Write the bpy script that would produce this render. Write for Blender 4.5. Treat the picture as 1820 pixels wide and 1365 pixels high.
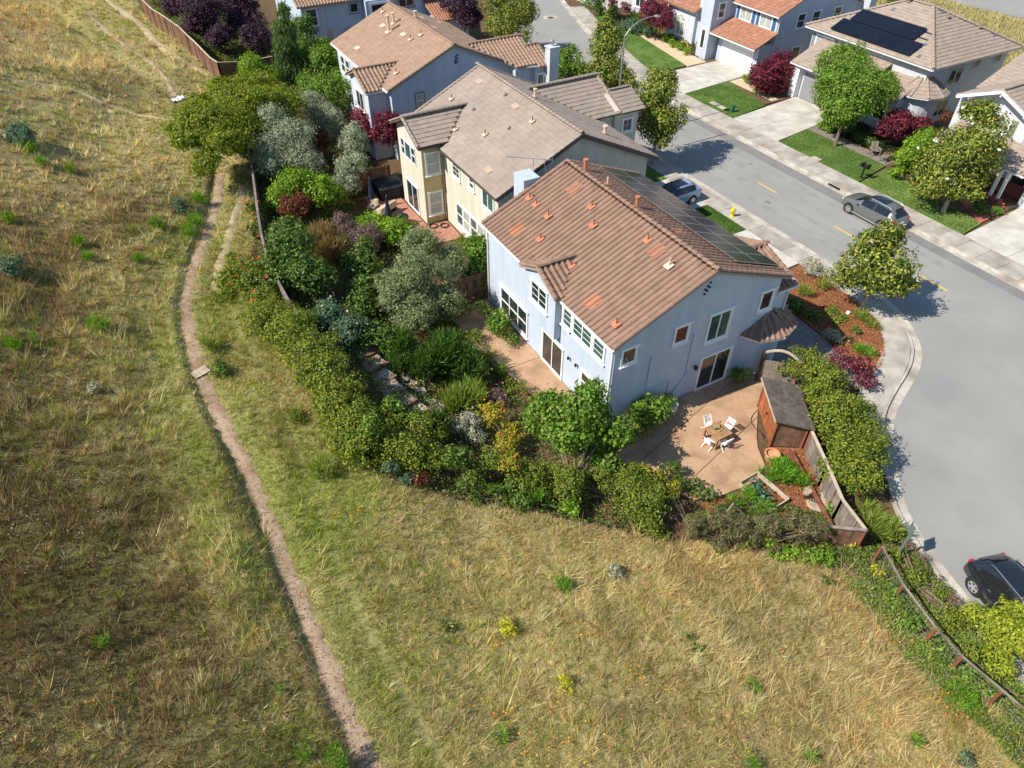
import bpy, bmesh, math, random
import numpy as np
from mathutils import Matrix, Vector

for _o in list(bpy.data.objects):
    bpy.data.objects.remove(_o)
random.seed(7)
RNG = np.random.default_rng(7)
SC = bpy.context.scene
COL = SC.collection

# ------------------------------------------------------------------ camera
F_PX, CX, CY, CAM_H = 1250.0, 910.0, 682.5, 26.0
PITCH = math.atan(1152 / F_PX)
YAW = math.atan2(948, math.hypot(F_PX, 1152))
cam = bpy.data.cameras.new("camera")
cam.sensor_width = 36
cam.lens = F_PX / 1820 * 36
cam.clip_end = 2000
cam_o = bpy.data.objects.new("camera", cam)
cam_o.location = (0, 0, CAM_H)
cam_o.rotation_euler = (math.pi / 2 - PITCH, 0, -YAW)
COL.objects.link(cam_o)
SC.camera = cam_o

# ------------------------------------------------------------------ light
SUN_EL, SUN_AZ = math.radians(45), math.radians(-8)      # shadows run along +X, slightly towards -Y
world = bpy.data.worlds.new("World")
SC.world = world
world.use_nodes = True
wn = world.node_tree
for n in list(wn.nodes):
    wn.nodes.remove(n)
w_out = wn.nodes.new("ShaderNodeOutputWorld")
w_bg = wn.nodes.new("ShaderNodeBackground")
w_sky = wn.nodes.new("ShaderNodeTexSky")
w_sky.sky_type = 'NISHITA'
w_sky.sun_disc = False
w_sky.sun_elevation = SUN_EL
_sd = Vector((-math.cos(SUN_AZ), -math.sin(SUN_AZ)))      # horizontal direction towards the sun
w_sky.sun_rotation = math.atan2(_sd.x, _sd.y)
w_sky.air_density = 1.3
w_sky.dust_density = 0.0
w_sky.ozone_density = 3.0
w_bg.inputs[1].default_value = 0.1
wn.links.new(w_sky.outputs[0], w_bg.inputs[0])
wn.links.new(w_bg.outputs[0], w_out.inputs[0])
sun = bpy.data.lights.new("sun", 'SUN')
sun.energy = 5.0
sun.angle = math.radians(0.53)
sun.color = (1.0, 0.93, 0.82)
sun_o = bpy.data.objects.new("sun", sun)
sun_o.rotation_euler = Vector((math.cos(SUN_AZ) * math.cos(SUN_EL), math.sin(SUN_AZ) * math.cos(SUN_EL), -math.sin(SUN_EL))).to_track_quat('-Z', 'Y').to_euler()
COL.objects.link(sun_o)
vs = SC.view_settings
vs.view_transform = 'Standard'
vs.look = 'None'
vs.gamma = 1
vs.use_curve_mapping = False
vs.exposure = 0.5
SC.cycles.max_bounces = 5
SC.cycles.diffuse_bounces = 3
SC.cycles.transparent_max_bounces = 6
SC.cycles.use_denoising = True

# ------------------------------------------------------------------ pixel helpers (1820 x 1365 photo)
_fh = np.array([math.sin(YAW), math.cos(YAW), 0.0])
_R = np.array([math.cos(YAW), -math.sin(YAW), 0.0])
_F = _fh * math.cos(PITCH) + np.array([0, 0, -math.sin(PITCH)])
_U = _fh * math.sin(PITCH) + np.array([0, 0, math.cos(PITCH)])
_C = np.array([0, 0, CAM_H])

def ray(u, v):
    return _F + _R * (u - CX) / F_PX - _U * (v - CY) / F_PX

def at(u, v, z=0.0):
    d = ray(u, v)
    return _C + d * ((z - CAM_H) / d[2])

def atX(u, v, X):
    d = ray(u, v)
    return _C + d * (X / d[0])

def atY(u, v, Y):
    d = ray(u, v)
    return _C + d * (Y / d[1])

def depth(p):
    return float((np.asarray(p) - _C) @ _F)

# ------------------------------------------------------------------ terrain
# trail X as a function of Y, its height, and where the slope runs out on the flat pad
TR_Y = np.array([-20, 9, 14.7, 20.9, 24, 26.9, 30.1, 33.4, 36.6, 40, 43.9, 48, 52, 60, 71, 82, 130.])
TR_X = np.array([.2, 0, -.12, -.28, -.42, -.68, -.83, -.74, -.38, .62, 2.1, 3.6, 4.7, 5.2, 4.6, 2.0, -8.])
TOE_Y = np.array([-20, 4, 8.5, 11, 20, 40, 60, 75, 130.])
TOE_X = np.array([22., 21., 20.5, 15.5, 13.2, 13.5, 16., 20., 22.])

def trail_x(y):
    return np.interp(y, TR_Y, TR_X)

def sstep(a, b, x):
    t = np.clip((x - a) / (b - a), 0, 1)
    return t * t * (3 - 2 * t)

def terr(x, y):
    x = np.asarray(x, float); y = np.asarray(y, float)
    xt = trail_x(y); toe = np.interp(y, TOE_Y, TOE_X)
    zt = 2.5 + 0.35 * np.sin(y * 0.05)
    t = np.clip((x - xt) / (toe - xt), 0, 1)
    zr = zt * (1 - t)
    zr = zr + 0.55 * np.exp(-((t - .45) / .25) ** 2) * sstep(14, 22, y) * sstep(70, 50, y)     # back gardens bulge, then fall steeply
    d = np.maximum(xt - x, 0)
    zl = zt + 0.32 * sstep(.36, .75, d) + 0.27 * np.maximum(d - 1.0, 0) + 0.012 * np.maximum(d - 2, 0) ** 2
    z = np.where(x > xt, zr, zl)
    field = sstep(0, 2, toe - x)
    bump = (np.sin(x * .9 + y * .37) * np.sin(y * .61 - x * .2) * .15 + np.sin(x * .31 - y * .23) * .2 + np.sin(x * 2.1 + 1.3 * y) * np.sin(1.7 * y - x) * .05)
    z = z + bump * field * np.clip(np.abs(x - xt) - .5, 0, 1)
    z = z - 0.10 * np.exp(-((x - xt) / .35) ** 2)             # worn trail
    return z

def gp(u, v, h=0.0):
    """point where the pixel's ray meets the ground (raised by h)"""
    d = ray(u, v)
    t0, t1 = 5.0, (h - 1.0 - CAM_H) / d[2]
    ts = np.linspace(t0, t1, 600)
    P = _C[None] + ts[:, None] * d[None]
    f = P[:, 2] - terr(P[:, 0], P[:, 1]) - h
    i = int(np.argmax(f < 0)) or len(ts) - 1
    a, b = ts[i - 1], ts[i]
    for _ in range(25):
        m = (a + b) / 2
        p = _C + m * d
        if p[2] - terr(p[0], p[1]) - h < 0: b = m
        else: a = m
    return _C + b * d

# ------------------------------------------------------------------ materials
MATS = {}
def new_mat(name):
    m = bpy.data.materials.new(name)
    m.use_nodes = True
    nt = m.node_tree
    for n in list(nt.nodes):
        nt.nodes.remove(n)
    out = nt.nodes.new("ShaderNodeOutputMaterial")
    bs = nt.nodes.new("ShaderNodeBsdfPrincipled")
    nt.links.new(bs.outputs[0], out.inputs[0])
    MATS[name] = m
    return m, nt, bs, out

def c4(c): return (c[0], c[1], c[2], 1)

def M(name, c1, c2=None, scale=3.0, rough=.8, bump=0.0, bscale=40.0, spec=.35, metal=0.0, detail=4, vary=0.0, contrast=(.35, .65), coat=0.0, c3=None, scale3=.4, obj=False, streak=False):
    """principled with a two-tone noise, optional large patches, bump and per-piece variation"""
    if name in MATS: return MATS[name]
    m, nt, bs, out = new_mat(name)
    bs.inputs['Roughness'].default_value = rough
    bs.inputs['Metallic'].default_value = metal
    bs.inputs['Specular IOR Level'].default_value = spec
    if coat: bs.inputs['Coat Weight'].default_value = coat; bs.inputs['Coat Roughness'].default_value = .05
    geo = nt.nodes.new("ShaderNodeNewGeometry")
    pos = geo.outputs['Position']
    if obj:
        tc = nt.nodes.new("ShaderNodeTexCoord"); pos = tc.outputs['Object']
    col = None
    def noise(s, dt):
        n = nt.nodes.new("ShaderNodeTexNoise"); n.inputs['Scale'].default_value = s; n.inputs['Detail'].default_value = dt
        nt.links.new(pos, n.inputs['Vector']); return n
    if c2 is None:
        rgb = nt.nodes.new("ShaderNodeRGB"); rgb.outputs[0].default_value = c4(c1); col = rgb.outputs[0]
    else:
        n = noise(scale, detail)
        r = nt.nodes.new("ShaderNodeValToRGB")
        r.color_ramp.elements[0].position = contrast[0]; r.color_ramp.elements[1].position = contrast[1]
        r.color_ramp.elements[0].color = c4(c1); r.color_ramp.elements[1].color = c4(c2)
        nt.links.new(n.outputs[0], r.inputs[0]); col = r.outputs[0]
    if c3 is not None:
        n = noise(scale3, 5)
        if streak:                                            # weathering runs down the wall
            vm = nt.nodes.new("ShaderNodeVectorMath"); vm.operation = 'MULTIPLY'; vm.inputs[1].default_value = (1, 1, .1)
            nt.links.new(pos, vm.inputs[0]); nt.links.new(vm.outputs[0], n.inputs['Vector'])
        r = nt.nodes.new("ShaderNodeMapRange"); r.inputs[1].default_value = .45; r.inputs[2].default_value = .7
        nt.links.new(n.outputs[0], r.inputs[0])
        mx = nt.nodes.new("ShaderNodeMixRGB"); mx.inputs[2].default_value = c4(c3)
        nt.links.new(r.outputs[0], mx.inputs[0]); nt.links.new(col, mx.inputs[1]); col = mx.outputs[0]
    if vary:
        at_ = nt.nodes.new("ShaderNodeAttribute"); at_.attribute_name = "rnd"
        oi = nt.nodes.new("ShaderNodeObjectInfo")
        ad = nt.nodes.new("ShaderNodeMath"); ad.operation = 'ADD'
        nt.links.new(at_.outputs['Fac'], ad.inputs[0]); nt.links.new(oi.outputs['Random'], ad.inputs[1])
        fr = nt.nodes.new("ShaderNodeMath"); fr.operation = 'FRACT'; nt.links.new(ad.outputs[0], fr.inputs[0])
        mr = nt.nodes.new("ShaderNodeMapRange"); mr.inputs[3].default_value = 1 - vary; mr.inputs[4].default_value = 1 + vary
        nt.links.new(fr.outputs[0], mr.inputs[0])
        hs = nt.nodes.new("ShaderNodeHueSaturation"); nt.links.new(mr.outputs[0], hs.inputs['Value']); nt.links.new(col, hs.inputs['Color'])
        col = hs.outputs[0]
    nt.links.new(col, bs.inputs['Base Color'])
    if bump:
        n = noise(bscale, 6)
        b = nt.nodes.new("ShaderNodeBump"); b.inputs['Strength'].default_value = bump; b.inputs['Distance'].default_value = .03
        nt.links.new(n.outputs[0], b.inputs['Height']); nt.links.new(b.outputs[0], bs.inputs['Normal'])
    return m

def leaf_mat(name, gloss=.5, trans=.3, spec=.3):
    """leaf or blade: colour comes from the piece's own Col attribute"""
    m, nt, bs, out = new_mat(name)
    a = nt.nodes.new("ShaderNodeAttribute"); a.attribute_name = "Col"
    nt.links.new(a.outputs['Color'], bs.inputs['Base Color'])
    bs.inputs['Roughness'].default_value = gloss
    bs.inputs['Specular IOR Level'].default_value = spec
    if trans:
        tr = nt.nodes.new("ShaderNodeBsdfTranslucent")
        hs = nt.nodes.new("ShaderNodeHueSaturation"); hs.inputs['Hue'].default_value = .485; hs.inputs['Saturation'].default_value = 1.15; hs.inputs['Value'].default_value = 1.3
        nt.links.new(a.outputs['Color'], hs.inputs['Color']); nt.links.new(hs.outputs[0], tr.inputs[0])
        mx = nt.nodes.new("ShaderNodeMixShader"); mx.inputs[0].default_value = trans
        nt.links.new(bs.outputs[0], mx.inputs[1]); nt.links.new(tr.outputs[0], mx.inputs[2]); nt.links.new(mx.outputs[0], out.inputs[0])
    return m

leaf_mat('leaf', .5, .38); leaf_mat('leaf_gloss', .4, .32, .35); leaf_mat('blade', .7, .3, .15); leaf_mat('petal', .6, .2, .2)

# ------------------------------------------------------------------ object helpers
def tag(o, label=None, cat=None, group=None, kind=None):
    if label: o['label'] = label
    if cat: o['category'] = cat
    if group: o['group'] = group
    if kind: o['kind'] = kind
    return o

def link(name, me, mat=None, parent=None):
    o = bpy.data.objects.new(name, me)
    COL.objects.link(o)
    if mat is not None and me is not None and not me.materials:
        me.materials.append(MATS[mat] if isinstance(mat, str) else mat)
    if parent is not None: o.parent = parent
    return o

def thing(name, label, cat, loc=(0, 0, 0), rz=0.0, group=None):
    o = bpy.data.objects.new(name, None)
    o.empty_display_size = .2
    o.location = tuple(float(q) for q in loc); o.rotation_euler = (0, 0, rz)
    COL.objects.link(o)
    return tag(o, label, cat, group)

def copy_tree(o, parent=None):
    c = o.copy(); COL.objects.link(c); c.parent = parent
    for ch in list(o.children): copy_tree(ch, c)
    return c

def mesh_np(name, co, faces, rnd=None, col=None, smooth=False):
    """fast mesh from numpy: co (n,3), faces (m,k)"""
    me = bpy.data.meshes.new(name)
    co = np.ascontiguousarray(co, dtype=np.float32); faces = np.ascontiguousarray(faces, dtype=np.int32)
    n, (m, k) = len(co), faces.shape
    me.vertices.add(n); me.vertices.foreach_set("co", co.ravel())
    me.loops.add(m * k); me.loops.foreach_set("vertex_index", faces.ravel())
    me.polygons.add(m); me.polygons.foreach_set("loop_start", np.arange(0, m * k, k, dtype=np.int32))
    if rnd is not None:
        a = me.attributes.new("rnd", 'FLOAT', 'POINT'); a.data.foreach_set("value", np.ascontiguousarray(rnd, dtype=np.float32))
    if col is not None:
        a = me.attributes.new("Col", 'FLOAT_COLOR', 'POINT')
        c = np.ones((n, 4), np.float32); c[:, :3] = col
        a.data.foreach_set("color", c.ravel())
    me.update(calc_edges=True)
    me.polygons.foreach_set("use_smooth", np.full(m, bool(smooth)))
    return me

class MB:
    """collects shapes into one mesh"""
    def __init__(s, off=(0, 0, 0)):
        s.v, s.f, s.off = [], [], Vector(off)
    def add(s, vs, fs):
        b = len(s.v); s.v += [Vector(q) for q in vs]; s.f += [tuple(b + i for i in f) for f in fs]; return s
    def box(s, x0, x1, y0, y1, z0, z1):
        return s.add([(x0, y0, z0), (x1, y0, z0), (x1, y1, z0), (x0, y1, z0), (x0, y0, z1), (x1, y0, z1), (x1, y1, z1), (x0, y1, z1)],
                     [(0, 3, 2, 1), (4, 5, 6, 7), (0, 1, 5, 4), (1, 2, 6, 5), (2, 3, 7, 6), (3, 0, 4, 7)])
    def prism(s, pts, vec):
        """planar polygon extruded along vec"""
        n = len(pts); vec = Vector(vec); P = [Vector(p) for p in pts]
        return s.add(P + [p + vec for p in P], [tuple(reversed(range(n))), tuple(range(n, 2 * n))] + [(i, (i + 1) % n, n + (i + 1) % n, n + i) for i in range(n)])
    def bar(s, a, b, w, h=None, up=(0, 0, 1)):
        h = w if h is None else h
        a, b = Vector(a), Vector(b); d = (b - a).normalized(); up = Vector(up)
        if abs(d.dot(up)) > .98: up = Vector((1, 0, 0))
        x = d.cross(up).normalized(); y = x.cross(d).normalized()
        q = [x * (sx * w / 2) + y * (sy * h / 2) for sx, sy in ((-1, -1), (1, -1), (1, 1), (-1, 1))]
        return s.add([a + e for e in q] + [b + e for e in q], [(3, 2, 1, 0), (4, 5, 6, 7), (0, 1, 5, 4), (1, 2, 6, 5), (2, 3, 7, 6), (3, 0, 4, 7)])
    def tube(s, pts, rs, n=8, cap=True):
        P = [Vector(p) for p in pts]
        if not hasattr(rs, '__len__'): rs = [rs] * len(P)
        vs, fs = [], []
        for i, p in enumerate(P):
            d = (P[min(i + 1, len(P) - 1)] - P[max(i - 1, 0)]).normalized()
            u = Vector((0, 0, 1)) if abs(d.z) < .95 else Vector((1, 0, 0))
            x = d.cross(u).normalized(); y = x.cross(d)
            vs += [p + (x * math.cos(2 * math.pi * k / n) + y * math.sin(2 * math.pi * k / n)) * rs[i] for k in range(n)]
        for i in range(len(P) - 1):
            for k in range(n):
                k2 = (k + 1) % n
                fs.append((i * n + k, i * n + k2, (i + 1) * n + k2, (i + 1) * n + k))
        if cap: fs += [tuple(range(n)), tuple(reversed(range((len(P) - 1) * n, len(P) * n)))]
        return s.add(vs, fs)
    def lathe(s, prof, n=16, c=(0, 0, 0)):
        """profile (r,z) turned about the vertical through c"""
        c = Vector(c); vs, fs = [], []
        for r, z in prof:
            vs += [c + Vector((r * math.cos(2 * math.pi * k / n), r * math.sin(2 * math.pi * k / n), z)) for k in range(n)]
        for i in range(len(prof) - 1):
            for k in range(n):
                k2 = (k + 1) % n
                fs.append((i * n + k, i * n + k2, (i + 1) * n + k2, (i + 1) * n + k))
        fs += [tuple(reversed(range(n))), tuple(range((len(prof) - 1) * n, len(prof) * n))]
        return s.add(vs, fs)
    def mesh(s, name, smooth=False):
        me = bpy.data.meshes.new(name)
        me.from_pydata([tuple(v - s.off) for v in s.v], [], s.f)
        me.update()
        if smooth:
            for p in me.polygons: p.use_smooth = True
        return me
    def build(s, name, mat, parent=None, bevel=0, smooth=False):
        if not s.v: return None
        me = s.mesh(name, smooth)
        bm = bmesh.new(); bm.from_mesh(me)
        bmesh.ops.recalc_face_normals(bm, faces=bm.faces)
        if bevel: bmesh.ops.bevel(bm, geom=bm.edges[:], offset=bevel, segments=2, affect='EDGES', profile=.6)
        bm.to_mesh(me); bm.free()
        if smooth:
            for p in me.polygons: p.use_smooth = True
        return link(name, me, mat, parent)

def wmb(root):
    """builder that takes world coordinates for a part of an unrotated thing"""
    return MB(root.location)

def clip(poly, a, b, c):
    """keep the side a*x+b*y<=c of a 2D polygon"""
    out = []
    for i in range(len(poly)):
        p, q = poly[i], poly[(i + 1) % len(poly)]
        dp, dq = a * p[0] + b * p[1] - c, a * q[0] + b * q[1] - c
        if dp <= 0: out.append(tuple(p))
        if (dp < 0 < dq) or (dq < 0 < dp):
            t = dp / (dp - dq); out.append((p[0] + t * (q[0] - p[0]), p[1] + t * (q[1] - p[1])))
    return out

def inside(poly, x, y):
    """vectorised point in polygon"""
    x = np.asarray(x); y = np.asarray(y); r = np.zeros(x.shape, bool); n = len(poly)
    for i in range(n):
        x0, y0 = poly[i][:2]; x1, y1 = poly[(i + 1) % n][:2]
        c = ((y0 > y) != (y1 > y)) & (x < (x1 - x0) * (y - y0) / (y1 - y0 + 1e-12) + x0)
        r ^= c
    return r

def sheet(name, poly, z0, z1, mat, parent=None, kind='structure', label=None):
    """flat slab with vertical sides"""
    m = MB(); m.prism([(p[0], p[1], z0) for p in poly], (0, 0, z1 - z0))
    o = m.build(name, mat, parent)
    if parent is None and kind: o['kind'] = kind
    if label: o['label'] = label
    return o

def px(pts, z=0.0):
    return [tuple(at(u, v, z)[:2]) for u, v in pts]

def smooth_line(pts, n=6):
    """Catmull-Rom through 2D points"""
    P = [np.array(p, float) for p in pts]; P = [2 * P[0] - P[1]] + P + [2 * P[-1] - P[-2]]
    out = []
    for i in range(1, len(P) - 2):
        for k in range(n):
            t = k / n
            out.append(tuple(.5 * ((2 * P[i]) + (-P[i - 1] + P[i + 1]) * t + (2 * P[i - 1] - 5 * P[i] + 4 * P[i + 1] - P[i + 2]) * t * t + (-P[i - 1] + 3 * P[i] - 3 * P[i + 1] + P[i + 2]) * t ** 3)))
    out.append(tuple(P[-2])); return out

def offset_line(L, d):
    """2D polyline shifted to its left by d"""
    L = [np.array(p, float) for p in L]; out = []
    for i in range(len(L)):
        t = L[min(i + 1, len(L) - 1)] - L[max(i - 1, 0)]; t /= np.linalg.norm(t)
        out.append(tuple(L[i] + np.array([-t[1], t[0]]) * d))
    return out
# ================================================================== ground, street, paving
def lin(r, g, b):
    f = lambda c: (c / 255 / 12.92) if c / 255 <= .04045 else ((c / 255 + .055) / 1.055) ** 2.4
    return np.array([f(r), f(g), f(b)])

# colour zones of the wild slope: photo pixel -> (straw, gold, green, brown, dark) weights
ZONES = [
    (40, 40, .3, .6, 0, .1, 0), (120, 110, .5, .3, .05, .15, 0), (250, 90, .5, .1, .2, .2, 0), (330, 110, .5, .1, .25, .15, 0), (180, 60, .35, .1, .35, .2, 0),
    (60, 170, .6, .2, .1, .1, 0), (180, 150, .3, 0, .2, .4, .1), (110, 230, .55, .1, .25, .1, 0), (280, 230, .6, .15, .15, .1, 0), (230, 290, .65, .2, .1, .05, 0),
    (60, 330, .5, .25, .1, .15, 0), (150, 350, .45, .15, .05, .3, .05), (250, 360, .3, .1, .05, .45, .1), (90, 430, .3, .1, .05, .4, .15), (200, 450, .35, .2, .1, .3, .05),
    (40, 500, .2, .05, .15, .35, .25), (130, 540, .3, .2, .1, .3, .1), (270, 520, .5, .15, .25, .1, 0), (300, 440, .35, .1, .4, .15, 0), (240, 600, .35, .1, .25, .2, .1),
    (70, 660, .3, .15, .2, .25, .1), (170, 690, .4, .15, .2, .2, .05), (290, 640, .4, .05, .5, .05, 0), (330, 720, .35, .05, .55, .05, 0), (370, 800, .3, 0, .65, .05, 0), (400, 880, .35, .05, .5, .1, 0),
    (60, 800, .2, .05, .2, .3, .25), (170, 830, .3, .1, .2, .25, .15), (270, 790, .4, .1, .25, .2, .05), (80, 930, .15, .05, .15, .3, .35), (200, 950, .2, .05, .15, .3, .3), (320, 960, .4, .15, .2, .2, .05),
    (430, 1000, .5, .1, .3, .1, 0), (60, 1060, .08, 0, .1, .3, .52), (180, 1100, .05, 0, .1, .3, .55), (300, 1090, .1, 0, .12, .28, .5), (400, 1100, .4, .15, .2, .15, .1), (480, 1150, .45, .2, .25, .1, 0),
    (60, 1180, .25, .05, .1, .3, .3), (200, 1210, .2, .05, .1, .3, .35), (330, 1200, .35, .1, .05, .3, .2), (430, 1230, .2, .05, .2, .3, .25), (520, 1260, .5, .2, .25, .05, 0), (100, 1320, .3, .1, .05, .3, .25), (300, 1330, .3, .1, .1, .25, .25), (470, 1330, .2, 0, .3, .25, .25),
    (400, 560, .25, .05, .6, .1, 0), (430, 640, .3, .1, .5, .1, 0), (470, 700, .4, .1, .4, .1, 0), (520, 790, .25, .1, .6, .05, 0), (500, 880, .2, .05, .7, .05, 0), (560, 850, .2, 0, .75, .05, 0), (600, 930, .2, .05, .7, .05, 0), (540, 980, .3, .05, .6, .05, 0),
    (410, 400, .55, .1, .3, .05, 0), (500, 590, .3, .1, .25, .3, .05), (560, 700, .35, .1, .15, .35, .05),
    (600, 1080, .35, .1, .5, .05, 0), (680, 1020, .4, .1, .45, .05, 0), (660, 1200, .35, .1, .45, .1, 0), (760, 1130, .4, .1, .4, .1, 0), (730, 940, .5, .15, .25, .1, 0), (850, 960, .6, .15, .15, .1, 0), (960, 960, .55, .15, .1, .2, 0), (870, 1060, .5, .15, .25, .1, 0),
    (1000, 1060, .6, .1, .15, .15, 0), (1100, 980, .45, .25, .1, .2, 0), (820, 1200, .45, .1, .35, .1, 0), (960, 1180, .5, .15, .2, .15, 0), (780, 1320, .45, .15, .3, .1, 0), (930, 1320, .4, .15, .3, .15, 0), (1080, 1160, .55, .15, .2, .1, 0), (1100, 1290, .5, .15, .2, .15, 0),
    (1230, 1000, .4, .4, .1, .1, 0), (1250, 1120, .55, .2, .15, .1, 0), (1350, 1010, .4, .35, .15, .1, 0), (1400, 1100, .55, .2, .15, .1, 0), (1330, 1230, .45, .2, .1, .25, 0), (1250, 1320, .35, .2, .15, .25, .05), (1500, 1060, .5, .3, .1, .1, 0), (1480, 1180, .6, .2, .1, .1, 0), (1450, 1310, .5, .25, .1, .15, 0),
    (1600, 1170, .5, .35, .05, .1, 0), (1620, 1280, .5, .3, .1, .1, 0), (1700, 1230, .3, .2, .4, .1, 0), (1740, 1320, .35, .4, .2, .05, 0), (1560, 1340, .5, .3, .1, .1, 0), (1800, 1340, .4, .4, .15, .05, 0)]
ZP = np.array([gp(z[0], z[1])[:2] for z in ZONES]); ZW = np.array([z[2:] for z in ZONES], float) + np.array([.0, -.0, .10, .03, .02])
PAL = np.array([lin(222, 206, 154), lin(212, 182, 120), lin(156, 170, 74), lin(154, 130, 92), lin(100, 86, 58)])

def zone_w(x, y):
    """weights at world points, nearest control points blended; softer far away"""
    P = np.stack([x, y], 1); out = np.zeros((len(P), 5))
    for i in range(0, len(P), 20000):
        q = P[i:i + 20000]
        d2 = ((q[:, None, :] - ZP[None]) ** 2).sum(2)
        s = (.07 * (np.abs(q[:, 1:2]) + 12)) ** 2 + .4
        w = 1 / (d2 / s + .08) ** 2
        out[i:i + 20000] = (w @ ZW) / w.sum(1, keepdims=True)
    dx = x - trail_x(y); vg = np.exp(-((np.abs(dx + .1) - 1.3) / .8) ** 2) * sstep(70, 50, y) * (.55 + .45 * np.sin(y * .8))
    out[:, 2] += .45 * vg * np.clip(1 - out[:, 4] * 2, .2, 1)
    lf = sstep(-1.5, -4, x - trail_x(y)) * sstep(75, 40, y); pt_ = .5 + .5 * np.sin(x * .8 + 2 * np.sin(y * .35)) * np.sin(y * .55 + 1.4 * np.sin(x * .6))
    out[:, 3] += .22 * lf * pt_; out[:, 4] += .30 * lf * pt_ ** 2; out[:, 2] += .1 * lf * (1 - pt_)
    out[:, 3] += .7 * np.exp(-((dx + .62) / .3) ** 2) * sstep(34, 24, y)          # dead litter on the cut bank
    return out / out.sum(1, keepdims=True)

# outer foot of the garden fences: wild slope lies to the left of it
FENCE_FOOT_PX = [(448, 310), (452, 420), (425, 520), (480, 560), (530, 650), (590, 760), (680, 850), (800, 890), (920, 905), (1050, 935), (1180, 965), (1300, 955), (1440, 975), (1530, 985)]
FENCE_FOOT = [tuple(gp(u, v)[:2]) for u, v in FENCE_FOOT_PX]
WILD = [(-60, -25), (21.2, -25), (20.6, 0.3), (20.4, 3.6), (21.0, 5.9)] + FENCE_FOOT[::-1] + [(7.6, 60), (9.3, 72.5), (8.9, 84), (7.2, 99), (2, 140), (-60, 140)]

xs = np.concatenate([np.linspace(-60, -17, 14), np.arange(-16, -2.4, .36), np.arange(-2.2, 5.6, .17), np.arange(5.8, 24, .36), np.linspace(24.5, 130, 36)])
ys = np.concatenate([np.linspace(-30, -2, 8), np.arange(-1, 60, .34), np.linspace(60.5, 150, 70)])
gx, gy = np.meshgrid(xs, ys, indexing='ij')
gz = terr(np.maximum(gx, -26), gy) - .03
toe_g = np.interp(gy, TOE_Y, TOE_X)
gz = np.where(gx > toe_g, np.minimum(gz, -.03), gz)
far_z = sstep(75, 100, gx) * 0.0
gi = np.arange(len(xs) * len(ys)).reshape(len(xs), len(ys))
gf = np.stack([gi[:-1, :-1], gi[1:, :-1], gi[1:, 1:], gi[:-1, 1:]], -1).reshape(-1, 4)
gw = zone_w(gx.ravel(), gy.ravel())
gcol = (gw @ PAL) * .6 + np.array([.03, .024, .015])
wild_g = inside(WILD, gx.ravel(), gy.ravel())
soil = lin(104, 84, 62)
gcol = np.where(wild_g[:, None], gcol, soil)
dryp = (gx.ravel() > 66)
gcol = np.where(dryp[:, None], lin(158, 148, 104), gcol)
m, nt, bs, out = new_mat('ground')
a = nt.nodes.new("ShaderNodeAttribute"); a.attribute_name = "Col"
geo = nt.nodes.new("ShaderNodeNewGeometry")
n1 = nt.nodes.new("ShaderNodeTexNoise"); n1.inputs['Scale'].default_value = 5; n1.inputs['Detail'].default_value = 8; n1.inputs['Roughness'].default_value = .75
nt.links.new(geo.outputs['Position'], n1.inputs['Vector'])
mr = nt.nodes.new("ShaderNodeMapRange"); mr.inputs[1].default_value = .3; mr.inputs[2].default_value = .7; mr.inputs[3].default_value = .5; mr.inputs[4].default_value = 1.45
nt.links.new(n1.outputs[0], mr.inputs[0])
mu = nt.nodes.new("ShaderNodeHueSaturation"); nt.links.new(a.outputs['Color'], mu.inputs['Color']); nt.links.new(mr.outputs[0], mu.inputs['Value'])
nt.links.new(mu.outputs[0], bs.inputs['Base Color']); bs.inputs['Roughness'].default_value = .95; bs.inputs['Specular IOR Level'].default_value = .1
bp = nt.nodes.new("ShaderNodeBump"); bp.inputs['Strength'].default_value = .8; bp.inputs['Distance'].default_value = .12
nt.links.new(n1.outputs[0], bp.inputs['Height']); nt.links.new(bp.outputs[0], bs.inputs['Normal'])
gme = mesh_np('ground', np.stack([gx, gy, gz], -1).reshape(-1, 3), gf, col=gcol, smooth=True)
tag(link('ground', gme, 'ground'), kind='structure')

# a very large outer sheet that carries the land to the horizon
m0 = MB(); m0.add([(-1500, -1500, -.5), (1500, -1500, -.5), (1500, 1500, -.5), (-1500, 1500, -.5)], [(0, 1, 2, 3)])
M('far_land', lin(150, 135, 90), lin(105, 105, 60), .05, .95)
tag(m0.build('far_land', 'far_land'), kind='structure')

# ---------------- street
M('asphalt', lin(140, 139, 135), lin(148, 147, 142), .5, .9, .2, 90, .25, c3=lin(134, 133, 130), scale3=.25, detail=9)
M('concrete', lin(178, 174, 164), lin(198, 194, 184), 1.2, .85, .1, 60, .25, c3=lin(166, 160, 150), scale3=.5, vary=.06)
M('sidewalk_concrete', lin(158, 152, 142), lin(178, 172, 162), 1.5, .88, .12, 60, .25, c3=lin(140, 132, 122), scale3=.6, vary=.06)
M('kerb_concrete', lin(168, 160, 148), lin(190, 184, 174), 2.5, .88, .12, 50, .25, c3=lin(140, 130, 118), scale3=.7)
M('yellow_paint', lin(226, 186, 74), lin(205, 170, 80), 6, .7)
M('dark_iron', lin(70, 62, 58), lin(90, 80, 72), 20, .6, .3, 30)
KERB_L = [(48, 91), (45.5, 84), (42.6, 75.5), (40.3, 67), (38.5, 58), (38.3, 50), (38.3, 42), (38.3, 34), (38.3, 26), (38.3, 21), (37.9, 19.2), (37.3, 17.7), (35.95, 15.9), (34.55, 14.83), (33.16, 14.15), (31.64, 13.56), (29.84, 12.73), (28.2, 11.5), (26.87, 10.17), (25.6, 8.73), (24.98, 7.66), (24.49, 6.48), (24.16, 5.54), (23.87, 4.54), (22.9, 1.26), (21.5, -6), (20.5, -14)]
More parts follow.
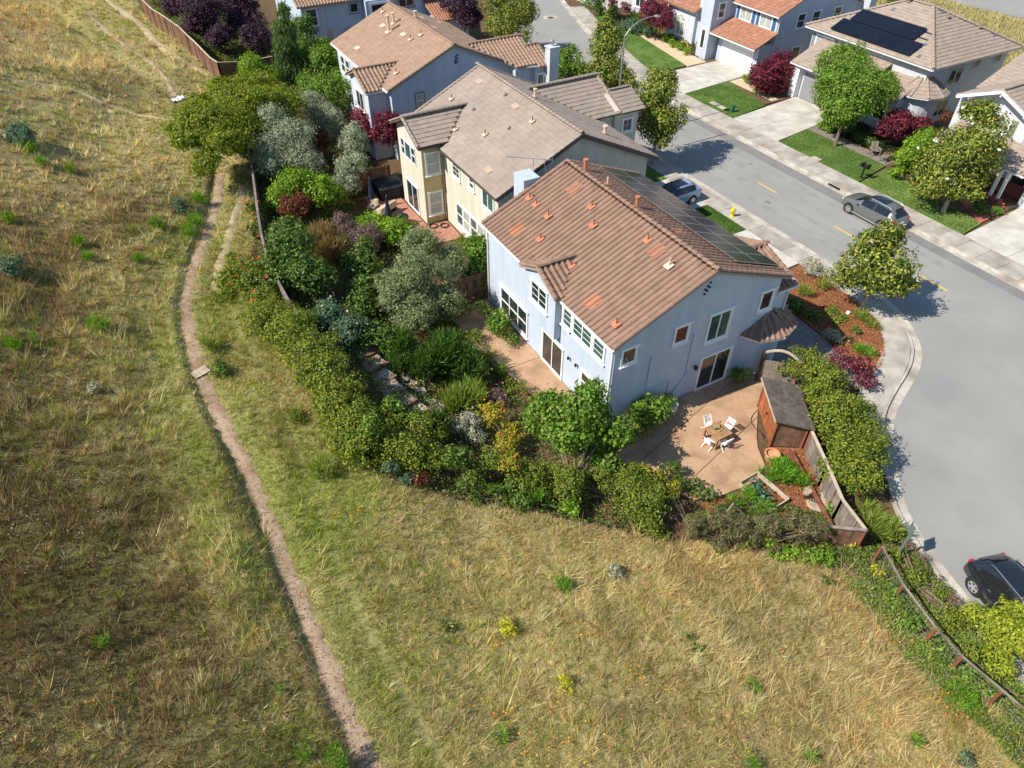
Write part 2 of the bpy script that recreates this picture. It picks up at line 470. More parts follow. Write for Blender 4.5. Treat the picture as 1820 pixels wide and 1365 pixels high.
KERB_L = smooth_line(KERB_L, 5)
KERB_R = smooth_line([(46.4, -20), (46.4, 0), (46.4, 20), (46.4, 40), (46.5, 54), (48, 62.5), (50.1, 69.9), (51.5, 74.3), (54.1, 82), (57, 90)], 5)
street_poly = list(KERB_L[::-1]) + [(57, 91)] + list(KERB_R[::-1])
def fill(name, poly, z, mat):
    me = bpy.data.meshes.new(name); bm = bmesh.new()
    vsx = [bm.verts.new((p[0], p[1], z)) for p in poly]
    es = [bm.edges.new((vsx[i], vsx[(i + 1) % len(vsx)])) for i in range(len(vsx))]
    bmesh.ops.triangle_fill(bm, use_beauty=True, edges=es)
    bmesh.ops.recalc_face_normals(bm, faces=bm.faces)
    if bm.faces and sum(f.normal.z for f in bm.faces) < 0: bmesh.ops.reverse_faces(bm, faces=bm.faces)
    bm.to_mesh(me); bm.free()
    return link(name, me, mat)
street = tag(fill('street', street_poly, 0, 'asphalt'), kind='structure')

def strip(name, A, B, z0, z1, mat, parent=None):
    mb = MB(); n = len(A)
    v = [(p[0], p[1], z0) for p in A] + [(p[0], p[1], z0) for p in B] + [(p[0], p[1], z1) for p in A] + [(p[0], p[1], z1) for p in B]
    f = []
    for i in range(n - 1):
        f += [(2 * n + i, 2 * n + i + 1, 3 * n + i + 1, 3 * n + i), (i, i + 1, 2 * n + i + 1, 2 * n + i), (n + i, 3 * n + i, 3 * n + i + 1, n + i + 1)]
    f += [(0, 2 * n, 3 * n, n), (n - 1, 2 * n - 1, 4 * n - 1, 3 * n - 1)]
    mb.add(v, f); return mb.build(name, mat, parent)

for side, L, sg in (('near', KERB_L, -1), ('far', KERB_R, -1)):
    g1, g2, g3 = offset_line(L, sg * -.02), offset_line(L, sg * .45), offset_line(L, sg * .6)
    tag(strip('gutter', g1, g2, -.05, .012, 'kerb_concrete'), kind='structure')
    tag(strip('kerb', g2, g3, -.05, .13, 'kerb_concrete'), kind='structure')

def walk_slabs(name, L, d0, d1, step, z, skip=lambda p: False):
    """pavement built slab by slab along a kerb line"""
    base = thing(name, None, None); base['kind'] = 'structure'
    P = [np.array(p) for p in L]; s = [0]
    for i in range(1, len(P)): s.append(s[-1] + np.linalg.norm(P[i] - P[i - 1]))
    A, B = np.array(offset_line(L, d0)), np.array(offset_line(L, d1))
    k = 0.0
    while k + step < s[-1]:
        q = [np.array([np.interp(t, s, X[:, j]) for j in (0, 1)]) for t, X in ((k + .012, A), (k + step - .012, A), (k + step - .012, B), (k + .012, B))]
        if not skip(np.mean(q, 0)):
            mb = MB(); mb.prism([(p[0], p[1], -.02) for p in q], (0, 0, z + .02 + RNG.normal(0, .003)))
            mb.build('slab', 'sidewalk_concrete', base)
        k += step
    return base
walk_slabs('sidewalk', KERB_L, -.61, -2.05, 1.55, .125, lambda p: p[1] > 88 or p[1] < 10.6 or (p[1] > 58))
walk_slabs('sidewalk', KERB_R, -.61, -2.6, 1.55, .125, lambda p: p[1] < 8 or p[1] > 84)

# centre line dashes, built as thin paint sheets
lines = thing('road_marking', None, None); lines['kind'] = 'structure'
for (u0, v0, u1, v1) in ((1347, 323, 1381, 343), (1482, 402, 1522, 424), (1631, 488, 1684, 517), (884, 62, 896, 74)):
    a, b = at(u0, v0), at(u1, v1)
    if u0 < 1000: a, b = np.array([42.2, 62.5, 0]), np.array([42.2, 60.4, 0])
    else: a[0] = b[0] = 42.22
    mb = MB(); mb.box(a[0] - .06, a[0] + .06, min(a[1], b[1]), max(a[1], b[1]), .001, .005); mb.build('dash', 'yellow_paint', lines)
# manhole with concrete collar
mh = thing('manhole_cover', 'round iron manhole cover in a pale concrete ring on the far street', 'manhole', (51.0, 81.5, 0))
MB().lathe([(.95, 0.0), (.95, .006), (.45, .006)], 28).build('collar', 'kerb_concrete', mh)
MB().lathe([(.42, .006), (.42, .012), (.3, .014)], 24).build('lid', 'dark_iron', mh)
# tar crack seal across the street
M('tar', (.012, .012, .013), None, rough=.5)
mb = MB(); pts = [at(1392, 214), at(1330, 228), at(1290, 238), at(1215, 258)]
for i in range(3): mb.bar((pts[i][0], pts[i][1], .003), (pts[i + 1][0], pts[i + 1][1], .003), .1, .006)
tag(mb.build('crack_seal', 'tar'), kind='structure')
# newer, darker seal along the far gutter and hairline cracks
M('asphalt_dark', lin(118, 117, 116), lin(128, 127, 124), .8, .9, .2, 90, .25, detail=9)
ns_ = len(KERB_R); jag = np.convolve(RNG.normal(0, .12, ns_), np.ones(3) / 3, 'same'); seg = [i for i in range(ns_) if 4 < KERB_R[i][1] < 56]
A_ = [KERB_R[i] for i in seg]; B_ = [(KERB_R[i][0] - 1.0 + jag[i], KERB_R[i][1]) for i in seg]
tag(strip('gutter_seal', A_, B_, -.01, .004, 'asphalt_dark'), kind='structure')
# wheel-worn lanes and old oil drips
M('asphalt_worn', lin(132, 131, 128), lin(146, 145, 140), .7, .9, .2, 90, .25, detail=9)
M('oil_stain', lin(104, 103, 101), lin(122, 121, 118), 3, .8)
for xc in (39.9, 41.4, 43.1, 44.5):
    yy = np.arange(20.5, 57, 1.5); ja = RNG.normal(0, .06, (len(yy), 2))
    tag(strip('wheel_track', [(xc - .25 + ja[i, 0], yy[i]) for i in range(len(yy))], [(xc + .25 + ja[i, 1], yy[i]) for i in range(len(yy))][::1], -.01, .003, 'asphalt_worn'), kind='structure')
for x_, y_, r_ in ((40.6, 33, .22), (44.0, 38.5, .18), (40.9, 44, .26), (43.8, 23.5, .2)):
    mb = MB(); nn_ = 12; rr_ = RNG.uniform(.6, 1.2, nn_) * r_; mb.prism([(x_ + rr_[k] * math.cos(6.283 * k / nn_), y_ + rr_[k] * 1.3 * math.sin(6.283 * k / nn_), .0) for k in range(nn_)], (0, 0, .0045)); tag(mb.build('oil_stain', 'oil_stain'), kind='structure')
# kerb inlet grate
dr = thing('storm_drain', 'dark slot storm drain in the far kerb by the grey car', 'drain', (46.75, 32.2, 0))
MB().box(.0, .1, -.55, .55, -.02, .136).build('slot', 'tar', dr)

# ---------------- lawns, drives, beds on the flat
M('lawn', lin(62, 88, 38), lin(96, 122, 58), 5, .9, .9, 60, .1, detail=9, c3=lin(110, 130, 68), scale3=.5)
M('lawn_pale', lin(80, 102, 46), lin(118, 138, 74), 5, .9, .9, 60, .1, detail=9, c3=lin(128, 146, 76), scale3=.5)
M('mulch', lin(106, 70, 48), lin(156, 108, 76), 14, .95, 1.0, 30, .1, detail=9, c3=lin(132, 88, 60), scale3=.7)
M('aggregate', lin(160, 128, 100), lin(196, 164, 134), 26, .9, .5, 70, .15, detail=10, c3=lin(150, 120, 94), scale3=.9, vary=.03)
M('brick_paving', lin(150, 84, 66), lin(186, 116, 92), 9, .85, .3, 40)
M('tan_paving', lin(186, 164, 132), lin(206, 186, 156), 6, .85, .3, 40)
M('slate_walk', lin(112, 104, 100), lin(136, 126, 118), 4, .8, .2, 40)

def panels(name, poly, cuts, z, mat, gap=.03):
    """concrete drive cast in panels: polygon split by lines (a,b,c), each panel a piece"""
    base = thing(name, None, None); base['kind'] = 'structure'
    polys = [poly]
    for a, b, c in cuts:
        nxt = []
        for p in polys:
            for q in (clip(p, a, b, c - gap / 2), clip(p, -a, -b, -c - gap / 2)):
                if len(q) > 2: nxt.append(q)
        polys = nxt
    for p in polys:
        mb = MB(); mb.prism([(q[0], q[1], -.02) for q in p], (0, 0, z + .02 + RNG.normal(0, .002))); mb.build('slab', mat, base)
    return base
panels('driveway', [(49.05, 53.1), (49.05, 58.6), (58.9, 58.9), (58.7, 54.0)], [(0, 1, 56.0), (1, 0, 52.3), (1, 0, 55.5)], .12, 'concrete')
panels('driveway', [(49.05, 40.5), (49.05, 46.15), (58.0, 47.2), (58.2, 41.9)], [(0, 1, 43.6), (1, 0, 52.0), (1, 0, 55.0)], .12, 'concrete')
panels('driveway', [(49.05, 14.5), (49.05, 22.5), (57.2, 23.1), (57.2, 14.5)], [(0, 1, 19.3), (1, 0, 51.6), (1, 0, 54.4)], .12, 'concrete')
panels('driveway', [(36.2, 25.6), (36.2, 30.55), (29.5, 30.55), (29.5, 26.3), (34.5, 25.5)], [(0, 1, 28.0), (1, 0, 33.0)], .12, 'concrete')
panels('driveway', [(36.2, 34.75), (36.2, 39.5), (29.5, 39.5), (29.5, 34.9)], [(0, 1, 37.2), (1, 0, 33.0)], .12, 'concrete')
panels('driveway', [(36.2, 52), (36.2, 57.2), (30.5, 57.2), (30.5, 52)], [(0, 1, 54.5)], .12, 'concrete')
panels('driveway', [(58, 79.9), (58.5, 92), (68, 90), (68, 79.0)], [(1, 0, 61.5)], .1, 'concrete')

def lawn(poly, mat, z=.11):
    o = sheet('lawn', poly, -.02, z, mat)
    X = np.array(poly); n = int(900)
    return o
lawn([(49.05, 59.3), (54.4, 59.3), (57.2, 76.3), (57.8, 79), (54.8, 79.2), (52.5, 71.5), (50.6, 64.5)], 'lawn')
lawn([(49.05, 46.25), (53.9, 47.0), (55.1, 53.6), (49.05, 53.0)], 'lawn')
lawn([(49.05, 31.8), (53.3, 32.7), (53.2, 41.1), (49.05, 40.35)], 'lawn')
lawn([(49.05, 22.65), (51.6, 23.0), (52.7, 32.2), (49.05, 31.65)], 'lawn_pale', .108)
lawn([(36.2, 30.65), (34.3, 30.65), (33.6, 34.8), (36.2, 34.65)], 'lawn')
lawn([(36.2, 39.6), (33.2, 39.6), (33.2, 51.8), (36.2, 51.8)], 'lawn')
sheet('planting_bed', [(53.35, 32.4), (58.5, 32), (58.8, 41.9), (53.25, 41.2)], -.02, .085, M('bed_soil', lin(84, 66, 50), lin(116, 92, 70), 7, .95, .8, 30))
sheet('planting_bed', [(53.95, 47.25), (58.0, 47.3), (58.6, 53.9), (55.15, 53.7)], -.02, .085, 'bed_soil')
sheet('planting_bed', [(51.65, 23.2), (57, 23.3), (57, 31.8), (52.75, 32.1)], -.02, .085, 'bed_soil')
sheet('planting_bed', [(57.2, 61), (61, 60.5), (63, 78), (58.0, 78.6), (57.5, 76)], -.02, .085, 'bed_soil')
sheet('footpath', [(54.5, 59.1), (57.0, 59.1), (57.1, 61), (57.4, 74), (57.3, 76.2)], -.02, .115, 'tan_paving')
sheet('footpath', [(55.15, 47.5), (56.0, 47.5), (56.9, 53.6), (55.25, 53.5)], -.02, .112, 'tan_paving')
sheet('footpath', [(53.35, 32.75), (54.5, 32.8), (54.4, 41.3), (53.3, 41.1)], -.02, .112, 'slate_walk')
sheet('footpath', [(51.6, 23.05), (53.0, 23.15), (55.4, 26.2), (57.4, 26.4), (57.4, 28), (54.2, 27.6)], -.02, .114, 'brick_paving')
# front garden of the corner house
bed = sheet('planting_bed', [(36.15, 25.45), (34.4, 25.35), (31.9, 22.9), (31.6, 18.6), (31.0, 16.6), (31.2, 15.3), (32.3, 15.55), (33.3, 16.1), (34.3, 16.9), (35.2, 17.9), (35.9, 19.2), (36.2, 21.0)], -.02, .12, 'mulch')
sheet('footpath', [(31.55, 24.5), (31.8, 22.9), (31.5, 18.7), (30.9, 16.7), (31.0, 15.2), (30.2, 15.0), (29.2, 16.5), (27.6, 18.5), (27.8, 25)], -.02, .1, 'slate_walk')
panels('patio', [(16.3, 19.3), (26.3, 19.3), (26.3, 18.2), (25.2, 16.9), (23.9, 16.5), (22.6, 15.2), (22.1, 14.6), (21.6, 13.6), (20.6, 13.0), (19.5, 13.1), (18.4, 13.2), (17.2, 13.6), (16.2, 15.4), (15.6, 17.5)], [(-.28, 1, 9.6), (-.28, 1, 12.1), (1, .3, 25.5)], .05, 'aggregate', .035)
sheet('planting_bed', [(22.7, 14.3), (24.2, 13.4), (21.6, 8.6), (17.5, 11.2), (17.3, 13.3), (19.5, 12.8), (20.8, 12.7), (21.8, 13.4), (22.3, 14.4)], -.02, .03, 'mulch')
panels('side_path', [(16.2, 19.6), (15.5, 19.6), (14.3, 22.5), (14.0, 25.5), (13.6, 28.5), (13.3, 32.2), (16.2, 32.2)], [(0, 1, 22.6), (0, 1, 25.8), (0, 1, 28.9)], .05, 'aggregate', .03)
panels('neighbour_patio', [(18.1, 42.2), (18.1, 39.6), (15.5, 39.7), (15.2, 41.6), (13.0, 42.2), (12.7, 46.5), (13.4, 48.6), (16.5, 48.6), (16.6, 42.3)], [(0, 1, 42.25), (0, 1, 45.4)], .06, M('terracotta_paving', lin(150, 104, 86), lin(178, 130, 108), 5, .85, .25, 40))
# road and dry meadow behind the houses across the street
strip_r = fill('back_road', [(100, 70), (104, 40), (110, 20), (118, 20), (113, 44), (108, 72)], .0, 'asphalt'); strip_r['kind'] = 'structure'
# ================================================================== houses
M('stucco_blue', lin(178, 189, 204), lin(185, 195, 209), 1.5, .9, .12, 120, .15, c3=lin(171, 183, 200), scale3=2.2, streak=True)
M('stucco_cream', lin(200, 193, 176), lin(208, 202, 186), 1.5, .9, .12, 120, .15, c3=lin(192, 185, 168), scale3=2.2, streak=True)
M('stucco_ochre', lin(194, 174, 126), lin(204, 186, 140), 1.5, .9, .12, 120, .15)
M('stucco_white', lin(186, 190, 197), lin(196, 199, 204), 1.5, .9, .12, 120, .15, c3=lin(180, 185, 194), scale3=2.2, streak=True)
M('stucco_grey', lin(170, 178, 194), lin(182, 188, 202), 1.5, .9, .12, 120, .15)
M('trim_white', lin(232, 232, 230), None, rough=.6)
M('trim_brown', lin(92, 80, 72), None, rough=.7)
M('soffit', lin(150, 140, 130), None, rough=.9)
M('glass', (.012, .018, .02), (.03, .045, .045), 1.2, .04, spec=.8, detail=2)
M('glass_teal', (.03, .07, .065), (.06, .12, .11), 1.5, .05, spec=.8, detail=2)
M('glass_blind', (.30, .34, .31), (.42, .44, .40), 3, .25, spec=.7, detail=2)
M('gutter_white', lin(214, 212, 210), None, rough=.5)
M('gutter_dark', lin(84, 74, 68), None, rough=.5)
M('pv_cell', (.006, .008, .016), (.01, .012, .022), 6, .2, spec=.3, vary=.12)
M('alu', (.62, .63, .65), None, rough=.3, metal=.9)
M('black_metal', (.02, .02, .022), None, rough=.4, metal=.3)
M('vent_orange', lin(186, 120, 90), lin(174, 110, 82), 8, .8)
M('vent_brown', lin(128, 84, 66), None, rough=.7)
M('vent_pale', lin(205, 180, 158), None, rough=.7)
M('tile_terra', lin(133, 107, 92), lin(147, 119, 103), 1.6, .85, .25, 30, .2, vary=.1, c3=lin(138, 112, 97), scale3=.4)
M('tile_orange', lin(176, 122, 97), lin(166, 114, 90), 5, .85, .15, 30, .2, vary=.08)
M('tile_taupe', lin(146, 132, 121), lin(158, 144, 132), 1.6, .88, .3, 30, .2, vary=.05, c3=lin(142, 129, 119), scale3=.4)
M('tile_tan', lin(146, 120, 102), lin(158, 132, 113), 1.6, .88, .3, 30, .2, vary=.06, c3=lin(150, 126, 107), scale3=.4)
M('tile_sand', lin(148, 133, 121), lin(160, 145, 132), 1.8, .88, .3, 30, .2, vary=.05)
M('tile_rust', lin(148, 104, 84), lin(164, 118, 96), 2, .88, .3, 30, .2, vary=.12)
M('tile_pale', lin(212, 178, 154), None, rough=.85)
M('shutter_blue', lin(58, 98, 140), None, rough=.6)
M('shutter_green', lin(126, 130, 104), None, rough=.6)
M('shutter_grey', lin(132, 132, 138), None, rough=.6)
M('brick_wall', lin(120, 66, 54), lin(150, 92, 76), 12, .9, .4, 30)
M('door_dark', lin(50, 56, 66), None, rough=.4)

def tile_shape(kind):
    """one roof tile: x across, y up the slope, z off the roof"""
    if kind == 'barrel':
        w, ln = .33, .45
        pr = [(-.5, .0), (-.46, .05), (-.33, .095), (-.12, .1), (.05, .06), (.12, .005), (.5, 0)]
        v = [(x * w, 0, z + .028) for x, z in pr] + [(x * w, ln, z + .004) for x, z in pr] + [(x * w, 0, -.01) for x, z in pr]
        n = len(pr)
        f = [(i, i + 1, n + i + 1, n + i) for i in range(n - 1)] + [(2 * n + i, 2 * n + i + 1, i + 1, i) for i in range(n - 1)]
    else:
        w, ln = .335, .42
        a, b = w / 2 - .0006, .05
        v = [(-a, 0, 0), (a, 0, 0), (a, 0, b), (-a, 0, b), (-a, ln, .0), (a, ln, .0), (a, ln, .012), (-a, ln, .012)]
        f = [(0, 1, 2, 3), (3, 2, 6, 7), (1, 5, 6, 2), (4, 0, 3, 7)]
    return np.array(v), f
def cap_shape(r=.12, ln=.43):
    n = 6; v, f = [], []
    for y, rr, dz in ((0, r, .03), (ln, r * .9, .0)):
        v += [(-rr * math.cos(math.pi * k / n), y, rr * .75 * math.sin(math.pi * k / n) + dz) for k in range(n + 1)]
    f = [(k, k + 1, n + 2 + k, n + 1 + k) for k in range(n)] + [tuple(range(n + 1))[::-1]]
    return np.array(v), f
TILES = {'barrel': (tile_shape('barrel'), .33, .38), 'flat': (tile_shape('flat'), .335, .375)}
CAP = cap_shape()

class Roof:
    """gathers tile positions; the nearest become pieces of their own, the rest one mass"""
    def __init__(s, root, kind, mat, n_ind, cap_ind=True, mass='roof_tile_field'):
        s.root, s.kind, s.mat, s.n_ind, s.cap_ind, s.mass = root, kind, mat, n_ind, cap_ind, mass
        s.t, s.c = [], []
    def face(s, poly, lift=.0, shift=0.0):
        P = [np.array(p, float) for p in poly]
        n = np.cross(P[1] - P[0], P[2] - P[0]); n /= np.linalg.norm(n)
        if n[2] < 0: n = -n
        up = np.array([0, 0, 1.]) - n * n[2]; up /= np.linalg.norm(up)
        ac = np.cross(up, n)
        (_, w, ex) = TILES[s.kind]
        st = np.array([[(p - P[0]) @ ac, (p - P[0]) @ up] for p in P])
        lo, hi = st.min(0), st.max(0)
        tt = np.arange(lo[1] - .06, hi[1] - .1, ex)
        for r, t in enumerate(tt):
            off = shift
            ss = np.arange(lo[0] + w / 2 + off - w, hi[0] + w / 2, w)
            ins = inside(st, ss, np.full(len(ss), min(max(t + ex * .5, lo[1] + .02), hi[1] - .02)))
            for q in ss[ins]:
                o = P[0] + ac * q + up * t + n * (lift + .01)
                R_ = np.stack([ac, up, n], 1)
                s.t.append((o, R_))
    def caps(s, a, b, r=.12, lift=.04, nrm=None):
        a, b = np.array(a, float), np.array(b, float); L = np.linalg.norm(b - a); d = (b - a) / L
        if nrm is None: nrm = np.array([0, 0, 1.])
        nrm = np.array(nrm, float); nrm = nrm - d * (nrm @ d); nrm /= np.linalg.norm(nrm); x = np.cross(d, nrm)
        k = 0.0
        while k < L - .1:
            s.c.append((a + d * k + nrm * lift, np.stack([x, d, nrm], 1) * np.array([r / .12, 1, r / .12]))); k += .38
    def finish(s):
        for name, items, (v, f), nind in (('roof_tile', s.t, TILES[s.kind][0], s.n_ind), ('ridge_tile', s.c, CAP, 300 if s.cap_ind else 0)):
            if not items: continue
            items.sort(key=lambda q: np.linalg.norm(q[0] - _C))
            me = None; base = np.array(s.root.location)
            for o, R_ in items[:nind]:
                if me is None:
                    me = bpy.data.meshes.new(name); me.from_pydata([tuple(q) for q in v], [], f); me.update()
                ob = link(name, me, s.mat, s.root)
                j = RNG.normal(0, .004, 2)
                R2 = R_ @ np.array(Matrix.Rotation(RNG.normal(0, .012), 3, 'Z'))
                mt = Matrix([list(R2[i]) + [o[i] - base[i]] for i in range(3)] + [[0, 0, 0, 1]])
                ob.matrix_local = mt
            rest = items[nind:]
            if rest:
                O = np.array([q[0] for q in rest]) - base; RR = np.array([q[1] for q in rest])
                O[:, 2] += RNG.normal(0, .004, len(O))
                co = np.einsum('nij,vj->nvi', RR, v) + O[:, None, :]
                tri = []
                for q in f: tri += [(q[0], q[i], q[i + 1]) for i in range(1, len(q) - 1)]
                tri = np.array(tri)
                fs = (tri[None] + (np.arange(len(rest)) * len(v))[:, None, None]).reshape(-1, 3)
                me2 = mesh_np(s.mass, co.reshape(-1, 3), fs, rnd=np.repeat(RNG.random(len(rest)), len(v)))
                ob = link(s.mass if name == 'roof_tile' else 'ridge_tile_run', me2, s.mat, s.root); ob['kind'] = 'stuff'

def slab(root, poly, th, mat, name='roof'):
    """roof board with its soffit"""
    m = wmb(root); m.prism([Vector(p) - Vector((0, 0, th)) for p in poly], (0, 0, th)); return m.build(name, mat, root)

def gutter(root, a, b, mat='gutter_white', w=.12, dz=-.1):
    m = wmb(root); m.bar((a[0], a[1], a[2] + dz), (b[0], b[1], b[2] + dz), w, .11); return m.build('gutter', mat, root)

def downpipe(root, x, y, z0, z1, mat='gutter_white'):
    m = wmb(root); m.box(x - .04, x + .04, y - .04, y + .04, z0, z1); return m.build('downpipe', mat, root)

def window(root, ax, val, s, a0, a1, z0, z1, cols=1, rows=1, glass='glass', trim='trim_white', tw=.1, sill=True, name='window', grid=(0, 0), header=False):
    """window proud of a wall plane: ax 'X' or 'Y', wall at val facing s; a along the wall"""
    a0, a1, z0, z1 = min(a0, a1), max(a0, a1), min(z0, z1), max(z0, z1)
    def bx(m, p0, p1, q0, q1, o0, o1):
        lo, hi = sorted((val + s * o0, val + s * o1))
        if ax == 'X': m.box(lo, hi, p0, p1, q0, q1)
        else: m.box(p0, p1, lo, hi, q0, q1)
    m = wmb(root)
    bx(m, a0 - tw, a0, z0, z1, -.02, .07); bx(m, a1, a1 + tw, z0, z1, -.02, .07)
    bx(m, a0 - tw - .02, a1 + tw + .02, z1, z1 + tw, -.02, .08); bx(m, a0 - tw, a1 + tw, z0 - tw * .7, z0, -.02, .068)
    if header: bx(m, a0 - tw - .1, a1 + tw + .1, z1 + tw, z1 + tw + .07, -.02, .12)
    w = m.build(name, trim, root)
    g = wmb(root); bx(g, a0, a1, z0, z1, -.02, .012); g.build('pane', glass, w)
    m = wmb(root); fr = .05
    bx(m, a0, a0 + fr, z0 + fr, z1 - fr, .0, .045); bx(m, a1 - fr, a1, z0 + fr, z1 - fr, .0, .045); bx(m, a0, a1, z0, z0 + fr, .0, .047); bx(m, a0, a1, z1 - fr, z1, .0, .047)
    for i in range(1, cols):
        c = a0 + (a1 - a0) * i / cols; bx(m, c - .035, c + .035, z0 + fr, z1 - fr, .0, .05)
    for j in range(1, rows):
        c = z0 + (z1 - z0) * j / rows; bx(m, a0 + fr, a1 - fr, c - .03, c + .03, .0, .043)
    for i in range(1, grid[0] * cols):
        if i % grid[0]:
            c = a0 + (a1 - a0) * i / (grid[0] * cols); bx(m, c - .012, c + .012, z0 + fr, z1 - fr, .0, .028)
    for j in range(1, grid[1] * rows):
        if j % grid[1]:
            c = z0 + (z1 - z0) * j / (grid[1] * rows); bx(m, a0 + fr, a1 - fr, c - .012, c + .012, .0, .026)
    m.build('sash', 'trim_white', w)
    if sill:
        m = wmb(root); bx(m, a0 - tw - .06, a1 + tw + .06, z0 - tw * .7 - .06, z0 - tw * .7, -.02, .14); m.build('sill', trim, w)
    return w

def shutter(root, X, s, a0, a1, z0, z1, mat):
    m = wmb(root); lo, hi = sorted((X, X + s * .05)); m.box(lo, hi, a0, a1, z0, z1)
    k = z0 + .1
    while k < z1 - .1:
        lo2, hi2 = sorted((X + s * .05, X + s * .065)); m.box(lo2, hi2, a0 + .06, a1 - .06, k, k + .05); k += .1
    return m.build('shutter', mat, root)

def vent(root, x, y, z, h=.42, r=.035, mat='vent_brown', fl='vent_orange', nrm=(-.4, 0, .91), cap=False, fs=.2):
    m = wmb(root); m.tube([(x, y, z - .05), (x, y, z + h)], r, 8)
    if cap: m.tube([(x, y, z + h), (x, y, z + h + .1)], r * 1.45, 8)
    v = m.build('vent_pipe', mat, root, smooth=False)
    n = Vector(nrm).normalized(); a = Vector((0, 1, 0)); b = n.cross(a).normalized(); c = Vector((x, y, z)) + n * .085
    m = wmb(root); m.prism([c + a * fs * i + b * fs * j for i, j in ((-1, -1), (1, -1), (1, 1), (-1, 1))], n * .025); m.build('flashing', fl, v)
    return v

def patch_tiles(root, x, y, z, nrm, kind, mat, nu=2, nv=2, lift=.07):
    """a few replaced tiles of another colour, laid over the field"""
    n = np.array(nrm, float); n /= np.linalg.norm(n); up = np.array([0, 0, 1.]) - n * n[2]; up /= np.linalg.norm(up); ac = np.cross(up, n)
    (sh, w, ex) = TILES[kind]; base = np.array(root.location)
    me = bpy.data.meshes.new('replaced_tile'); me.from_pydata([tuple(q) for q in sh[0]], [], sh[1]); me.update()
    for i in range(nu):
        for j in range(nv):
            o = np.array([x, y, z]) + ac * (i - (nu - 1) / 2) * w + up * (j - nv / 2) * ex + n * lift - base
            ob = link('replaced_tile', me, mat, root)
            ob.matrix_local = Matrix([[ac[k], up[k], n[k], o[k]] for k in range(3)] + [[0, 0, 0, 1]])

def gable_block(root, x0, x1, y0, y1, zf, ridge, mat, name='wall'):
    """walls of a block under a roof z=zf(x): pentagon pulled along Y"""
    m = wmb(root)
    pts = [(x0, y0, -.05), (x1, y0, -.05), (x1, y0, zf(x1)), (ridge, y0, zf(ridge)), (x0, y0, zf(x0))]
    m.prism(pts, (0, y1 - y0, 0)); return m.build(name, mat, root)

def gable_block_x(root, x0, x1, y0, y1, zf, ridge, z0, mat, name='wall'):
    m = wmb(root)
    pts = [(x0, y0, z0), (x0, y1, z0), (x0, y1, zf(y1)), (x0, ridge, zf(ridge)), (x0, y0, zf(y0))]
    m.prism(pts, (x1 - x0, 0, 0)); return m.build(name, mat, root)

def lantern(root, x, y, z, s):
    m = wmb(root); m.box(x - .03, x + .03, min(y, y + s * .16), max(y, y + s * .16), z, z + .05); m.lathe([(.03, -.2), (.09, -.12), (.1, .05), (.03, .12)], 8, (x, y + s * .16, z))
    return m.build('wall_lamp', 'black_metal', root)

# ---------------------------------------------------------------- corner house (terracotta roof)
h1 = thing('house', 'white and blue stucco corner house with terracotta roof and rows of solar panels', 'house', (21.4, 25.6, 0))
zl = lambda x: 7.95 - .444 * (21.5 - x); zr = lambda x: 7.95 - .386 * (x - 21.5)
zf = lambda x: (zl(x) if x < 21.5 else zr(x)) - .16
gable_block(h1, 16.25, 26.45, 19.36, 31.9, zf, 21.5, 'stucco_blue')
Lp = [(15.98, 19.14, zl(15.98)), (21.5, 19.14, 7.95), (21.5, 32.1, 7.95), (15.98, 32.1, zl(15.98))]
Rp = [(21.5, 19.14, 7.95), (26.9, 19.14, zr(26.9)), (26.9, 32.1, zr(26.9)), (21.5, 32.1, 7.95)]
slab(h1, Lp, .13, 'soffit'); slab(h1, Rp, .13, 'soffit')
r1 = Roof(h1, 'barrel', 'tile_terra', 300)
r1.face(Lp); r1.face(Rp)
r1.caps((21.5, 19.1, 8.0), (21.5, 32.1, 8.0), .15)
for X0, zz in ((15.98, zl), (26.9, zr)):
    for Y in (19.2, 32.04):
        r1.caps((X0, Y, zz(X0) + .02), (21.5, Y, 7.97), .14)
gutter(h1, (15.92, 19.1, zl(15.98)), (15.92, 23.6, zl(15.98))); gutter(h1, (15.92, 27.3, zl(15.98)), (15.92, 32.1, zl(15.98)))
downpipe(h1, 16.2, 31.97, .05, 5.3); downpipe(h1, 16.19, 19.45, .05, 5.3)
# gabled box bay on the garden side
zb = lambda y: 6.3 - .444 * abs(y - 25.45)
gable_block_x(h1, 15.85, 17.6, 23.95, 26.95, lambda y: zb(y) - .16, 25.45, 2.75, 'stucco_blue', 'bay')
for sg in (-1, 1):
    e = 25.45 + sg * 1.75
    pf = [(15.62, e, zb(e) + .05), (16.2, e, zb(e) + .05), (17.95, 25.45, 6.35), (15.62, 25.45, 6.35)]
    slab(h1, pf, .13, 'soffit', 'bay_roof'); r1.face(pf); r1.caps((15.7, e, zb(e) + .06), (15.7, 25.45, 6.38), .13)
r1.caps((15.62, 25.45, 6.42), (17.95, 25.45, 6.42), .13)
# front wing on the street side
zw = lambda y: 5.9 - .33 * abs(y - 22.1)
gable_block_x(h1, 26.4, 27.6, 19.62, 24.6, lambda y: zw(y) - .16, 22.1, -.05, 'stucco_blue', 'front_wing')
for sg in (-1, 1):
    e = 22.1 + sg * 2.7
    pf = [(27.85, e, zw(e)), (27.85, 22.1, 5.9), (26.2, 22.1, 5.9), (26.5, e, zw(e))]
    slab(h1, pf, .13, 'soffit', 'wing_roof'); r1.face(pf); r1.caps((27.8, e, zw(e) + .02), (27.8, 22.1, 5.93), .13)
r1.caps((26.2, 22.1, 5.96), (27.9, 22.1, 5.96), .13)
gutter(h1, (26.5, 19.34, zw(19.4)), (27.9, 19.34, zw(19.4))); downpipe(h1, 27.55, 19.56, 2.0, 4.9)
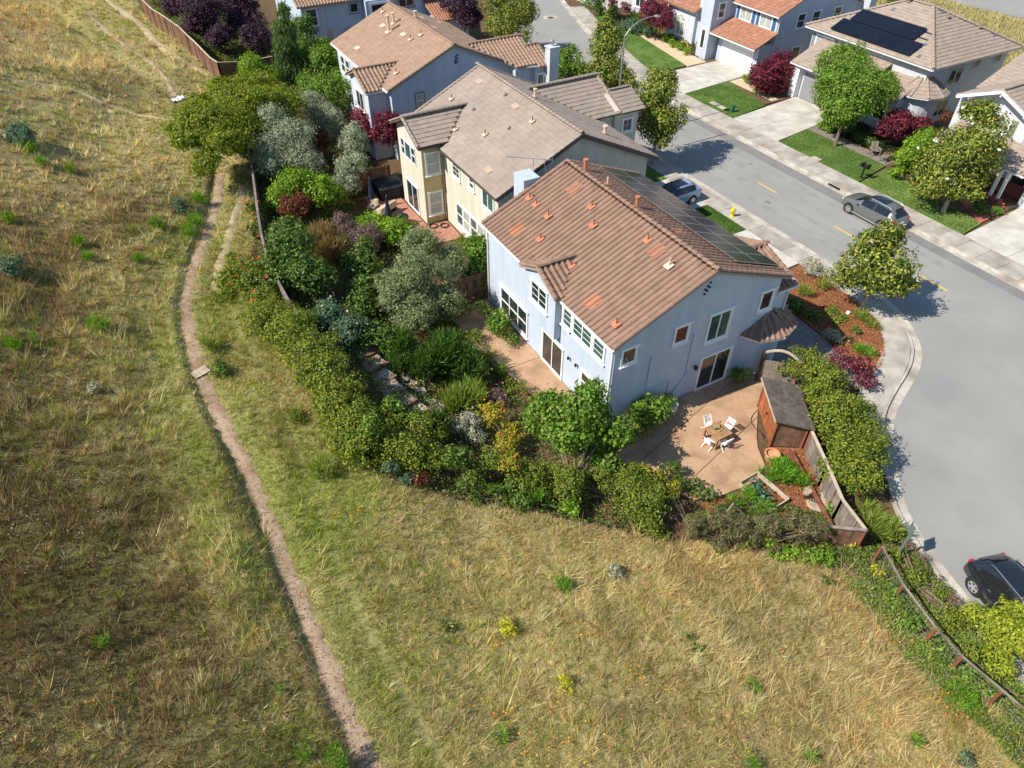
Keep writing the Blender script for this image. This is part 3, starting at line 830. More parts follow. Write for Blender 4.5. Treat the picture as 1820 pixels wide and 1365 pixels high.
# corner porch with hipped roof
ap = (26.35, 19.7, 3.85); ev = [(24.55, 19.34), (25.05, 18.5), (26.4, 18.1), (27.75, 18.6), (28.4, 20.0), (28.4, 22.5)]
for i in range(len(ev) - 1):
    pf = [(*ev[i], 2.9), (*ev[i + 1], 2.9), ap]
    if i == 4: pf = [(*ev[4], 2.9), (*ev[5], 2.9), (26.45, 22.5, 3.85), ap]
    slab(h1, pf, .1, 'soffit', 'porch_roof'); r1.face(pf); gutter(h1, (*ev[i], 2.88), (*ev[i + 1], 2.88), dz=-.05)
    if 0 < i < 5: r1.caps((*ev[i], 2.93), tuple(np.array(ap) + (0, 0, .03)), .11)
pm = wmb(h1); pm.prism([(x, y, 0) for x, y in [(24.9, 19.4), (25.3, 18.95), (26.35, 18.6), (27.3, 19.0), (27.7, 20.0), (27.6, 22.4), (26.4, 22.4), (26.4, 19.4)]], (0, 0, 2.8)); pm.build('porch_wall', 'stucco_blue', h1)
r1.finish()
# openings, garden side
window(h1, 'X', 16.25, -1, 27.35, 30.4, .42, 2.1, 3, 2, 'glass', grid=(1, 1), header=True)
window(h1, 'X', 15.85, -1, 24.75, 26.25, 4.02, 5.2, 2, 1, 'glass', grid=(1, 3))
window(h1, 'X', 16.25, -1, 22.98, 23.72, 3.88, 4.92, 1, 1, 'glass_teal', grid=(1, 3))
window(h1, 'X', 16.25, -1, 21.2, 22.8, 3.88, 4.92, 2, 1, 'glass_teal', grid=(1, 3))
window(h1, 'X', 16.25, -1, 20.15, 21.02, 3.9, 4.92, 1, 1, 'glass_teal', grid=(1, 3))
window(h1, 'X', 16.25, -1, 23.6, 25.6, .12, 2.15, 2, 1, 'glass', sill=False, name='sliding_door')
window(h1, 'X', 16.25, -1, 20.95, 21.75, .9, 2.15, 1, 2, 'glass')
# openings, gable side
for (u0, v0, u1, v1, c, gl) in ((1107, 624, 1128, 634, 1, 'glass'), (1202, 584, 1220, 597, 1, 'glass'), (1264, 562, 1290, 590, 2, 'glass_teal'), (1356, 521, 1368, 539, 1, 'glass')):
    p, q = atY(u0, v0, 19.36), atY(u1, v1, 19.36)
    window(h1, 'Y', 19.36, -1, p[0], q[0], q[2] - (.15 if c == 2 else .22), p[2], c, 1, gl, header=True, tw=.09)
window(h1, 'Y', 19.36, -1, 22.05, 24.05, .12, 2.3, 2, 1, 'glass', sill=False, name='sliding_door')
lantern(h1, 21.6, 19.36, 2.0, -1)
m = wmb(h1)                                                           # surface conduits on the shaded gable
for a, b in (((21.05, 19.33, 4.35), (21.05, 19.33, 1.6)), ((21.05, 19.33, 1.6), (20.1, 19.33, .5)), ((21.2, 19.33, 1.75), (20.3, 19.33, .4)), ((18.5, 19.33, 3.9), (18.5, 19.33, 1.7)), ((18.5, 19.33, 1.7), (20.0, 19.33, 1.7)), ((20.0, 19.33, 1.7), (20.0, 19.33, .4))): m.bar(a, b, .05)
m.build('conduit', 'stucco_blue', h1)
m = wmb(h1)
for i, (dx, dz) in enumerate(((0, 0), (.12, .16), (.24, .32), (.0, -.26), (.14, -.12), (.24, .06))): m.tube([(21.15 + dx, 19.37, 6.95 + dz), (21.15 + dx, 19.3, 6.95 + dz)], .055, 8)
m.build('gable_vent', 'black_metal', h1)
# wall lamps garden side
m = wmb(h1); m.lathe([(.03, -.12), (.08, 0), (.05, .1)], 8, (16.12, 22.9, 2.15)); m.build('wall_lamp', 'black_metal', h1)
m = wmb(h1); m.lathe([(.03, -.12), (.08, 0), (.05, .1)], 8, (16.12, 22.2, 2.2)); m.build('wall_lamp', 'black_metal', h1)
# roof fittings
nl = (-.444, 0, 1)
for x, y in ((18.6, 31.3), (18.56, 30.5), (18.5, 29.1), (20.3, 27.65), (19.6, 26.4), (17.35, 28.0), (20.65, 23.25), (17.4, 25.9 - .9), (16.8, 20.2)): vent(h1, x, y, zl(x) + .05, nrm=nl)
vent(h1, 20.3, 21.1, zl(20.3) + .05, .5, .04, 'vent_pale', 'vent_pale', nl)
vent(h1, 22.0, 30.9, zr(22.0), .62, .11, 'vent_orange', 'vent_orange', (.386, 0, 1), True); vent(h1, 22.15, 28.9, zr(22.1), .5, .05, 'vent_pale', 'vent_orange', (.386, 0, 1)); vent(h1, 21.9, 25.9, zr(21.9), .62, .09, 'vent_orange', 'vent_orange', (.386, 0, 1), True)
for x, y in ((20.5, 29.6), (16.9, 29.75), (16.85, 22.2), (20.5, 22.3)): patch_tiles(h1, x, y, zl(x), nl, 'barrel', 'tile_orange')
patch_tiles(h1, 22.4, 23.2, zr(22.4), (.386, 0, 1), 'barrel', 'tile_orange', 2, 2)
m = wmb(h1); m.box(18.7, 19.7, 32.14, 33.3, 0, 7.35); m.box(18.66, 19.74, 32.1, 33.34, 7.35, 7.43); m.build('chimney', 'stucco_blue', h1)
# solar array: each panel a piece
pv = thing('solar_array', 'two rows of dark solar panels along the street slope of the terracotta roof', 'solar panels', (25, 25.7, zr(25)))
rn = Vector((.386, 0, 1)).normalized(); dn = Vector((1, 0, -.386)).normalized(); o0 = Vector((23.45, 0, zr(23.45))) + rn * .2
for j in range(2):
    for i in range(11):
        y = 19.95 + i * 1.062; c = o0 + dn * (j * 1.72)
        q = [c + Vector((0, y, 0)), c + Vector((0, y + 1.035, 0)), c + Vector((0, y + 1.035, 0)) + dn * 1.69, c + Vector((0, y, 0)) + dn * 1.69]
        m = wmb(pv); m.prism(q, rn * .03); p = m.build('panel_frame', 'alu', pv)
        ins = [c + Vector((0, y + .035, 0)) + dn * .035, c + Vector((0, y + 1.0, 0)) + dn * .035, c + Vector((0, y + 1.0, 0)) + dn * 1.655, c + Vector((0, y + .035, 0)) + dn * 1.655]
        m = wmb(pv); m.prism([k + rn * .031 for k in ins], rn * .004); m.build('panel_glass', 'pv_cell', p)
m = wmb(pv)
for k in (.35, 1.3, 2.1, 3.05): c = o0 + dn * k - rn * .06; m.bar(c + Vector((0, 19.9, 0)), c + Vector((0, 31.65, 0)), .05)
m.build('rail', 'black_metal', pv)
# TV antenna strapped to the chimney
an = thing('antenna', 'thin grey television antenna on a mast beside the white chimney', 'antenna', (19.76, 32.9, 6.2))
m = MB(); m.tube([(0, 0, 0), (0, 0, 2.0)], .025, 6); m.build('mast', 'alu', an)
m = MB(); m.bar((-1.3, .9, 2.05), (.9, -.6, 1.95), .03)
for k in range(7):
    t = k / 6; c = Vector((-1.3 + 2.2 * t, .9 - 1.5 * t, 2.05 - .1 * t)); w = .25 + .3 * t; m.bar(c + Vector((-.55 * w, -.83 * w, 0)), c + Vector((.55 * w, .83 * w, 0)), .015)
m.bar((.5, -.33, 1.97), (1.0, -.2, 1.6), .015); m.bar((.5, -.33, 1.97), (.3, -.9, 1.5), .015)
m.build('elements', 'alu', an)

# ---------------------------------------------------------------- beige house
h2 = thing('house', 'cream stucco house with taupe flat tile roof beside the corner house', 'house', (24, 41, 0))
za = lambda x: 8.3 - .462 * abs(x - 23.95)
gable_block(h2, 18.3, 29.6, 34.55, 47.6, lambda x: za(x) - .16, 23.95, 'stucco_cream')
Lp = [(18.0, 34.2, za(18.0)), (23.95, 34.2, 8.3), (23.95, 47.9, 8.3), (18.0, 47.9, za(18.0))]
Rp = [(23.95, 34.2, 8.3), (30.2, 34.2, za(30.2)), (30.2, 47.9, za(30.2)), (23.95, 47.9, 8.3)]
slab(h2, Lp, .14, 'trim_brown'); slab(h2, Rp, .14, 'trim_brown')
r2 = Roof(h2, 'flat', 'tile_taupe', 300)
for X0 in (18.0, 30.2): r2.caps((X0, 47.84, za(X0) + .02), (23.95, 47.84, 8.31), .12, .03)
r2.face(Lp); r2.face(Rp); r2.caps((23.95, 34.15, 8.33), (23.95, 47.95, 8.33), .13, .05)
zwg = lambda y: 7.0 - .46 * abs(y - 44.7)
gable_block_x(h2, 16.75, 20.0, 42.6, 46.8, lambda y: zwg(y) - .16, 44.7, -.05, 'stucco_cream', 'rear_wing')
m = wmb(h2); m.box(16.74, 18.31, 42.585, 42.62, 0.02, 5.5); m.build('ochre_panel', 'stucco_ochre', h2)
for sg in (-1, 1):
    e = 44.7 + sg * 2.45; xe = 23.95 - (8.3 - zwg(e)) / .462; xr = 23.95 - (8.3 - 7.0) / .462
    pf = [(16.35, e, zwg(e) + .04), (xe, e, zwg(e) + .04), (xr, 44.7, 7.04), (16.35, 44.7, 7.04)]
    slab(h2, pf, .13, 'trim_brown', 'wing_roof'); r2.face(pf); r2.caps((16.42, e, zwg(e) + .06), (16.42, 44.7, 7.06), .11, .03)
r2.caps((16.35, 44.7, 7.07), (xr, 44.7, 7.07), .12, .05)
gutter(h2, (16.4, 42.2, zwg(42.25)), (17.95, 42.2, zwg(42.25)), 'gutter_dark')
zfw = lambda y: 7.3 - .46 * abs(y - 44.4)
gable_block_x(h2, 29.0, 31.8, 41.2, 47.4, lambda y: zfw(y) - .16, 44.4, -.05, 'stucco_cream', 'front_wing')
for sg in (-1, 1):
    e = 44.4 + sg * 3.5; xe = 23.95 + (8.3 - zfw(e)) / .462; xr = 23.95 + 1.0 / .462
    pf = [(32.0, e, zfw(e) + .04), (xe, e, zfw(e) + .04), (xr, 44.4, 7.34), (32.0, 44.4, 7.34)]
    slab(h2, pf, .13, 'trim_brown', 'wing_roof'); r2.face(pf); r2.caps((31.95, e, zfw(e) + .06), (31.95, 44.4, 7.36), .11, .03)
r2.caps((xr, 44.4, 7.37), (32.0, 44.4, 7.37), .12, .05)
zg2 = lambda y: 6.75 - .46 * abs(y - 42.6)
gable_block_x(h2, 31.5, 33.6, 41.0, 44.2, lambda y: zg2(y) - .16, 42.6, -.05, 'stucco_cream', 'front_bay')
for sg in (-1, 1):
    e = 42.6 + sg * 2.0
    pf = [(33.9, e, zg2(e)), (31.9, e, zg2(e)), (31.9, 42.6, 6.75), (33.9, 42.6, 6.75)]
    slab(h2, pf, .13, 'trim_brown', 'bay_roof'); r2.face(pf)
r2.caps((31.9, 42.6, 6.78), (33.9, 42.6, 6.78), .11, .04)
window(h2, 'Y', 41.0, -1, 32.3, 33.1, 4.2, 5.1, 1, 1, 'glass', grid=(2, 2), trim='trim_white')
r2.finish()
gutter(h2, (17.95, 34.2, za(18.0)), (17.95, 42.2, za(18.0)), 'gutter_dark')
for Y in (34.2,):
    for X0, sg in ((18.0, 1), (30.2, -1)):
        m = wmb(h2); m.bar((X0, Y - .03, za(X0) - .12), (23.95, Y - .03, 8.18), .06, .24); m.build('barge_board', 'trim_brown', h2)
window(h2, 'X', 18.3, -1, 39.95, 40.95, 4.15, 5.2, 1, 1, 'glass', grid=(2, 3)); window(h2, 'X', 18.3, -1, 37.85, 38.45, 4.35, 5.15, 1, 2, 'glass_teal')
window(h2, 'X', 18.3, -1, 35.15, 36.6, 3.95, 5.2, 2, 1, 'glass_teal')
for k in range(4): window(h2, 'X', 18.3, -1, 39.75 - k * 1.08, 40.65 - k * 1.08, .65, 2.2, 1, 2, ('glass_teal', 'glass_blind')[k % 2], tw=.07)
window(h2, 'X', 16.75, -1, 43.75, 44.4, 3.95, 5.15, 1, 2, 'glass', tw=.04, sill=False); window(h2, 'X', 16.75, -1, 44.5, 45.5, 3.95, 5.15, 1, 1, 'glass_teal', tw=.04, sill=False); window(h2, 'X', 16.75, -1, 45.6, 46.2, 3.95, 5.15, 1, 2, 'glass', tw=.04, sill=False)
window(h2, 'X', 16.75, -1, 43.9, 45.9, .1, 2.15, 2, 1, 'glass', sill=False, name='sliding_door')
window(h2, 'Y', 42.585, -1, 17.05, 17.98, 3.7, 5.2, 1, 2, 'glass_blind', 'trim_white'); window(h2, 'Y', 42.585, -1, 17.05, 17.98, .65, 2.3, 1, 2, 'glass_blind', 'trim_white')
downpipe(h2, 18.22, 42.5, .1, 5.3, 'stucco_ochre')
na = (-.462, 0, 1)
for x, y in ((20.9, 46.3), (19.5, 42.8), (20.4, 40.2), (22.8, 38.2)): vent(h2, x, y, za(x) + .03, .4, .04, 'vent_brown', 'tile_pale', na, fs=.17)
for x, y in ((21.2, 43.5), (21.6, 39.2), (23.2, 42.6)):
    m = wmb(h2); m.lathe([(.14, 0), (.14, .12), (.04, .22)], 8, (x, y, za(x) + .05)); m.build('roof_vent', 'tile_taupe', h2)
vent(h2, 25.0, 41.6, za(25.0), .55, .1, 'vent_pale', 'tile_pale', (.462, 0, 1), True); vent(h2, 27.2, 36.3, za(27.2), .5, .12, 'vent_pale', 'tile_pale', (.462, 0, 1), True)
for x, y in ((23.0, 46.0), (23.0, 40.8), (18.9, 36.9)): patch_tiles(h2, x, y, za(x), na, 'flat', M('tile_rosy', lin(178, 152, 134), None, rough=.85), 2, 1, .05)
m = wmb(h2)
for q in range(2): m.bar((20.6 + q * 9.0, 34.15, 5.6), (20.6 + q * 9.0, 34.5, 5.6), .14)
m.build('outrigger', 'trim_brown', h2)

# ---------------------------------------------------------------- third house along the row
h3 = thing('house', 'pale stucco house with tan roof and white chimney, third in the garden row', 'house', (24.5, 60, 0))
zc = lambda x: 8.25 - .43 * abs(x - 24.4)
gable_block(h3, 18.9, 29.9, 53.3, 66.4, lambda x: zc(x) - .16, 24.4, 'stucco_blue')
Lp = [(18.6, 53.0, zc(18.6)), (24.4, 53.0, 8.25), (24.4, 66.7, 8.25), (18.6, 66.7, zc(18.6))]
Rp = [(24.4, 53.0, 8.25), (30.2, 53.0, zc(30.2)), (30.2, 66.7, zc(30.2)), (24.4, 66.7, 8.25)]
slab(h3, Lp, .14, 'soffit'); slab(h3, Rp, .14, 'soffit')
r3 = Roof(h3, 'flat', 'tile_tan', 0, False); r3b = Roof(h3, 'barrel', 'tile_tan', 0, False, 'wing_tile_field')
r3.face(Lp); r3.face(Rp); r3.caps((24.4, 52.95, 8.28), (24.4, 66.7, 8.28), .14, .05)
for X0 in (18.6, 30.2): r3.caps((X0, 53.06, zc(X0) + .02), (24.4, 53.06, 8.27), .14, .03)
zv = lambda y: 6.6 - .43 * abs(y - 56.2)
gable_block_x(h3, 17.3, 20.5, 54.2, 58.2, lambda y: zv(y) - .16, 56.2, -.05, 'stucco_white', 'rear_wing')
for sg in (-1, 1):
    e = 56.2 + sg * 2.3; xe = 24.4 - (8.25 - zv(e)) / .43; xr = 24.4 - (8.25 - 6.6) / .43
    pf = [(17.0, e, zv(e) + .04), (xe, e, zv(e) + .04), (xr, 56.2, 6.64), (17.0, 56.2, 6.64)]
    slab(h3, pf, .13, 'soffit', 'wing_roof'); r3b.face(pf); r3b.caps((17.1, e, zv(e) + .07), (17.1, 56.2, 6.68), .12, .03)
r3b.caps((17.0, 56.2, 6.68), (xr, 56.2, 6.68), .13, .04)
zx = lambda y: 7.35 - .43 * abs(y - 55.2)
gable_block_x(h3, 29.5, 31.4, 52.3, 58.0, lambda y: zx(y) - .16, 55.2, -.05, 'stucco_blue', 'front_wing')
for sg in (-1, 1):
    e = 55.2 + sg * 3.1; xe = 24.4 + (8.25 - zx(e)) / .43; xr = 24.4 + .9 / .43
    pf = [(31.6, e, zx(e) + .04), (xe, e, zx(e) + .04), (xr, 55.2, 7.39), (31.6, 55.2, 7.39)]
    slab(h3, pf, .13, 'soffit', 'wing_roof'); r3b.face(pf)
r3b.caps((xr, 55.2, 7.44), (31.6, 55.2, 7.44), .13, .04)
zy = lambda y: 6.9 - .43 * abs(y - 54.0)
gable_block_x(h3, 31.2, 32.4, 52.0, 56.0, lambda y: zy(y) - .16, 54.0, -.05, 'stucco_blue', 'front_bay')
for sg in (-1, 1):
    e = 54.0 + sg * 2.3
    pf = [(32.6, e, zy(e)), (31.4, e, zy(e)), (31.4, 54.0, 6.9), (32.6, 54.0, 6.9)]
    slab(h3, pf, .13, 'soffit', 'bay_roof'); r3b.face(pf)
r3b.caps((31.4, 54.0, 6.95), (32.6, 54.0, 6.95), .12, .03)
r3.finish(); r3b.finish()
gutter(h3, (30.3, 52.05, zx(52.1)), (32.6, 51.65, zx(52.1) - .05)); gutter(h3, (18.52, 53.0, zc(18.6)), (18.52, 66.7, zc(18.6))); gutter(h3, (17.0, 53.85, zv(53.9)), (18.6, 53.85, zv(53.9)))
m = wmb(h3); m.box(32.1, 33.0, 51.2, 51.98, 0, 7.3); m.box(32.04, 33.06, 51.14, 52.04, 7.3, 7.4); m.build('chimney', 'stucco_white', h3)
m = wmb(h3); m.lathe([(.14, 7.4), (.14, 7.75), (.2, 7.8), (.03, 7.95)], 10, (32.55, 51.6, 0)); m.build('chimney_cap', 'alu', h3)
window(h3, 'Y', 53.3, -1, 20.95, 21.6, 3.9, 5.05, 1, 2, 'glass_blind', 'shutter_grey'); window(h3, 'Y', 52.0, -1, 31.45, 32.0, 4.2, 5.2, 1, 1, 'glass')
window(h3, 'X', 18.9, -1, 63.2, 64.2, 3.6, 5.0, 1, 2, 'glass'); window(h3, 'X', 18.9, -1, 64.5, 65.5, 3.6, 5.0, 1, 2, 'glass'); window(h3, 'X', 18.9, -1, 60.2, 61.2, 4.0, 5.0, 1, 1, 'glass')
window(h3, 'X', 17.3, -1, 55.4, 57.0, 3.6, 5.0, 2, 1, 'glass')
m = wmb(h3)
for dx, dz in ((0, 0), (.18, .1), (.06, .25), (.2, .38), (.0, -.2), (.16, -.12)): m.tube([(24.55 + dx, 53.31, 7.05 + dz), (24.55 + dx, 53.22, 7.05 + dz)], .07, 8)
m.build('gable_vent', 'black_metal', h3)
nc = (-.43, 0, 1)
vent(h3, 22.3, 61.6, zc(22.3), 1.25, .13, 'vent_pale', 'tile_pale', nc, True, .3); vent(h3, 23.1, 62.4, zc(23.1), .8, .11, 'vent_pale', 'tile_pale', nc, True)
for x, y in ((23.4, 65.6), (22.8, 58.0), (20.0, 54.6), (23.6, 57.6)): vent(h3, x, y, zc(x) + .03, .4, .045, 'vent_brown', 'tile_pale', nc)
vent(h3, 25.0, 62.0, zc(25.0), .5, .13, 'vent_pale', 'tile_pale', (.43, 0, 1), True)
for x, y in ((19.6, 62.5), (22.8, 59.6), (22.4, 63.3)): patch_tiles(h3, x, y, zc(x), nc, 'flat', 'tile_pale', 2, 1, .05)
for x, y in ((26.2, 63.5), (28.3, 64.5), (25.6, 59.5)): patch_tiles(h3, x, y, zc(x), (.43, 0, 1), 'flat', 'tile_pale', 2, 1, .05)
# satellite dish behind the third house's eave
sd = thing('satellite_dish', 'dark grey satellite dish at the far eave corner of the tan roofed house', 'dish', (18.9, 67.2, 5.5))
m = MB(); m.lathe([(.02, .0), (.2, .03), (.36, .1), (.45, .2)], 16); q = m.build('reflector', 'black_metal', sd); q.rotation_euler = (0, math.radians(-65), math.radians(20)); q.location = (0, 0, .7)
MB().tube([(0, 0, 0), (0, 0, .7)], .04, 6).build('arm', 'black_metal', sd)

# ---------------------------------------------------------------- house at the top of the row
h4 = thing('house', 'pale blue house at the top of the garden row behind the cypress', 'house', (27, 86, 0))
m = wmb(h4); m.box(19.9, 34.5, 81, 92, -.05, 5.35); m.build('wall', 'stucco_blue', h4)
m = wmb(h4); m.box(26.6, 29.8, 79.8, 81.1, -.05, 5.2); m.build('bay', 'stucco_blue', h4)
pf = [(19.4, 80.4, 5.35), (35, 80.4, 5.35), (35, 86.5, 8.0), (19.4, 86.5, 8.0)]
slab(h4, pf, .14, 'soffit'); r4 = Roof(h4, 'barrel', 'tile_tan', 0, False); r4.face(pf)
pf2 = [(19.4, 92.6, 5.35), (35, 92.6, 5.35), (35, 86.5, 8.0), (19.4, 86.5, 8.0)]; slab(h4, pf2, .14, 'soffit'); r4.face(pf2); r4.finish()
window(h4, 'Y', 81, -1, 20.4, 21.5, 3.3, 4.9, 1, 2, 'glass'); window(h4, 'Y', 81, -1, 25.2, 26.1, 4.0, 4.9, 1, 1, 'glass', 'shutter_grey')
window(h4, 'Y', 79.8, -1, 27.2, 29.2, 2.9, 4.8, 1, 1, 'glass', tw=.2); window(h4, 'Y', 81, -1, 30.8, 32.6, 3.8, 4.9, 2, 1, 'glass', 'shutter_grey')
m = wmb(h4); m.bar((22.6, 80.95, 5.2), (22.6, 80.95, .1), .09); m.build('downpipe', 'gutter_white', h4)
window(h4, 'Y', 81, -1, 21.2, 22.6, .5, 2.0, 1, 1, 'glass')
# side porch roof right of the bay
pf = [(33.6, 77.2, 2.9), (38, 77.2, 2.9), (38, 80.9, 4.2), (33.6, 80.9, 4.2)]
m = wmb(h4); m.box(34, 37.7, 77.7, 81, -.05, 2.85); m.build('porch_wall', 'stucco_blue', h4); slab(h4, pf, .12, 'soffit', 'porch_roof'); r4 = Roof(h4, 'barrel', 'tile_rust', 0, False, 'porch_tile_field'); r4.face(pf); r4.finish()

# ---------------------------------------------------------------- blue house across the street
hb = thing('house', 'blue grey house across the street with rust garage roof and blue shutters', 'house', (66, 59, 0))
zB = lambda x: 5.55 + .43 * min(x - 60.0, 72 - x)
gable_block(hb, 60.4, 72.0, 53.6, 66.5, lambda x: zB(x) - .16, 66.0, 'stucco_blue')
rb = Roof(hb, 'flat', 'tile_rust', 0, False)
for pf in ([(60.0, 53.2, zB(60.0)), (66.0, 53.2, 8.13), (66.0, 66.9, 8.13), (60.0, 66.9, zB(60.0))], [(66.0, 53.2, 8.13), (72.4, 53.2, zB(72.4)), (72.4, 66.9, zB(72.4)), (66.0, 66.9, 8.13)]):
    slab(hb, pf, .14, 'soffit'); rb.face(pf)
gutter(hb, (59.94, 53.2, zB(60.0)), (59.94, 60.6, zB(60.0)))
m = wmb(hb); m.box(58.7, 60.45, 53.7, 59.6, -.05, 2.9); m.build('garage', 'stucco_blue', hb)
pf = [(57.6, 53.2, 2.85), (57.6, 59.9, 2.85), (60.38, 59.9, 4.0), (60.38, 53.2, 4.0)]
slab(hb, pf, .13, 'soffit', 'garage_roof'); rb.face(pf); gutter(hb, (57.54, 53.2, 2.85), (57.54, 59.9, 2.85))
for y in (55.0, 58.3): patch_tiles(hb, 59.1, y, 3.47, (-.41, 0, 1), 'flat', 'tile_orange', 2, 1, .05)
m = wmb(hb); m.box(58.62, 58.71, 54.2, 58.9, .1, 2.5); gd = m.build('garage_door', 'trim_white', hb)
for k in range(1, 4): mm = wmb(hb); mm.box(58.6, 58.625, 54.25, 58.85, .1 + k * .6 - .02, .1 + k * .6); mm.build('panel_joint', 'gutter_white', gd)
m = wmb(hb); m.box(57.5, 60.4, 60.0, 61.6, -.05, 7.5); m.build('entry_tower', 'stucco_grey', hb)
m = wmb(hb); m.box(59.3, 60.45, 61.5, 64.0, -.05, 6.5); m.build('entry_bay', 'stucco_white', hb)
m = wmb(hb); m.box(58.9, 60.45, 64.0, 68.6, -.05, 4.0); m.build('front_room', 'stucco_white', hb)
pf = [(58.4, 63.7, 3.75), (58.4, 69.0, 3.75), (61.5, 69.0, 5.0), (61.5, 63.7, 5.0)]; slab(hb, pf, .12, 'soffit', 'front_roof'); rb.face(pf); rb.finish()
window(hb, 'X', 60.4, -1, 57.3, 58.9, 4.05, 5.25, 2, 1, 'glass_blind', grid=(1, 1)); window(hb, 'X', 60.4, -1, 54.4, 56.0, 4.05, 5.25, 2, 1, 'glass_blind')
for a0, a1 in ((56.78, 57.18), (59.02, 59.42), (53.88, 54.28), (56.12, 56.52)): shutter(hb, 60.4, -1, a0, a1, 3.95, 5.3, 'shutter_blue')
window(hb, 'Y', 60.0, -1, 58.3, 59.1, 4.1, 5.5, 1, 2, 'glass'); window(hb, 'X', 57.5, -1, 60.5, 61.1, 1.0, 2.9, 1, 1, 'glass', sill=False)
window(hb, 'X', 58.9, -1, 65.5, 66.9, .8, 2.2, 2, 1, 'glass_blind')
m = wmb(hb); pts = [(58.85, 66.2 + .78 * math.cos(t), 2.3 + .65 * math.sin(t)) for t in np.linspace(0, math.pi, 10)]; m.prism(pts, (.03, 0, 0)); arch = m.build('arch_window', 'glass_blind', hb)
m = wmb(hb)
for i in range(9): m.bar(Vector(pts[i]), Vector(pts[i + 1]), .09)
for k in (3, 6): m.bar((58.83, 66.2, 2.3), Vector(pts[k]), .05)
m.build('frame', 'trim_white', arch)
window(hb, 'X', 59.3, -1, 62.2, 63.2, 1.0, 2.6, 1, 2, 'glass'); window(hb, 'X', 59.3, -1, 62.3, 63.1, 4.2, 5.6, 1, 1, 'glass', 'shutter_blue')
for x0, x1 in ((63.1, 64.1), (65.2, 66.2), (68.3, 69.3)): window(hb, 'Y', 53.6, -1, x0, x1, 4.0, 5.3, 1, 2, 'glass')
window(hb, 'Y', 53.6, -1, 63.4, 64.5, .1, 2.1, 1, 1, 'glass', sill=False, name='side_door'); downpipe(hb, 60.5, 53.5, .1, 5.3)
m = wmb(hb); m.box(72.0, 73.0, 52.4, 53.55, 0, 9.2); m.build('chimney', 'stucco_white', hb)
pvb = thing('solar_array', 'black solar panels on the rust roof of the blue grey house', 'solar panels', (62.3, 58, 6.5))
bn = Vector((-.43, 0, 1)).normalized(); bd = Vector((-1, 0, -.43)).normalized()
for i in range(4):
    for j in range(2):
        c = Vector((64.3, 54.6 + i * 1.75, zB(64.3))) + bn * .22 + bd * (j * 1.06)
        m = wmb(pvb); m.prism([c, c + Vector((0, 1.72, 0)), c + Vector((0, 1.72, 0)) + bd * 1.03, c + bd * 1.03], bn * .035); m.build('panel', 'pv_cell', pvb)

# ---------------------------------------------------------------- white house with hipped roof
hc = thing('house', 'white house with sandy hipped roof, black panels and round turret across the street', 'house', (66, 43, 0))
m = wmb(hc); m.box(61.0, 72.0, 36.8, 49.6, -.05, 5.35); m.build('wall', 'stucco_white', hc)
rc = Roof(hc, 'flat', 'tile_sand', 0, False)
e0, ex1, ey0, ey1 = 60.4, 72.6, 36.1, 50.2; rx0, ry0, ry1, rz = 66.5, 42.0, 44.4, 8.2
A, B, C_, D = (e0, ey0, 5.5), (ex1, ey0, 5.5), (ex1, ey1, 5.5), (e0, ey1, 5.5); Rg0, Rg1 = (rx0, ry0, rz), (rx0, ry1, rz)
for pf in ([A, D, Rg1, Rg0], [A, B, Rg0], [B, C_, Rg1, Rg0], [C_, D, Rg1]): slab(hc, pf, .14, 'soffit'); rc.face(pf)
for a, b in ((A, Rg0), (B, Rg0), (C_, Rg1), (D, Rg1), (Rg0, Rg1)): rc.caps(tuple(np.array(a) + (0, 0, .02)), tuple(np.array(b) + (0, 0, .02)), .15, .05)
for a, b in ((A, D), (A, B)): gutter(hc, a, b)
# garage block with lower roof, and porch
m = wmb(hc); m.box(58.2, 61.05, 41.0, 47.9, -.05, 3.1); m.build('garage', 'stucco_white', hc)
pf = [(57.4, 40.3, 3.2), (57.4, 48.3, 3.2), (60.98, 48.3, 4.7), (60.98, 40.3, 4.7)]; slab(hc, pf, .13, 'soffit', 'garage_roof'); rc.face(pf); gutter(hc, (57.34, 40.3, 3.2), (57.34, 48.3, 3.2))
m = wmb(hc); m.box(58.12, 58.21, 42.0, 46.9, .1, 2.4); m.build('garage_door', 'shutter_grey', hc)
m = wmb(hc); m.box(57.6, 58.25, 47.2, 47.9, 0, 3.0); m.build('pillar', 'trim_white', hc)
m = wmb(hc); m.box(58.9, 61.05, 37.2, 40.9, -.05, 2.9); m.build('front_room', 'stucco_white', hc)
pf = [(58.3, 36.9, 3.0), (58.3, 41.0, 3.0), (60.98, 41.0, 4.2), (60.98, 36.9, 4.2)]; slab(hc, pf, .12, 'soffit', 'front_roof'); rc.face(pf)
window(hc, 'X', 58.9, -1, 38.0, 40.2, .8, 2.2, 2, 1, 'glass')
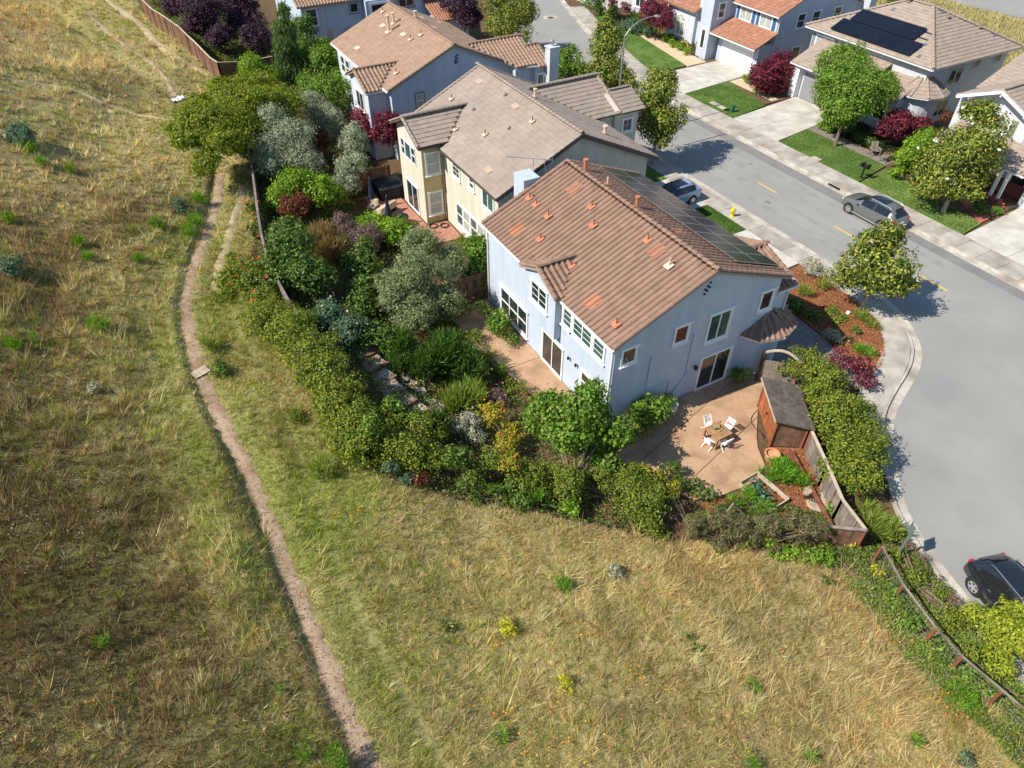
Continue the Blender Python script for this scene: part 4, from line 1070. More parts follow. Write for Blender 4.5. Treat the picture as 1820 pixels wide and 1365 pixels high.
# turret
tc = (61.6, 37.3); nt_ = 10
m = wmb(hc); m.lathe([(1.75, -.05), (1.75, 3.35)], 24, (*tc, 0)); m.build('turret', 'stucco_white', hc, smooth=False)
tp = [(tc[0] + 2.3 * math.cos(2 * math.pi * (k + .5) / nt_), tc[1] + 2.3 * math.sin(2 * math.pi * (k + .5) / nt_), 3.3) for k in range(nt_)]
for k in range(nt_):
    pf = [tp[k], tp[(k + 1) % nt_], (*tc, 4.75)]; slab(hc, pf, .12, 'soffit', 'turret_roof'); rc.face(pf)
    rc.caps(tuple(np.array(tp[k]) + (0, 0, .02)), (*tc, 4.8), .1, .03); gutter(hc, tp[k], tp[(k + 1) % nt_], dz=-.06)
rc.finish()
window(hc, 'X', 61.0, -1, 47.0, 49.0, 3.6, 4.9, 2, 1, 'glass_blind')
for a0, a1 in ((46.45, 46.88), (49.12, 49.5)): shutter(hc, 61.0, -1, a0, a1, 3.55, 4.95, 'shutter_grey')
m = wmb(hc)
for z in (3.15, 3.3): m.bar((60.7, 46.6, z), (60.7, 49.3, z), .05)
for y in np.arange(46.6, 49.4, .45): m.bar((60.7, y, 3.05), (60.7, y, 3.35), .04); m.bar((60.7, y, 3.1), (61.0, y, 3.1), .04)
m.build('flower_rail', 'trim_white', hc)
window(hc, 'X', 61.0, -1, 44.0, 45.6, 3.6, 4.9, 2, 1, 'glass_blind'); shutter(hc, 61.0, -1, 43.4, 43.88, 3.55, 4.95, 'shutter_grey'); shutter(hc, 61.0, -1, 45.72, 46.2, 3.55, 4.95, 'shutter_grey')
window(hc, 'Y', 36.8, -1, 64.3, 66.0, 3.3, 4.75, 2, 1, 'glass', 'stucco_white', sill=False); window(hc, 'Y', 36.8, -1, 67.3, 68.1, 4.3, 5.0, 1, 1, 'glass', 'stucco_white', sill=False)
window(hc, 'Y', 36.8, -1, 63.9, 65.6, .5, 2.0, 2, 1, 'glass', 'stucco_white', sill=False); window(hc, 'Y', 36.8, -1, 70.3, 71.1, 4.3, 5.0, 1, 1, 'glass', 'stucco_white', sill=False)
vent(hc, 66.2, 44.2, 8.0, .5, .1, 'vent_brown', 'alu', (-.44, 0, 1), True)
sl = lambda y: 5.5 + (y - ey0) * (rz - 5.5) / (ry0 - ey0)
vent(hc, 67.0, 40.6, sl(40.6), .45, .07, 'alu', 'alu', (0, -.46, 1)); vent(hc, 69.5, 38.9, sl(38.9), .45, .07, 'alu', 'alu', (0, -.46, 1))
sx = lambda x: 5.5 + (x - e0) * (rz - 5.5) / (rx0 - e0)
for x, y in ((64.9, 44.7), (64.0, 40.5), (62.4, 38.9), (61.1, 38.2)): patch_tiles(hc, x, y, sx(x), (-.443, 0, 1), 'flat', 'alu', 1, 1, .03)
for x, y in ((67.0, 41.3), (70.5, 37.9)): patch_tiles(hc, x, y, sl(y), (0, -.46, 1), 'flat', 'alu', 2, 1, .05)
pvc = thing('solar_array', 'black solar panels in two offset rows on the sandy hipped roof', 'solar panels', (62, 43, 6.2))
cn = Vector((-.443, 0, 1)).normalized(); cd_ = Vector((-1, 0, -.443)).normalized()
for (xt, y0, cnt) in ((62.25, 38.85, 5), (63.85, 40.0, 4)):
    for i in range(cnt):
        c = Vector((xt, y0 + i * 1.74, sx(xt))) + cn * .22
        L_ = 1.72
        m = wmb(pvc); m.prism([c, c + Vector((0, L_, 0)), c + Vector((0, L_, 0)) + cd_ * 1.68, c + cd_ * 1.68], cn * .035); m.build('panel', 'pv_cell', pvc)
m = wmb(pvc)
for x in (61.2, 61.9, 62.8, 63.5): m.bar((x, 39.0, sx(x) + .17), (x, 46.5, sx(x) + .17), .05)
m.build('rail', 'black_metal', pvc)

# ---------------------------------------------------------------- house at the right edge
hd = thing('house', 'white gabled house with olive shutters at the right edge behind the magnolia', 'house', (62, 27, 0))
m = wmb(hd); m.box(57.6, 70, 22.4, 31.4, -.05, 5.3); m.build('wall', 'stucco_white', hd)
rd = Roof(hd, 'flat', 'tile_sand', 0, False)
zD = lambda y: 6.95 - .42 * abs(y - 28.2)
gable_block_x(hd, 57.5, 64, 25.6, 30.8, lambda y: zD(y) - .16, 28.2, 3.0, 'stucco_white', 'front_gable')
for sg in (-1, 1):
    e = 28.2 + sg * 3.1
    pf = [(56.75, e, zD(e)), (64.5, e, zD(e)), (64.5, 28.2, 6.95), (56.75, 28.2, 6.95)]; slab(hd, pf, .14, 'trim_white', 'gable_roof'); rd.face(pf)
    m = wmb(hd); m.bar((56.7, e, zD(e) - .1), (56.7, 28.2, 6.85), .06, .22); m.build('barge_board', 'trim_white', hd)
    rd.caps((56.8, e, zD(e)), (56.8, 28.2, 6.95), .1, .03)
rd.caps((56.75, 28.2, 6.98), (64.5, 28.2, 6.98), .13, .04)
pf = [(60.2, 21.5, 5.4), (60.2, 32.0, 5.4), (66.5, 32.0, 8.0), (66.5, 21.5, 8.0)]; slab(hd, pf, .14, 'soffit'); rd.face(pf)
pf = [(72.8, 21.5, 5.4), (72.8, 32.0, 5.4), (66.5, 32.0, 8.0), (66.5, 21.5, 8.0)]; slab(hd, pf, .14, 'soffit'); rd.face(pf); rd.caps((66.5, 21.5, 8.03), (66.5, 32, 8.03), .14, .04)
pf = [(54.9, 23.2, 2.85), (54.9, 30.6, 2.85), (57.48, 30.6, 3.75), (57.48, 23.2, 3.75)]; slab(hd, pf, .13, 'trim_white', 'porch_roof'); rd.face(pf); gutter(hd, (54.84, 23.2, 2.85), (54.84, 30.6, 2.85))
patch_tiles(hd, 56.2, 26.0, 3.32, (-.35, 0, 1), 'flat', 'tile_orange', 3, 1, .03)
rd.finish()
for y in (24.4, 25.0): m = wmb(hd); m.box(55.2, 55.4, y - .1, y + .1, .5, 2.75); m.build('porch_column', 'trim_white', hd)
m = wmb(hd); m.box(55.0, 55.6, 24.1, 25.4, -.05, .5); m.build('column_base', 'brick_wall', hd)
m = wmb(hd); m.box(57.45, 57.6, 22.5, 31.3, -.05, 1.0); m.build('brick_plinth', 'brick_wall', hd)
m = wmb(hd); m.box(56.4, 57.58, 20.2, 23.4, -.05, 2.9); m.build('garage', 'stucco_white', hd)
window(hd, 'X', 57.5, -1, 27.0, 27.9, 3.95, 5.05, 1, 1, 'glass_blind', grid=(1, 1)); window(hd, 'X', 57.5, -1, 29.1, 29.9, 3.95, 5.05, 1, 1, 'glass_blind')
for a0, a1 in ((26.45, 26.88), (28.02, 28.45), (28.55, 28.98), (30.02, 30.4)): shutter(hd, 57.5, -1, a0, a1, 3.9, 5.1, 'shutter_green')
m = wmb(hd)
for y, z in ((26.0, 5.7), (28.2, 6.55), (30.4, 5.7)): m.bar((57.5, y, z), (56.8, y, z), .12, .14)
m.build('outrigger', 'trim_white', hd)
window(hd, 'X', 57.55, -1, 24.0, 25.2, .2, 2.2, 1, 1, 'glass', sill=False, name='front_door')

# ---------------------------------------------------------------- brick fronted house at the top edge
he = thing('house', 'brick and white fronted house cut off by the top edge', 'house', (66, 76, 0))
m = wmb(he); m.box(62.6, 74, 70.5, 79, -.05, 5.4); m.build('wall', 'brick_wall', he)
m = wmb(he); m.box(61.6, 62.65, 75.8, 79, -.05, 5.4); m.build('front_bay', 'stucco_white', he)
m = wmb(he); m.box(60.6, 60.9, 74.9, 75.2, 0, 2.8); m.build('porch_column', 'trim_white', he)
window(he, 'X', 62.6, -1, 71.6, 73.0, .8, 2.2, 2, 1, 'glass'); window(he, 'X', 61.6, -1, 76.6, 78.2, .8, 2.2, 2, 1, 'glass')
pf = [(60.2, 70.0, 5.3), (60.2, 79.6, 5.3), (67, 79.6, 8), (67, 70.0, 8)]; slab(he, pf, .14, 'soffit'); re_ = Roof(he, 'flat', 'tile_tan', 0, False); re_.face(pf); re_.finish()
# ================================================================== vegetation
def unit(a):
    return a / (np.linalg.norm(a, axis=-1, keepdims=True) + 1e-9)

def leaf_arrays(c, t, n, l, w, col, fold=.18):
    """diamond leaves: centre, long axis, normal, length, width"""
    b = unit(np.cross(n, t)); n2 = np.cross(t, b)
    l = np.asarray(l).reshape(-1, 1); w = np.asarray(w).reshape(-1, 1)
    v = np.stack([c - t * l * .5, c + b * w * .5 + n2 * w * fold, c + t * l * .5, c - b * w * .5 + n2 * w * fold], 1)
    return v.reshape(-1, 3), np.repeat(col, 4, 0)

def pal_pick(pal, n, jit=.2):
    P = np.array([p[0] for p in pal]) * 1.22; w = np.array([p[1] for p in pal], float); w /= w.sum()
    i = RNG.choice(len(P), n, p=w)
    return P[i] * (1 + RNG.uniform(-jit, jit, (n, 1))) * (1 + RNG.uniform(-.06, .06, (n, 3)))

G = lambda r, g, b: lin(r, g, b)
KINDS = {
    'magnolia': dict(l=.19, w=.095, pal=[(G(120, 132, 48), 4), (G(150, 152, 64), 2.5), (G(70, 92, 32), 3), (G(46, 62, 26), 2), (G(160, 134, 70), .5)], cov=1.5, mat='leaf_gloss', sub=.34, nsub=26),
    'broad': dict(l=.16, w=.1, pal=[(G(94, 126, 42), 4), (G(120, 146, 54), 3), (G(66, 96, 32), 3), (G(134, 150, 64), 1)], cov=1.7, mat='leaf', sub=.3, nsub=34),
    'lime': dict(l=.17, w=.1, pal=[(G(112, 142, 38), 4), (G(138, 158, 50), 2), (G(80, 118, 30), 3)], cov=1.7, mat='leaf', sub=.3, nsub=30),
    'dark': dict(l=.17, w=.09, pal=[(G(80, 106, 40), 4), (G(104, 128, 50), 2), (G(54, 78, 30), 3)], cov=1.7, mat='leaf_gloss', sub=.3, nsub=30),
    'hedge': dict(l=.105, w=.062, pal=[(G(120, 134, 46), 4), (G(142, 148, 56), 2), (G(90, 108, 36), 3), (G(52, 70, 26), 1.5), (G(140, 128, 58), .5)], cov=1.15, mat='leaf', sub=.32, nsub=26),
    'hedge_deep': dict(l=.105, w=.062, pal=[(G(112, 126, 46), 4), (G(132, 142, 56), 2), (G(88, 106, 38), 3), (G(56, 72, 28), 1.5)], cov=1.15, mat='leaf', sub=.32, nsub=26),
    'olive': dict(l=.15, w=.045, pal=[(G(126, 138, 96), 4), (G(104, 120, 74), 3), (G(150, 158, 120), 2), (G(78, 90, 60), 2)], cov=1.45, mat='leaf', sub=.3, nsub=40),
    'silver': dict(l=.15, w=.05, pal=[(G(150, 158, 130), 4), (G(128, 138, 106), 3), (G(176, 180, 158), 2), (G(92, 104, 76), 2)], cov=1.45, mat='leaf', sub=.3, nsub=36),
    'acacia': dict(l=.19, w=.07, pal=[(G(122, 136, 38), 4), (G(142, 150, 48), 2.5), (G(94, 112, 32), 3), (G(60, 72, 26), 1.5)], cov=1.8, mat='leaf', sub=.27, nsub=46),
    'plum': dict(l=.17, w=.11, pal=[(G(66, 44, 58), 4), (G(88, 62, 78), 2), (G(40, 28, 36), 3), (G(110, 84, 100), .7)], cov=1.7, mat='leaf', sub=.3, nsub=34),
    'maple': dict(l=.17, w=.11, pal=[(G(104, 38, 50), 4), (G(128, 54, 66), 2), (G(70, 28, 38), 3), (G(150, 74, 82), .7)], cov=1.7, mat='leaf', sub=.3, nsub=34),
    'russet': dict(l=.13, w=.08, pal=[(G(110, 66, 44), 4), (G(92, 52, 40), 3), (G(132, 92, 54), 2)], cov=1.7, mat='leaf', sub=.32, nsub=26),
    'burgundy': dict(l=.15, w=.09, pal=[(G(110, 48, 62), 4), (G(134, 66, 78), 2), (G(76, 36, 46), 3)], cov=1.7, mat='leaf', sub=.32, nsub=26),
    'mauve': dict(l=.16, w=.04, pal=[(G(126, 104, 104), 3), (G(104, 84, 82), 3), (G(146, 126, 112), 2)], cov=1.4, mat='leaf', sub=.34, nsub=22),
    'grey': dict(l=.15, w=.06, pal=[(G(158, 158, 136), 4), (G(134, 138, 112), 3), (G(182, 178, 160), 2)], cov=1.8, mat='leaf', sub=.32, nsub=24),
    'teal': dict(l=.17, w=.07, pal=[(G(86, 112, 84), 4), (G(66, 92, 66), 3), (G(110, 130, 104), 1.5)], cov=1.8, mat='leaf', sub=.32, nsub=26),
    'gold': dict(l=.15, w=.08, pal=[(G(150, 146, 48), 4), (G(122, 130, 40), 3), (G(168, 130, 50), 1.5)], cov=1.7, mat='leaf', sub=.32, nsub=26),
    'chartreuse': dict(l=.12, w=.07, pal=[(G(140, 150, 46), 4), (G(160, 164, 58), 2), (G(108, 124, 36), 3)], cov=1.6, mat='leaf', sub=.32, nsub=26),
    'rosemary': dict(l=.34, w=.05, pal=[(G(74, 104, 44), 4), (G(96, 124, 56), 2), (G(50, 78, 34), 3)], cov=2.2, mat='leaf', sub=.34, nsub=26, spike=.8),
    'deergrass': dict(l=.6, w=.035, pal=[(G(118, 138, 58), 4), (G(142, 150, 78), 2), (G(92, 116, 44), 2)], cov=2.2, mat='blade', sub=.5, nsub=10, spike=1.0),
    'fennel': dict(l=.26, w=.03, pal=[(G(96, 140, 40), 4), (G(120, 156, 52), 2), (G(70, 112, 32), 2)], cov=1.7, mat='blade', sub=.4, nsub=14, spike=.7),
    'drygrass': dict(l=.45, w=.03, pal=[(G(150, 132, 84), 4), (G(128, 108, 66), 2), (G(104, 88, 56), 2)], cov=1.8, mat='blade', sub=.45, nsub=12, spike=.8),
    'cedar': dict(l=.34, w=.06, pal=[(G(84, 108, 56), 4), (G(104, 126, 66), 2), (G(58, 82, 42), 3)], cov=2.0, mat='leaf', sub=.3, nsub=30, droop=1.0),
    'twiggy': dict(l=.26, w=.04, pal=[(G(116, 104, 80), 4), (G(92, 82, 60), 2), (G(126, 118, 90), 2), (G(104, 118, 54), 2.5), (G(84, 100, 42), 1.5)], cov=2.0, mat='leaf', sub=.34, nsub=24),
    'mustard': dict(l=.16, w=.06, pal=[(G(188, 184, 50), 4), (G(140, 150, 44), 3), (G(204, 196, 70), 1)], cov=1.2, mat='leaf', sub=.4, nsub=14),
    'kale': dict(l=.34, w=.2, pal=[(G(82, 122, 98), 4), (G(108, 146, 120), 2), (G(62, 98, 76), 2)], cov=1.5, mat='leaf_gloss', sub=.5, nsub=8),
}
LEAVES = 0; LEAF_K = .245
def crown_mesh(name, blobs, kind, floor=None, dens=1.0, up=.35):
    """leaves on many small clumps spread over each blob's shell"""
    global LEAVES
    K = KINDS[kind]; V, Cc = [], []
    kids = []
    for c, r in blobs:                                    # every lobe breaks into smaller uneven ones
        c = np.array(c, float); r = np.array(r, float)
        nk = 5 if r[0] > .9 else (3 if r[0] > .35 else 1)
        if nk == 1: kids.append((c, r)); continue
        for k in range(nk):
            d = unit(RNG.normal(size=3)) * np.array([1, 1, .8]); kids.append((c + d * r * RNG.uniform(.32, .62), r * RNG.uniform(.58, .86)))
    for c, r in kids:
        rm = float(np.cbrt(r.prod()))
        ns = max(6, int(K['nsub'] * (.6 if rm > .8 else .4)))
        d = unit(RNG.normal(size=(ns, 3)) + np.array([0, 0, up])); rad = RNG.uniform(.45, .92, (ns, 1))
        sc = c + d * rad * r; sr = K['sub'] * rm * RNG.uniform(.6, 1.25, (ns, 1))
        area = 4 * math.pi * rm * rm
        n = int(K['cov'] * dens * LEAF_K * area / (.5 * K['l'] * K['w']))
        n = min(n, 26000)
        i = RNG.choice(ns, n, p=(sr[:, 0] ** 2) / (sr[:, 0] ** 2).sum())
        e = unit(RNG.normal(size=(n, 3)))
        p = sc[i] + e * sr[i] * RNG.uniform(.55, 1.08, (n, 1)) * np.array([1, 1, max(.75, min(1.1, r[2] / r[0]))])
        sh = RNG.random(n) < K.get('shell', .3 if rm > .5 else .45)          # the rest fills the outline between the clumps
        e2 = unit(RNG.normal(size=(n, 3)) + np.array([0, 0, .15])); ph = RNG.uniform(0, 6.28, 3)
        lump = 1 + .13 * np.sin(e2[:, 0:1] * 5 + ph[0]) * np.sin(e2[:, 1:2] * 5 + ph[1]) + .1 * np.sin(e2[:, 2:3] * 7 + e2[:, 0:1] * 4 + ph[2])
        p = np.where(sh[:, None], c + e2 * r * lump * RNG.uniform(.72, 1.0, (n, 1)), p); e = np.where(sh[:, None], e2, e)
        out = unit(p - c)
        sg_ = (RNG.random(n) < .13)[:, None]                                        # stray shoots break the outline
        p = p + sg_ * (out * .6 + np.array([0, 0, .5])) * np.minimum(RNG.exponential(.15 * min(rm, 1.0) + .03, (n, 1)), .32)
        nrm = unit(e * .7 + out * .4 + RNG.normal(size=(n, 3)) * .45 + np.array([0, 0, .35]))
        t = unit(np.cross(nrm, RNG.normal(size=(n, 3))))
        if K.get('spike'): t = unit(out * .7 + np.array([0, 0, 1.0]) * K['spike'] + RNG.normal(size=(n, 3)) * .35); nrm = unit(np.cross(t, RNG.normal(size=(n, 3))))
        if K.get('droop'): t = unit(out * .35 + np.array([0, 0, -1.0]) + RNG.normal(size=(n, 3)) * .3); nrm = unit(np.cross(t, RNG.normal(size=(n, 3))))
        ls = 1.28 * float(np.clip(rm / .6, .75, 1)); l = K['l'] * ls * RNG.uniform(.65, 1.3, n); w = K['w'] * ls * RNG.uniform(.7, 1.25, n)
        col = pal_pick(K['pal'], n) * RNG.uniform(.86, 1.16, ns)[i][:, None]
        if floor is not None:
            k = p[:, 2] > floor + .03
            p, t, nrm, l, w, col = p[k], t[k], nrm[k], l[k], w[k], col[k]
        v, cc = leaf_arrays(p, t, nrm, l, w, col); V.append(v); Cc.append(cc)
    V = np.concatenate(V); Cc = np.clip(np.concatenate(Cc), 0, 1)
    LEAVES += len(V) // 4
    return mesh_np(name, V, np.arange(len(V)).reshape(-1, 4), col=Cc)

M('bark', lin(104, 88, 74), lin(136, 118, 102), 8, .95, .6, 30)
M('bark_pale', lin(150, 138, 124), lin(174, 162, 148), 8, .95, .5, 30)
M('bark_dark', lin(62, 50, 44), lin(84, 70, 60), 8, .95, .6, 30)

def blobs_px(bl):
    """(u, v, r_px, height of centre above ground, vertical ratio) -> world ellipsoids"""
    out = []
    for u, v, r, h, zr in bl:
        p = gp(u, v, h); rr = r * depth(p) / F_PX
        rr *= 1.06; out.append((p, np.array([rr, rr, rr * zr])))
    return out

def plant(name, cat, label, kind, bl, trunk=None, group=None, bark='bark', dens=1.0, base=None, world=None, stems=0, lean=0.0):
    B = blobs_px(bl) if world is None else [(np.array(c, float), np.array(r, float)) for c, r in world]
    w = np.array([b[1][0] ** 2 for b in B]); cen = sum(b[0] * k for b, k in zip(B, w)) / w.sum()
    bx, by = (cen[0], cen[1]) if base is None else base
    gz_ = float(terr(bx, by)); 
    if bx > float(np.interp(by, TOE_Y, TOE_X)): gz_ = .05
    root = thing(name, label, cat, (bx, by, gz_), 0, group)
    off = np.array([bx, by, gz_])
    loc = [(b[0] - off, b[1]) for b in B]
    mesh = crown_mesh('crown' if trunk else 'foliage', loc, kind, 0.0, dens)
    link('crown' if trunk else 'foliage', mesh, KINDS[kind]['mat'], root)
    # woody part: trunk with limbs reaching into every blob
    m = MB()
    low = min(b[0][2] - b[1][2] * .6 for b in loc); fork = max(.25, low if trunk else .12)
    tr = trunk or .05
    top = Vector((0, 0, fork))
    if trunk: m.tube([(lean, 0, -.1), (lean * .5, 0, fork * .5), top], [tr * 1.25, tr, tr * .85], 8)
    for c, r in loc:
        tgt = Vector(c)
        k = (1 if len(loc) > 5 else max(2, int(3 * r[0]))) if trunk else 3
        for j in range(min(k, 7)):
            e = unit(RNG.normal(size=3) + np.array([0, 0, .6])) * r * .72
            q = tgt + Vector(e); st = top if trunk else Vector((RNG.normal(0, .08), RNG.normal(0, .08), 0))
            mid = st.lerp(q, .5) + Vector(RNG.normal(0, .12, 3)) * r[0] * .6
            m.tube([st, mid, q], [tr * .6, tr * .38, tr * .12], 5)
    m.build('trunk' if trunk else 'stem', bark, root)
    return root

TREES = [  # name, category, label, kind, blobs, trunk radius
    ('magnolia_tree', 'tree', 'magnolia with a few white blooms in the bark bed at the street corner', 'magnolia', [(1560, 470, 58, 3.2, .8), (1510, 488, 32, 2.6, .8), (1600, 498, 34, 2.5, .7), (1575, 418, 34, 4.6, .9), (1545, 430, 26, 4.2, .8)], .13, (35.7, 20.0)),
    ('magnolia_tree', 'tree', 'magnolia casting a round shadow on the street beside the taupe roof', 'magnolia', [(1165, 225, 42, 3.4, .9), (1172, 175, 36, 5.2, .9), (1180, 140, 24, 6.4, .9), (1195, 205, 26, 4.2, .8)], .13, None),
    ('magnolia_tree', 'tree', 'magnolia standing beside the tall street lamp', 'magnolia', [(1085, 125, 40, 3.6, .9), (1082, 80, 34, 5.4, .9), (1085, 52, 22, 6.6, 1), (1110, 150, 26, 2.8, .8)], .13, None),
    ('magnolia_tree', 'tree', 'large magnolia with white blooms on the lawn by the right edge', 'magnolia', [(1695, 290, 62, 3.4, .8), (1725, 250, 46, 5.0, .9), (1740, 205, 30, 6.6, .9), (1660, 320, 42, 2.4, .8), (1718, 330, 34, 2.2, .7)], .16, (50.6, 25.4)),
    ('magnolia_tree', 'tree', 'magnolia at the top edge beside the dark purple plum', 'magnolia', [(905, 45, 38, 3.4, .9), (900, 5, 36, 5.2, .9), (925, 20, 26, 4.4, .9)], .13, None),
    ('shade_tree', 'tree', 'round bright green tree on the lawn before the white turret house', 'broad', [(1510, 150, 62, 4.0, .85), (1470, 165, 38, 3.2, .8), (1555, 150, 36, 3.8, .8), (1500, 115, 44, 5.2, .8), (1490, 200, 36, 2.6, .8)], .14, (52.6, 37.4)),
    ('street_tree', 'tree', 'small dark leaved tree with a bare trunk at the top edge lawn', 'dark', [(1058, -14, 30, 3.6, .8)], .1, (57.5, 78.0)),
    ('maple_tree', 'tree', 'crimson maple between the two driveways across the street', 'maple', [(1372, 125, 38, 2.2, .85), (1355, 140, 24, 1.7, .8), (1392, 120, 24, 2.3, .8)], .09, None),
    ('maple_tree', 'tree', 'wide crimson maple in front of the white turret', 'maple', [(1600, 218, 32, 2.0, .7), (1580, 232, 24, 1.6, .7), (1630, 222, 24, 1.8, .7)], .08, None),
    ('plum_tree', 'tree', 'pinkish purple leaved tree by the brick house at the top', 'burgundy', [(1165, 18, 26, 3.2, .9), (1180, 40, 18, 2.2, .9)], .09, None),
    ('plum_tree', 'tree', 'dark purple plum beside the street behind the tan roof', 'plum', [(830, 20, 34, 4.2, .95), (815, -5, 28, 5.0, .9)], .12, None),
    ('plum_tree', 'tree', 'dark purple plum leaning over the brown fence corner', 'plum', [(365, 28, 38, 3.4, .85), (345, 45, 24, 2.6, .8), (385, 62, 26, 2.2, .8), (312, 12, 26, 3.0, .8)], .12, None),
    ('plum_tree', 'tree', 'second purple plum next to the weeping cedar', 'plum', [(440, 30, 38, 3.4, .85), (455, 65, 28, 2.4, .8), (425, 5, 28, 4.4, .9)], .12, None),
    ('acacia_tree', 'tree', 'broad olive green acacia spreading over the hillside trail', 'acacia', [(370, 215, 56, 3.6, .55), (430, 175, 52, 4.0, .55), (340, 240, 38, 3.0, .5), (490, 185, 46, 3.8, .6), (400, 250, 40, 3.0, .6), (370, 285, 34, 2.2, .7), (400, 150, 30, 3.6, .6), (460, 150, 38, 3.8, .6), (318, 226, 26, 2.8, .5), (405, 205, 44, 3.8, .6), (445, 215, 34, 3.6, .6), (360, 190, 34, 3.4, .5)], .2, None),
    ('green_tree', 'tree', 'yellow green leafy tree at the foot of the weeping cedar', 'lime', [(440, 120, 28, 2.6, .9), (470, 130, 22, 2.2, .9)], .08, None),
    ('green_tree', 'tree', 'dense green tree touching the tan roofed house wall', 'broad', [(590, 110, 34, 3.2, .9), (560, 95, 30, 3.4, .9), (600, 140, 24, 2.4, .9)], .11, None),
    ('green_tree', 'tree', 'rounded green tree below the satellite dish', 'broad', [(585, 165, 34, 2.8, .9), (555, 150, 28, 2.6, .9), (545, 185, 24, 2.0, .8)], .1, None),
    ('green_tree', 'tree', 'tall green tree in the gap before the top pale blue house', 'dark', [(545, 55, 28, 4.0, 1.0), (535, 85, 24, 2.8, 1.0), (620, 65, 18, 1.6, .9)], .1, None),
    ('olive_tree', 'tree', 'big grey green olive tree filling the garden by the corner house', 'olive', [(748, 490, 62, 2.7, .85), (705, 520, 40, 2.2, .8), (790, 470, 38, 2.7, .8), (740, 555, 42, 1.6, .7), (750, 440, 36, 3.6, .8), (785, 540, 34, 1.7, .8)], .14, None),
    ('olive_tree', 'tree', 'silvery olive tree at the top of the path fence', 'silver', [(510, 255, 54, 2.6, .8), (480, 215, 30, 3.4, .9), (535, 285, 38, 1.8, .8), (480, 290, 30, 1.6, .8)], .13, None),
    ('olive_tree', 'tree', 'pale silver olive tree behind the dark cypress shrub', 'silver', [(562, 195, 34, 3.2, .9), (590, 225, 28, 2.8, .9), (545, 180, 22, 3.6, .9)], .11, None),
    ('olive_tree', 'tree', 'narrow silver olive tree beside the neighbour patio', 'silver', [(628, 250, 26, 3.6, 1.0), (630, 295, 28, 2.4, 1.0), (615, 330, 24, 1.5, 1.0)], .1, None),
    ('purple_tree', 'tree', 'dark red leaved tree against the tan roofed house', 'maple', [(655, 205, 36, 3.0, .8), (690, 225, 32, 3.0, .8), (640, 235, 26, 2.2, .8)], .1, None),
    ('garden_tree', 'tree', 'multi trunk bright green tree at the garden corner hedge', 'broad', [(985, 730, 42, 3.6, .7), (1045, 715, 46, 4.0, .7), (1085, 755, 40, 3.0, .7), (1005, 775, 34, 2.6, .7), (1070, 800, 40, 1.4, .7), (955, 755, 28, 2.6, .7), (1030, 755, 40, 3.2, .7), (1060, 740, 34, 3.4, .7), (1100, 790, 30, 1.8, .7), (985, 770, 30, 2.4, .7)], .13, (12.4, 16.6)),
    ('citrus_tree', 'tree', 'dark glossy citrus tree inside the upper path fence', 'dark', [(510, 455, 52, 2.0, .9), (545, 490, 44, 1.6, .8), (480, 490, 34, 1.4, .8), (515, 415, 34, 2.6, .8)], .1, None),
]
for i, (nm, cat, lab, kind, bl, tr, base) in enumerate(TREES):
    bk = 'bark_pale' if nm in ('magnolia_tree',) else ('bark_dark' if nm in ('plum_tree', 'maple_tree') else 'bark')
    plant(nm, cat, lab, kind, bl, tr, bark=bk, base=base, lean=.0)

# white magnolia blossoms belong to the trees they sit on
def blossoms(root, n, size, colr, mat='petal', name='blossom'):
    """flowers set on the sunny skin of the plant's own foliage"""
    fo = [c for c in root.children if c.name.startswith(('crown', 'foliage'))][0].data
    co = np.empty(len(fo.vertices) * 3, np.float32); fo.vertices.foreach_get("co", co); co = co.reshape(-1, 3)
    cand = co[RNG.choice(len(co), min(len(co), 4000), replace=False)]
    cell = {}
    for p in cand:
        k = (int(p[0] / .35), int(p[1] / .35))
        if k not in cell or p[2] > cell[k][2]: cell[k] = p
    top = list(cell.values()); mb = MB()
    for k in range(6):
        a = k * math.pi / 3; d = Vector((math.cos(a), math.sin(a), .45)); q = Vector((-math.sin(a), math.cos(a), 0))
        mb.add([(0, 0, 0), d * size * .55 + q * size * .28, d * size, d * size * .55 - q * size * .28], [(0, 1, 2, 3)])
    me = mb.mesh(name); c = me.attributes.new("Col", 'FLOAT_COLOR', 'POINT'); c.data.foreach_set("color", np.tile(list(colr) + [1], len(me.vertices)).astype(np.float32))
    for i in RNG.choice(len(top), min(n, len(top)), replace=False):
        o = link(name, me, mat, root); o.location = tuple(float(v) for v in top[i]); o.rotation_euler = (RNG.normal(0, .4), RNG.normal(0, .4), RNG.uniform(0, 6))
WB = tuple(lin(240, 232, 220))
mags = [o for o in bpy.data.objects if o.name.startswith('magnolia_tree')]
for o, n in ((mags[0], 5), (mags[3], 8)): blossoms(o, n, .15, WB)

# ---------------- weeping cedar
ced = [(502, 30, 16, 6.2, 1.6), (503, 58, 18, 5.0, 1.5), (508, 88, 22, 3.6, 1.3), (512, 118, 28, 2.2, 1.0), (530, 140, 30, 1.2, .7)]
plant('cedar_tree', 'tree', 'tall weeping cedar with drooping boughs near the pale blue house', 'cedar', ced, .13, dens=1.1)

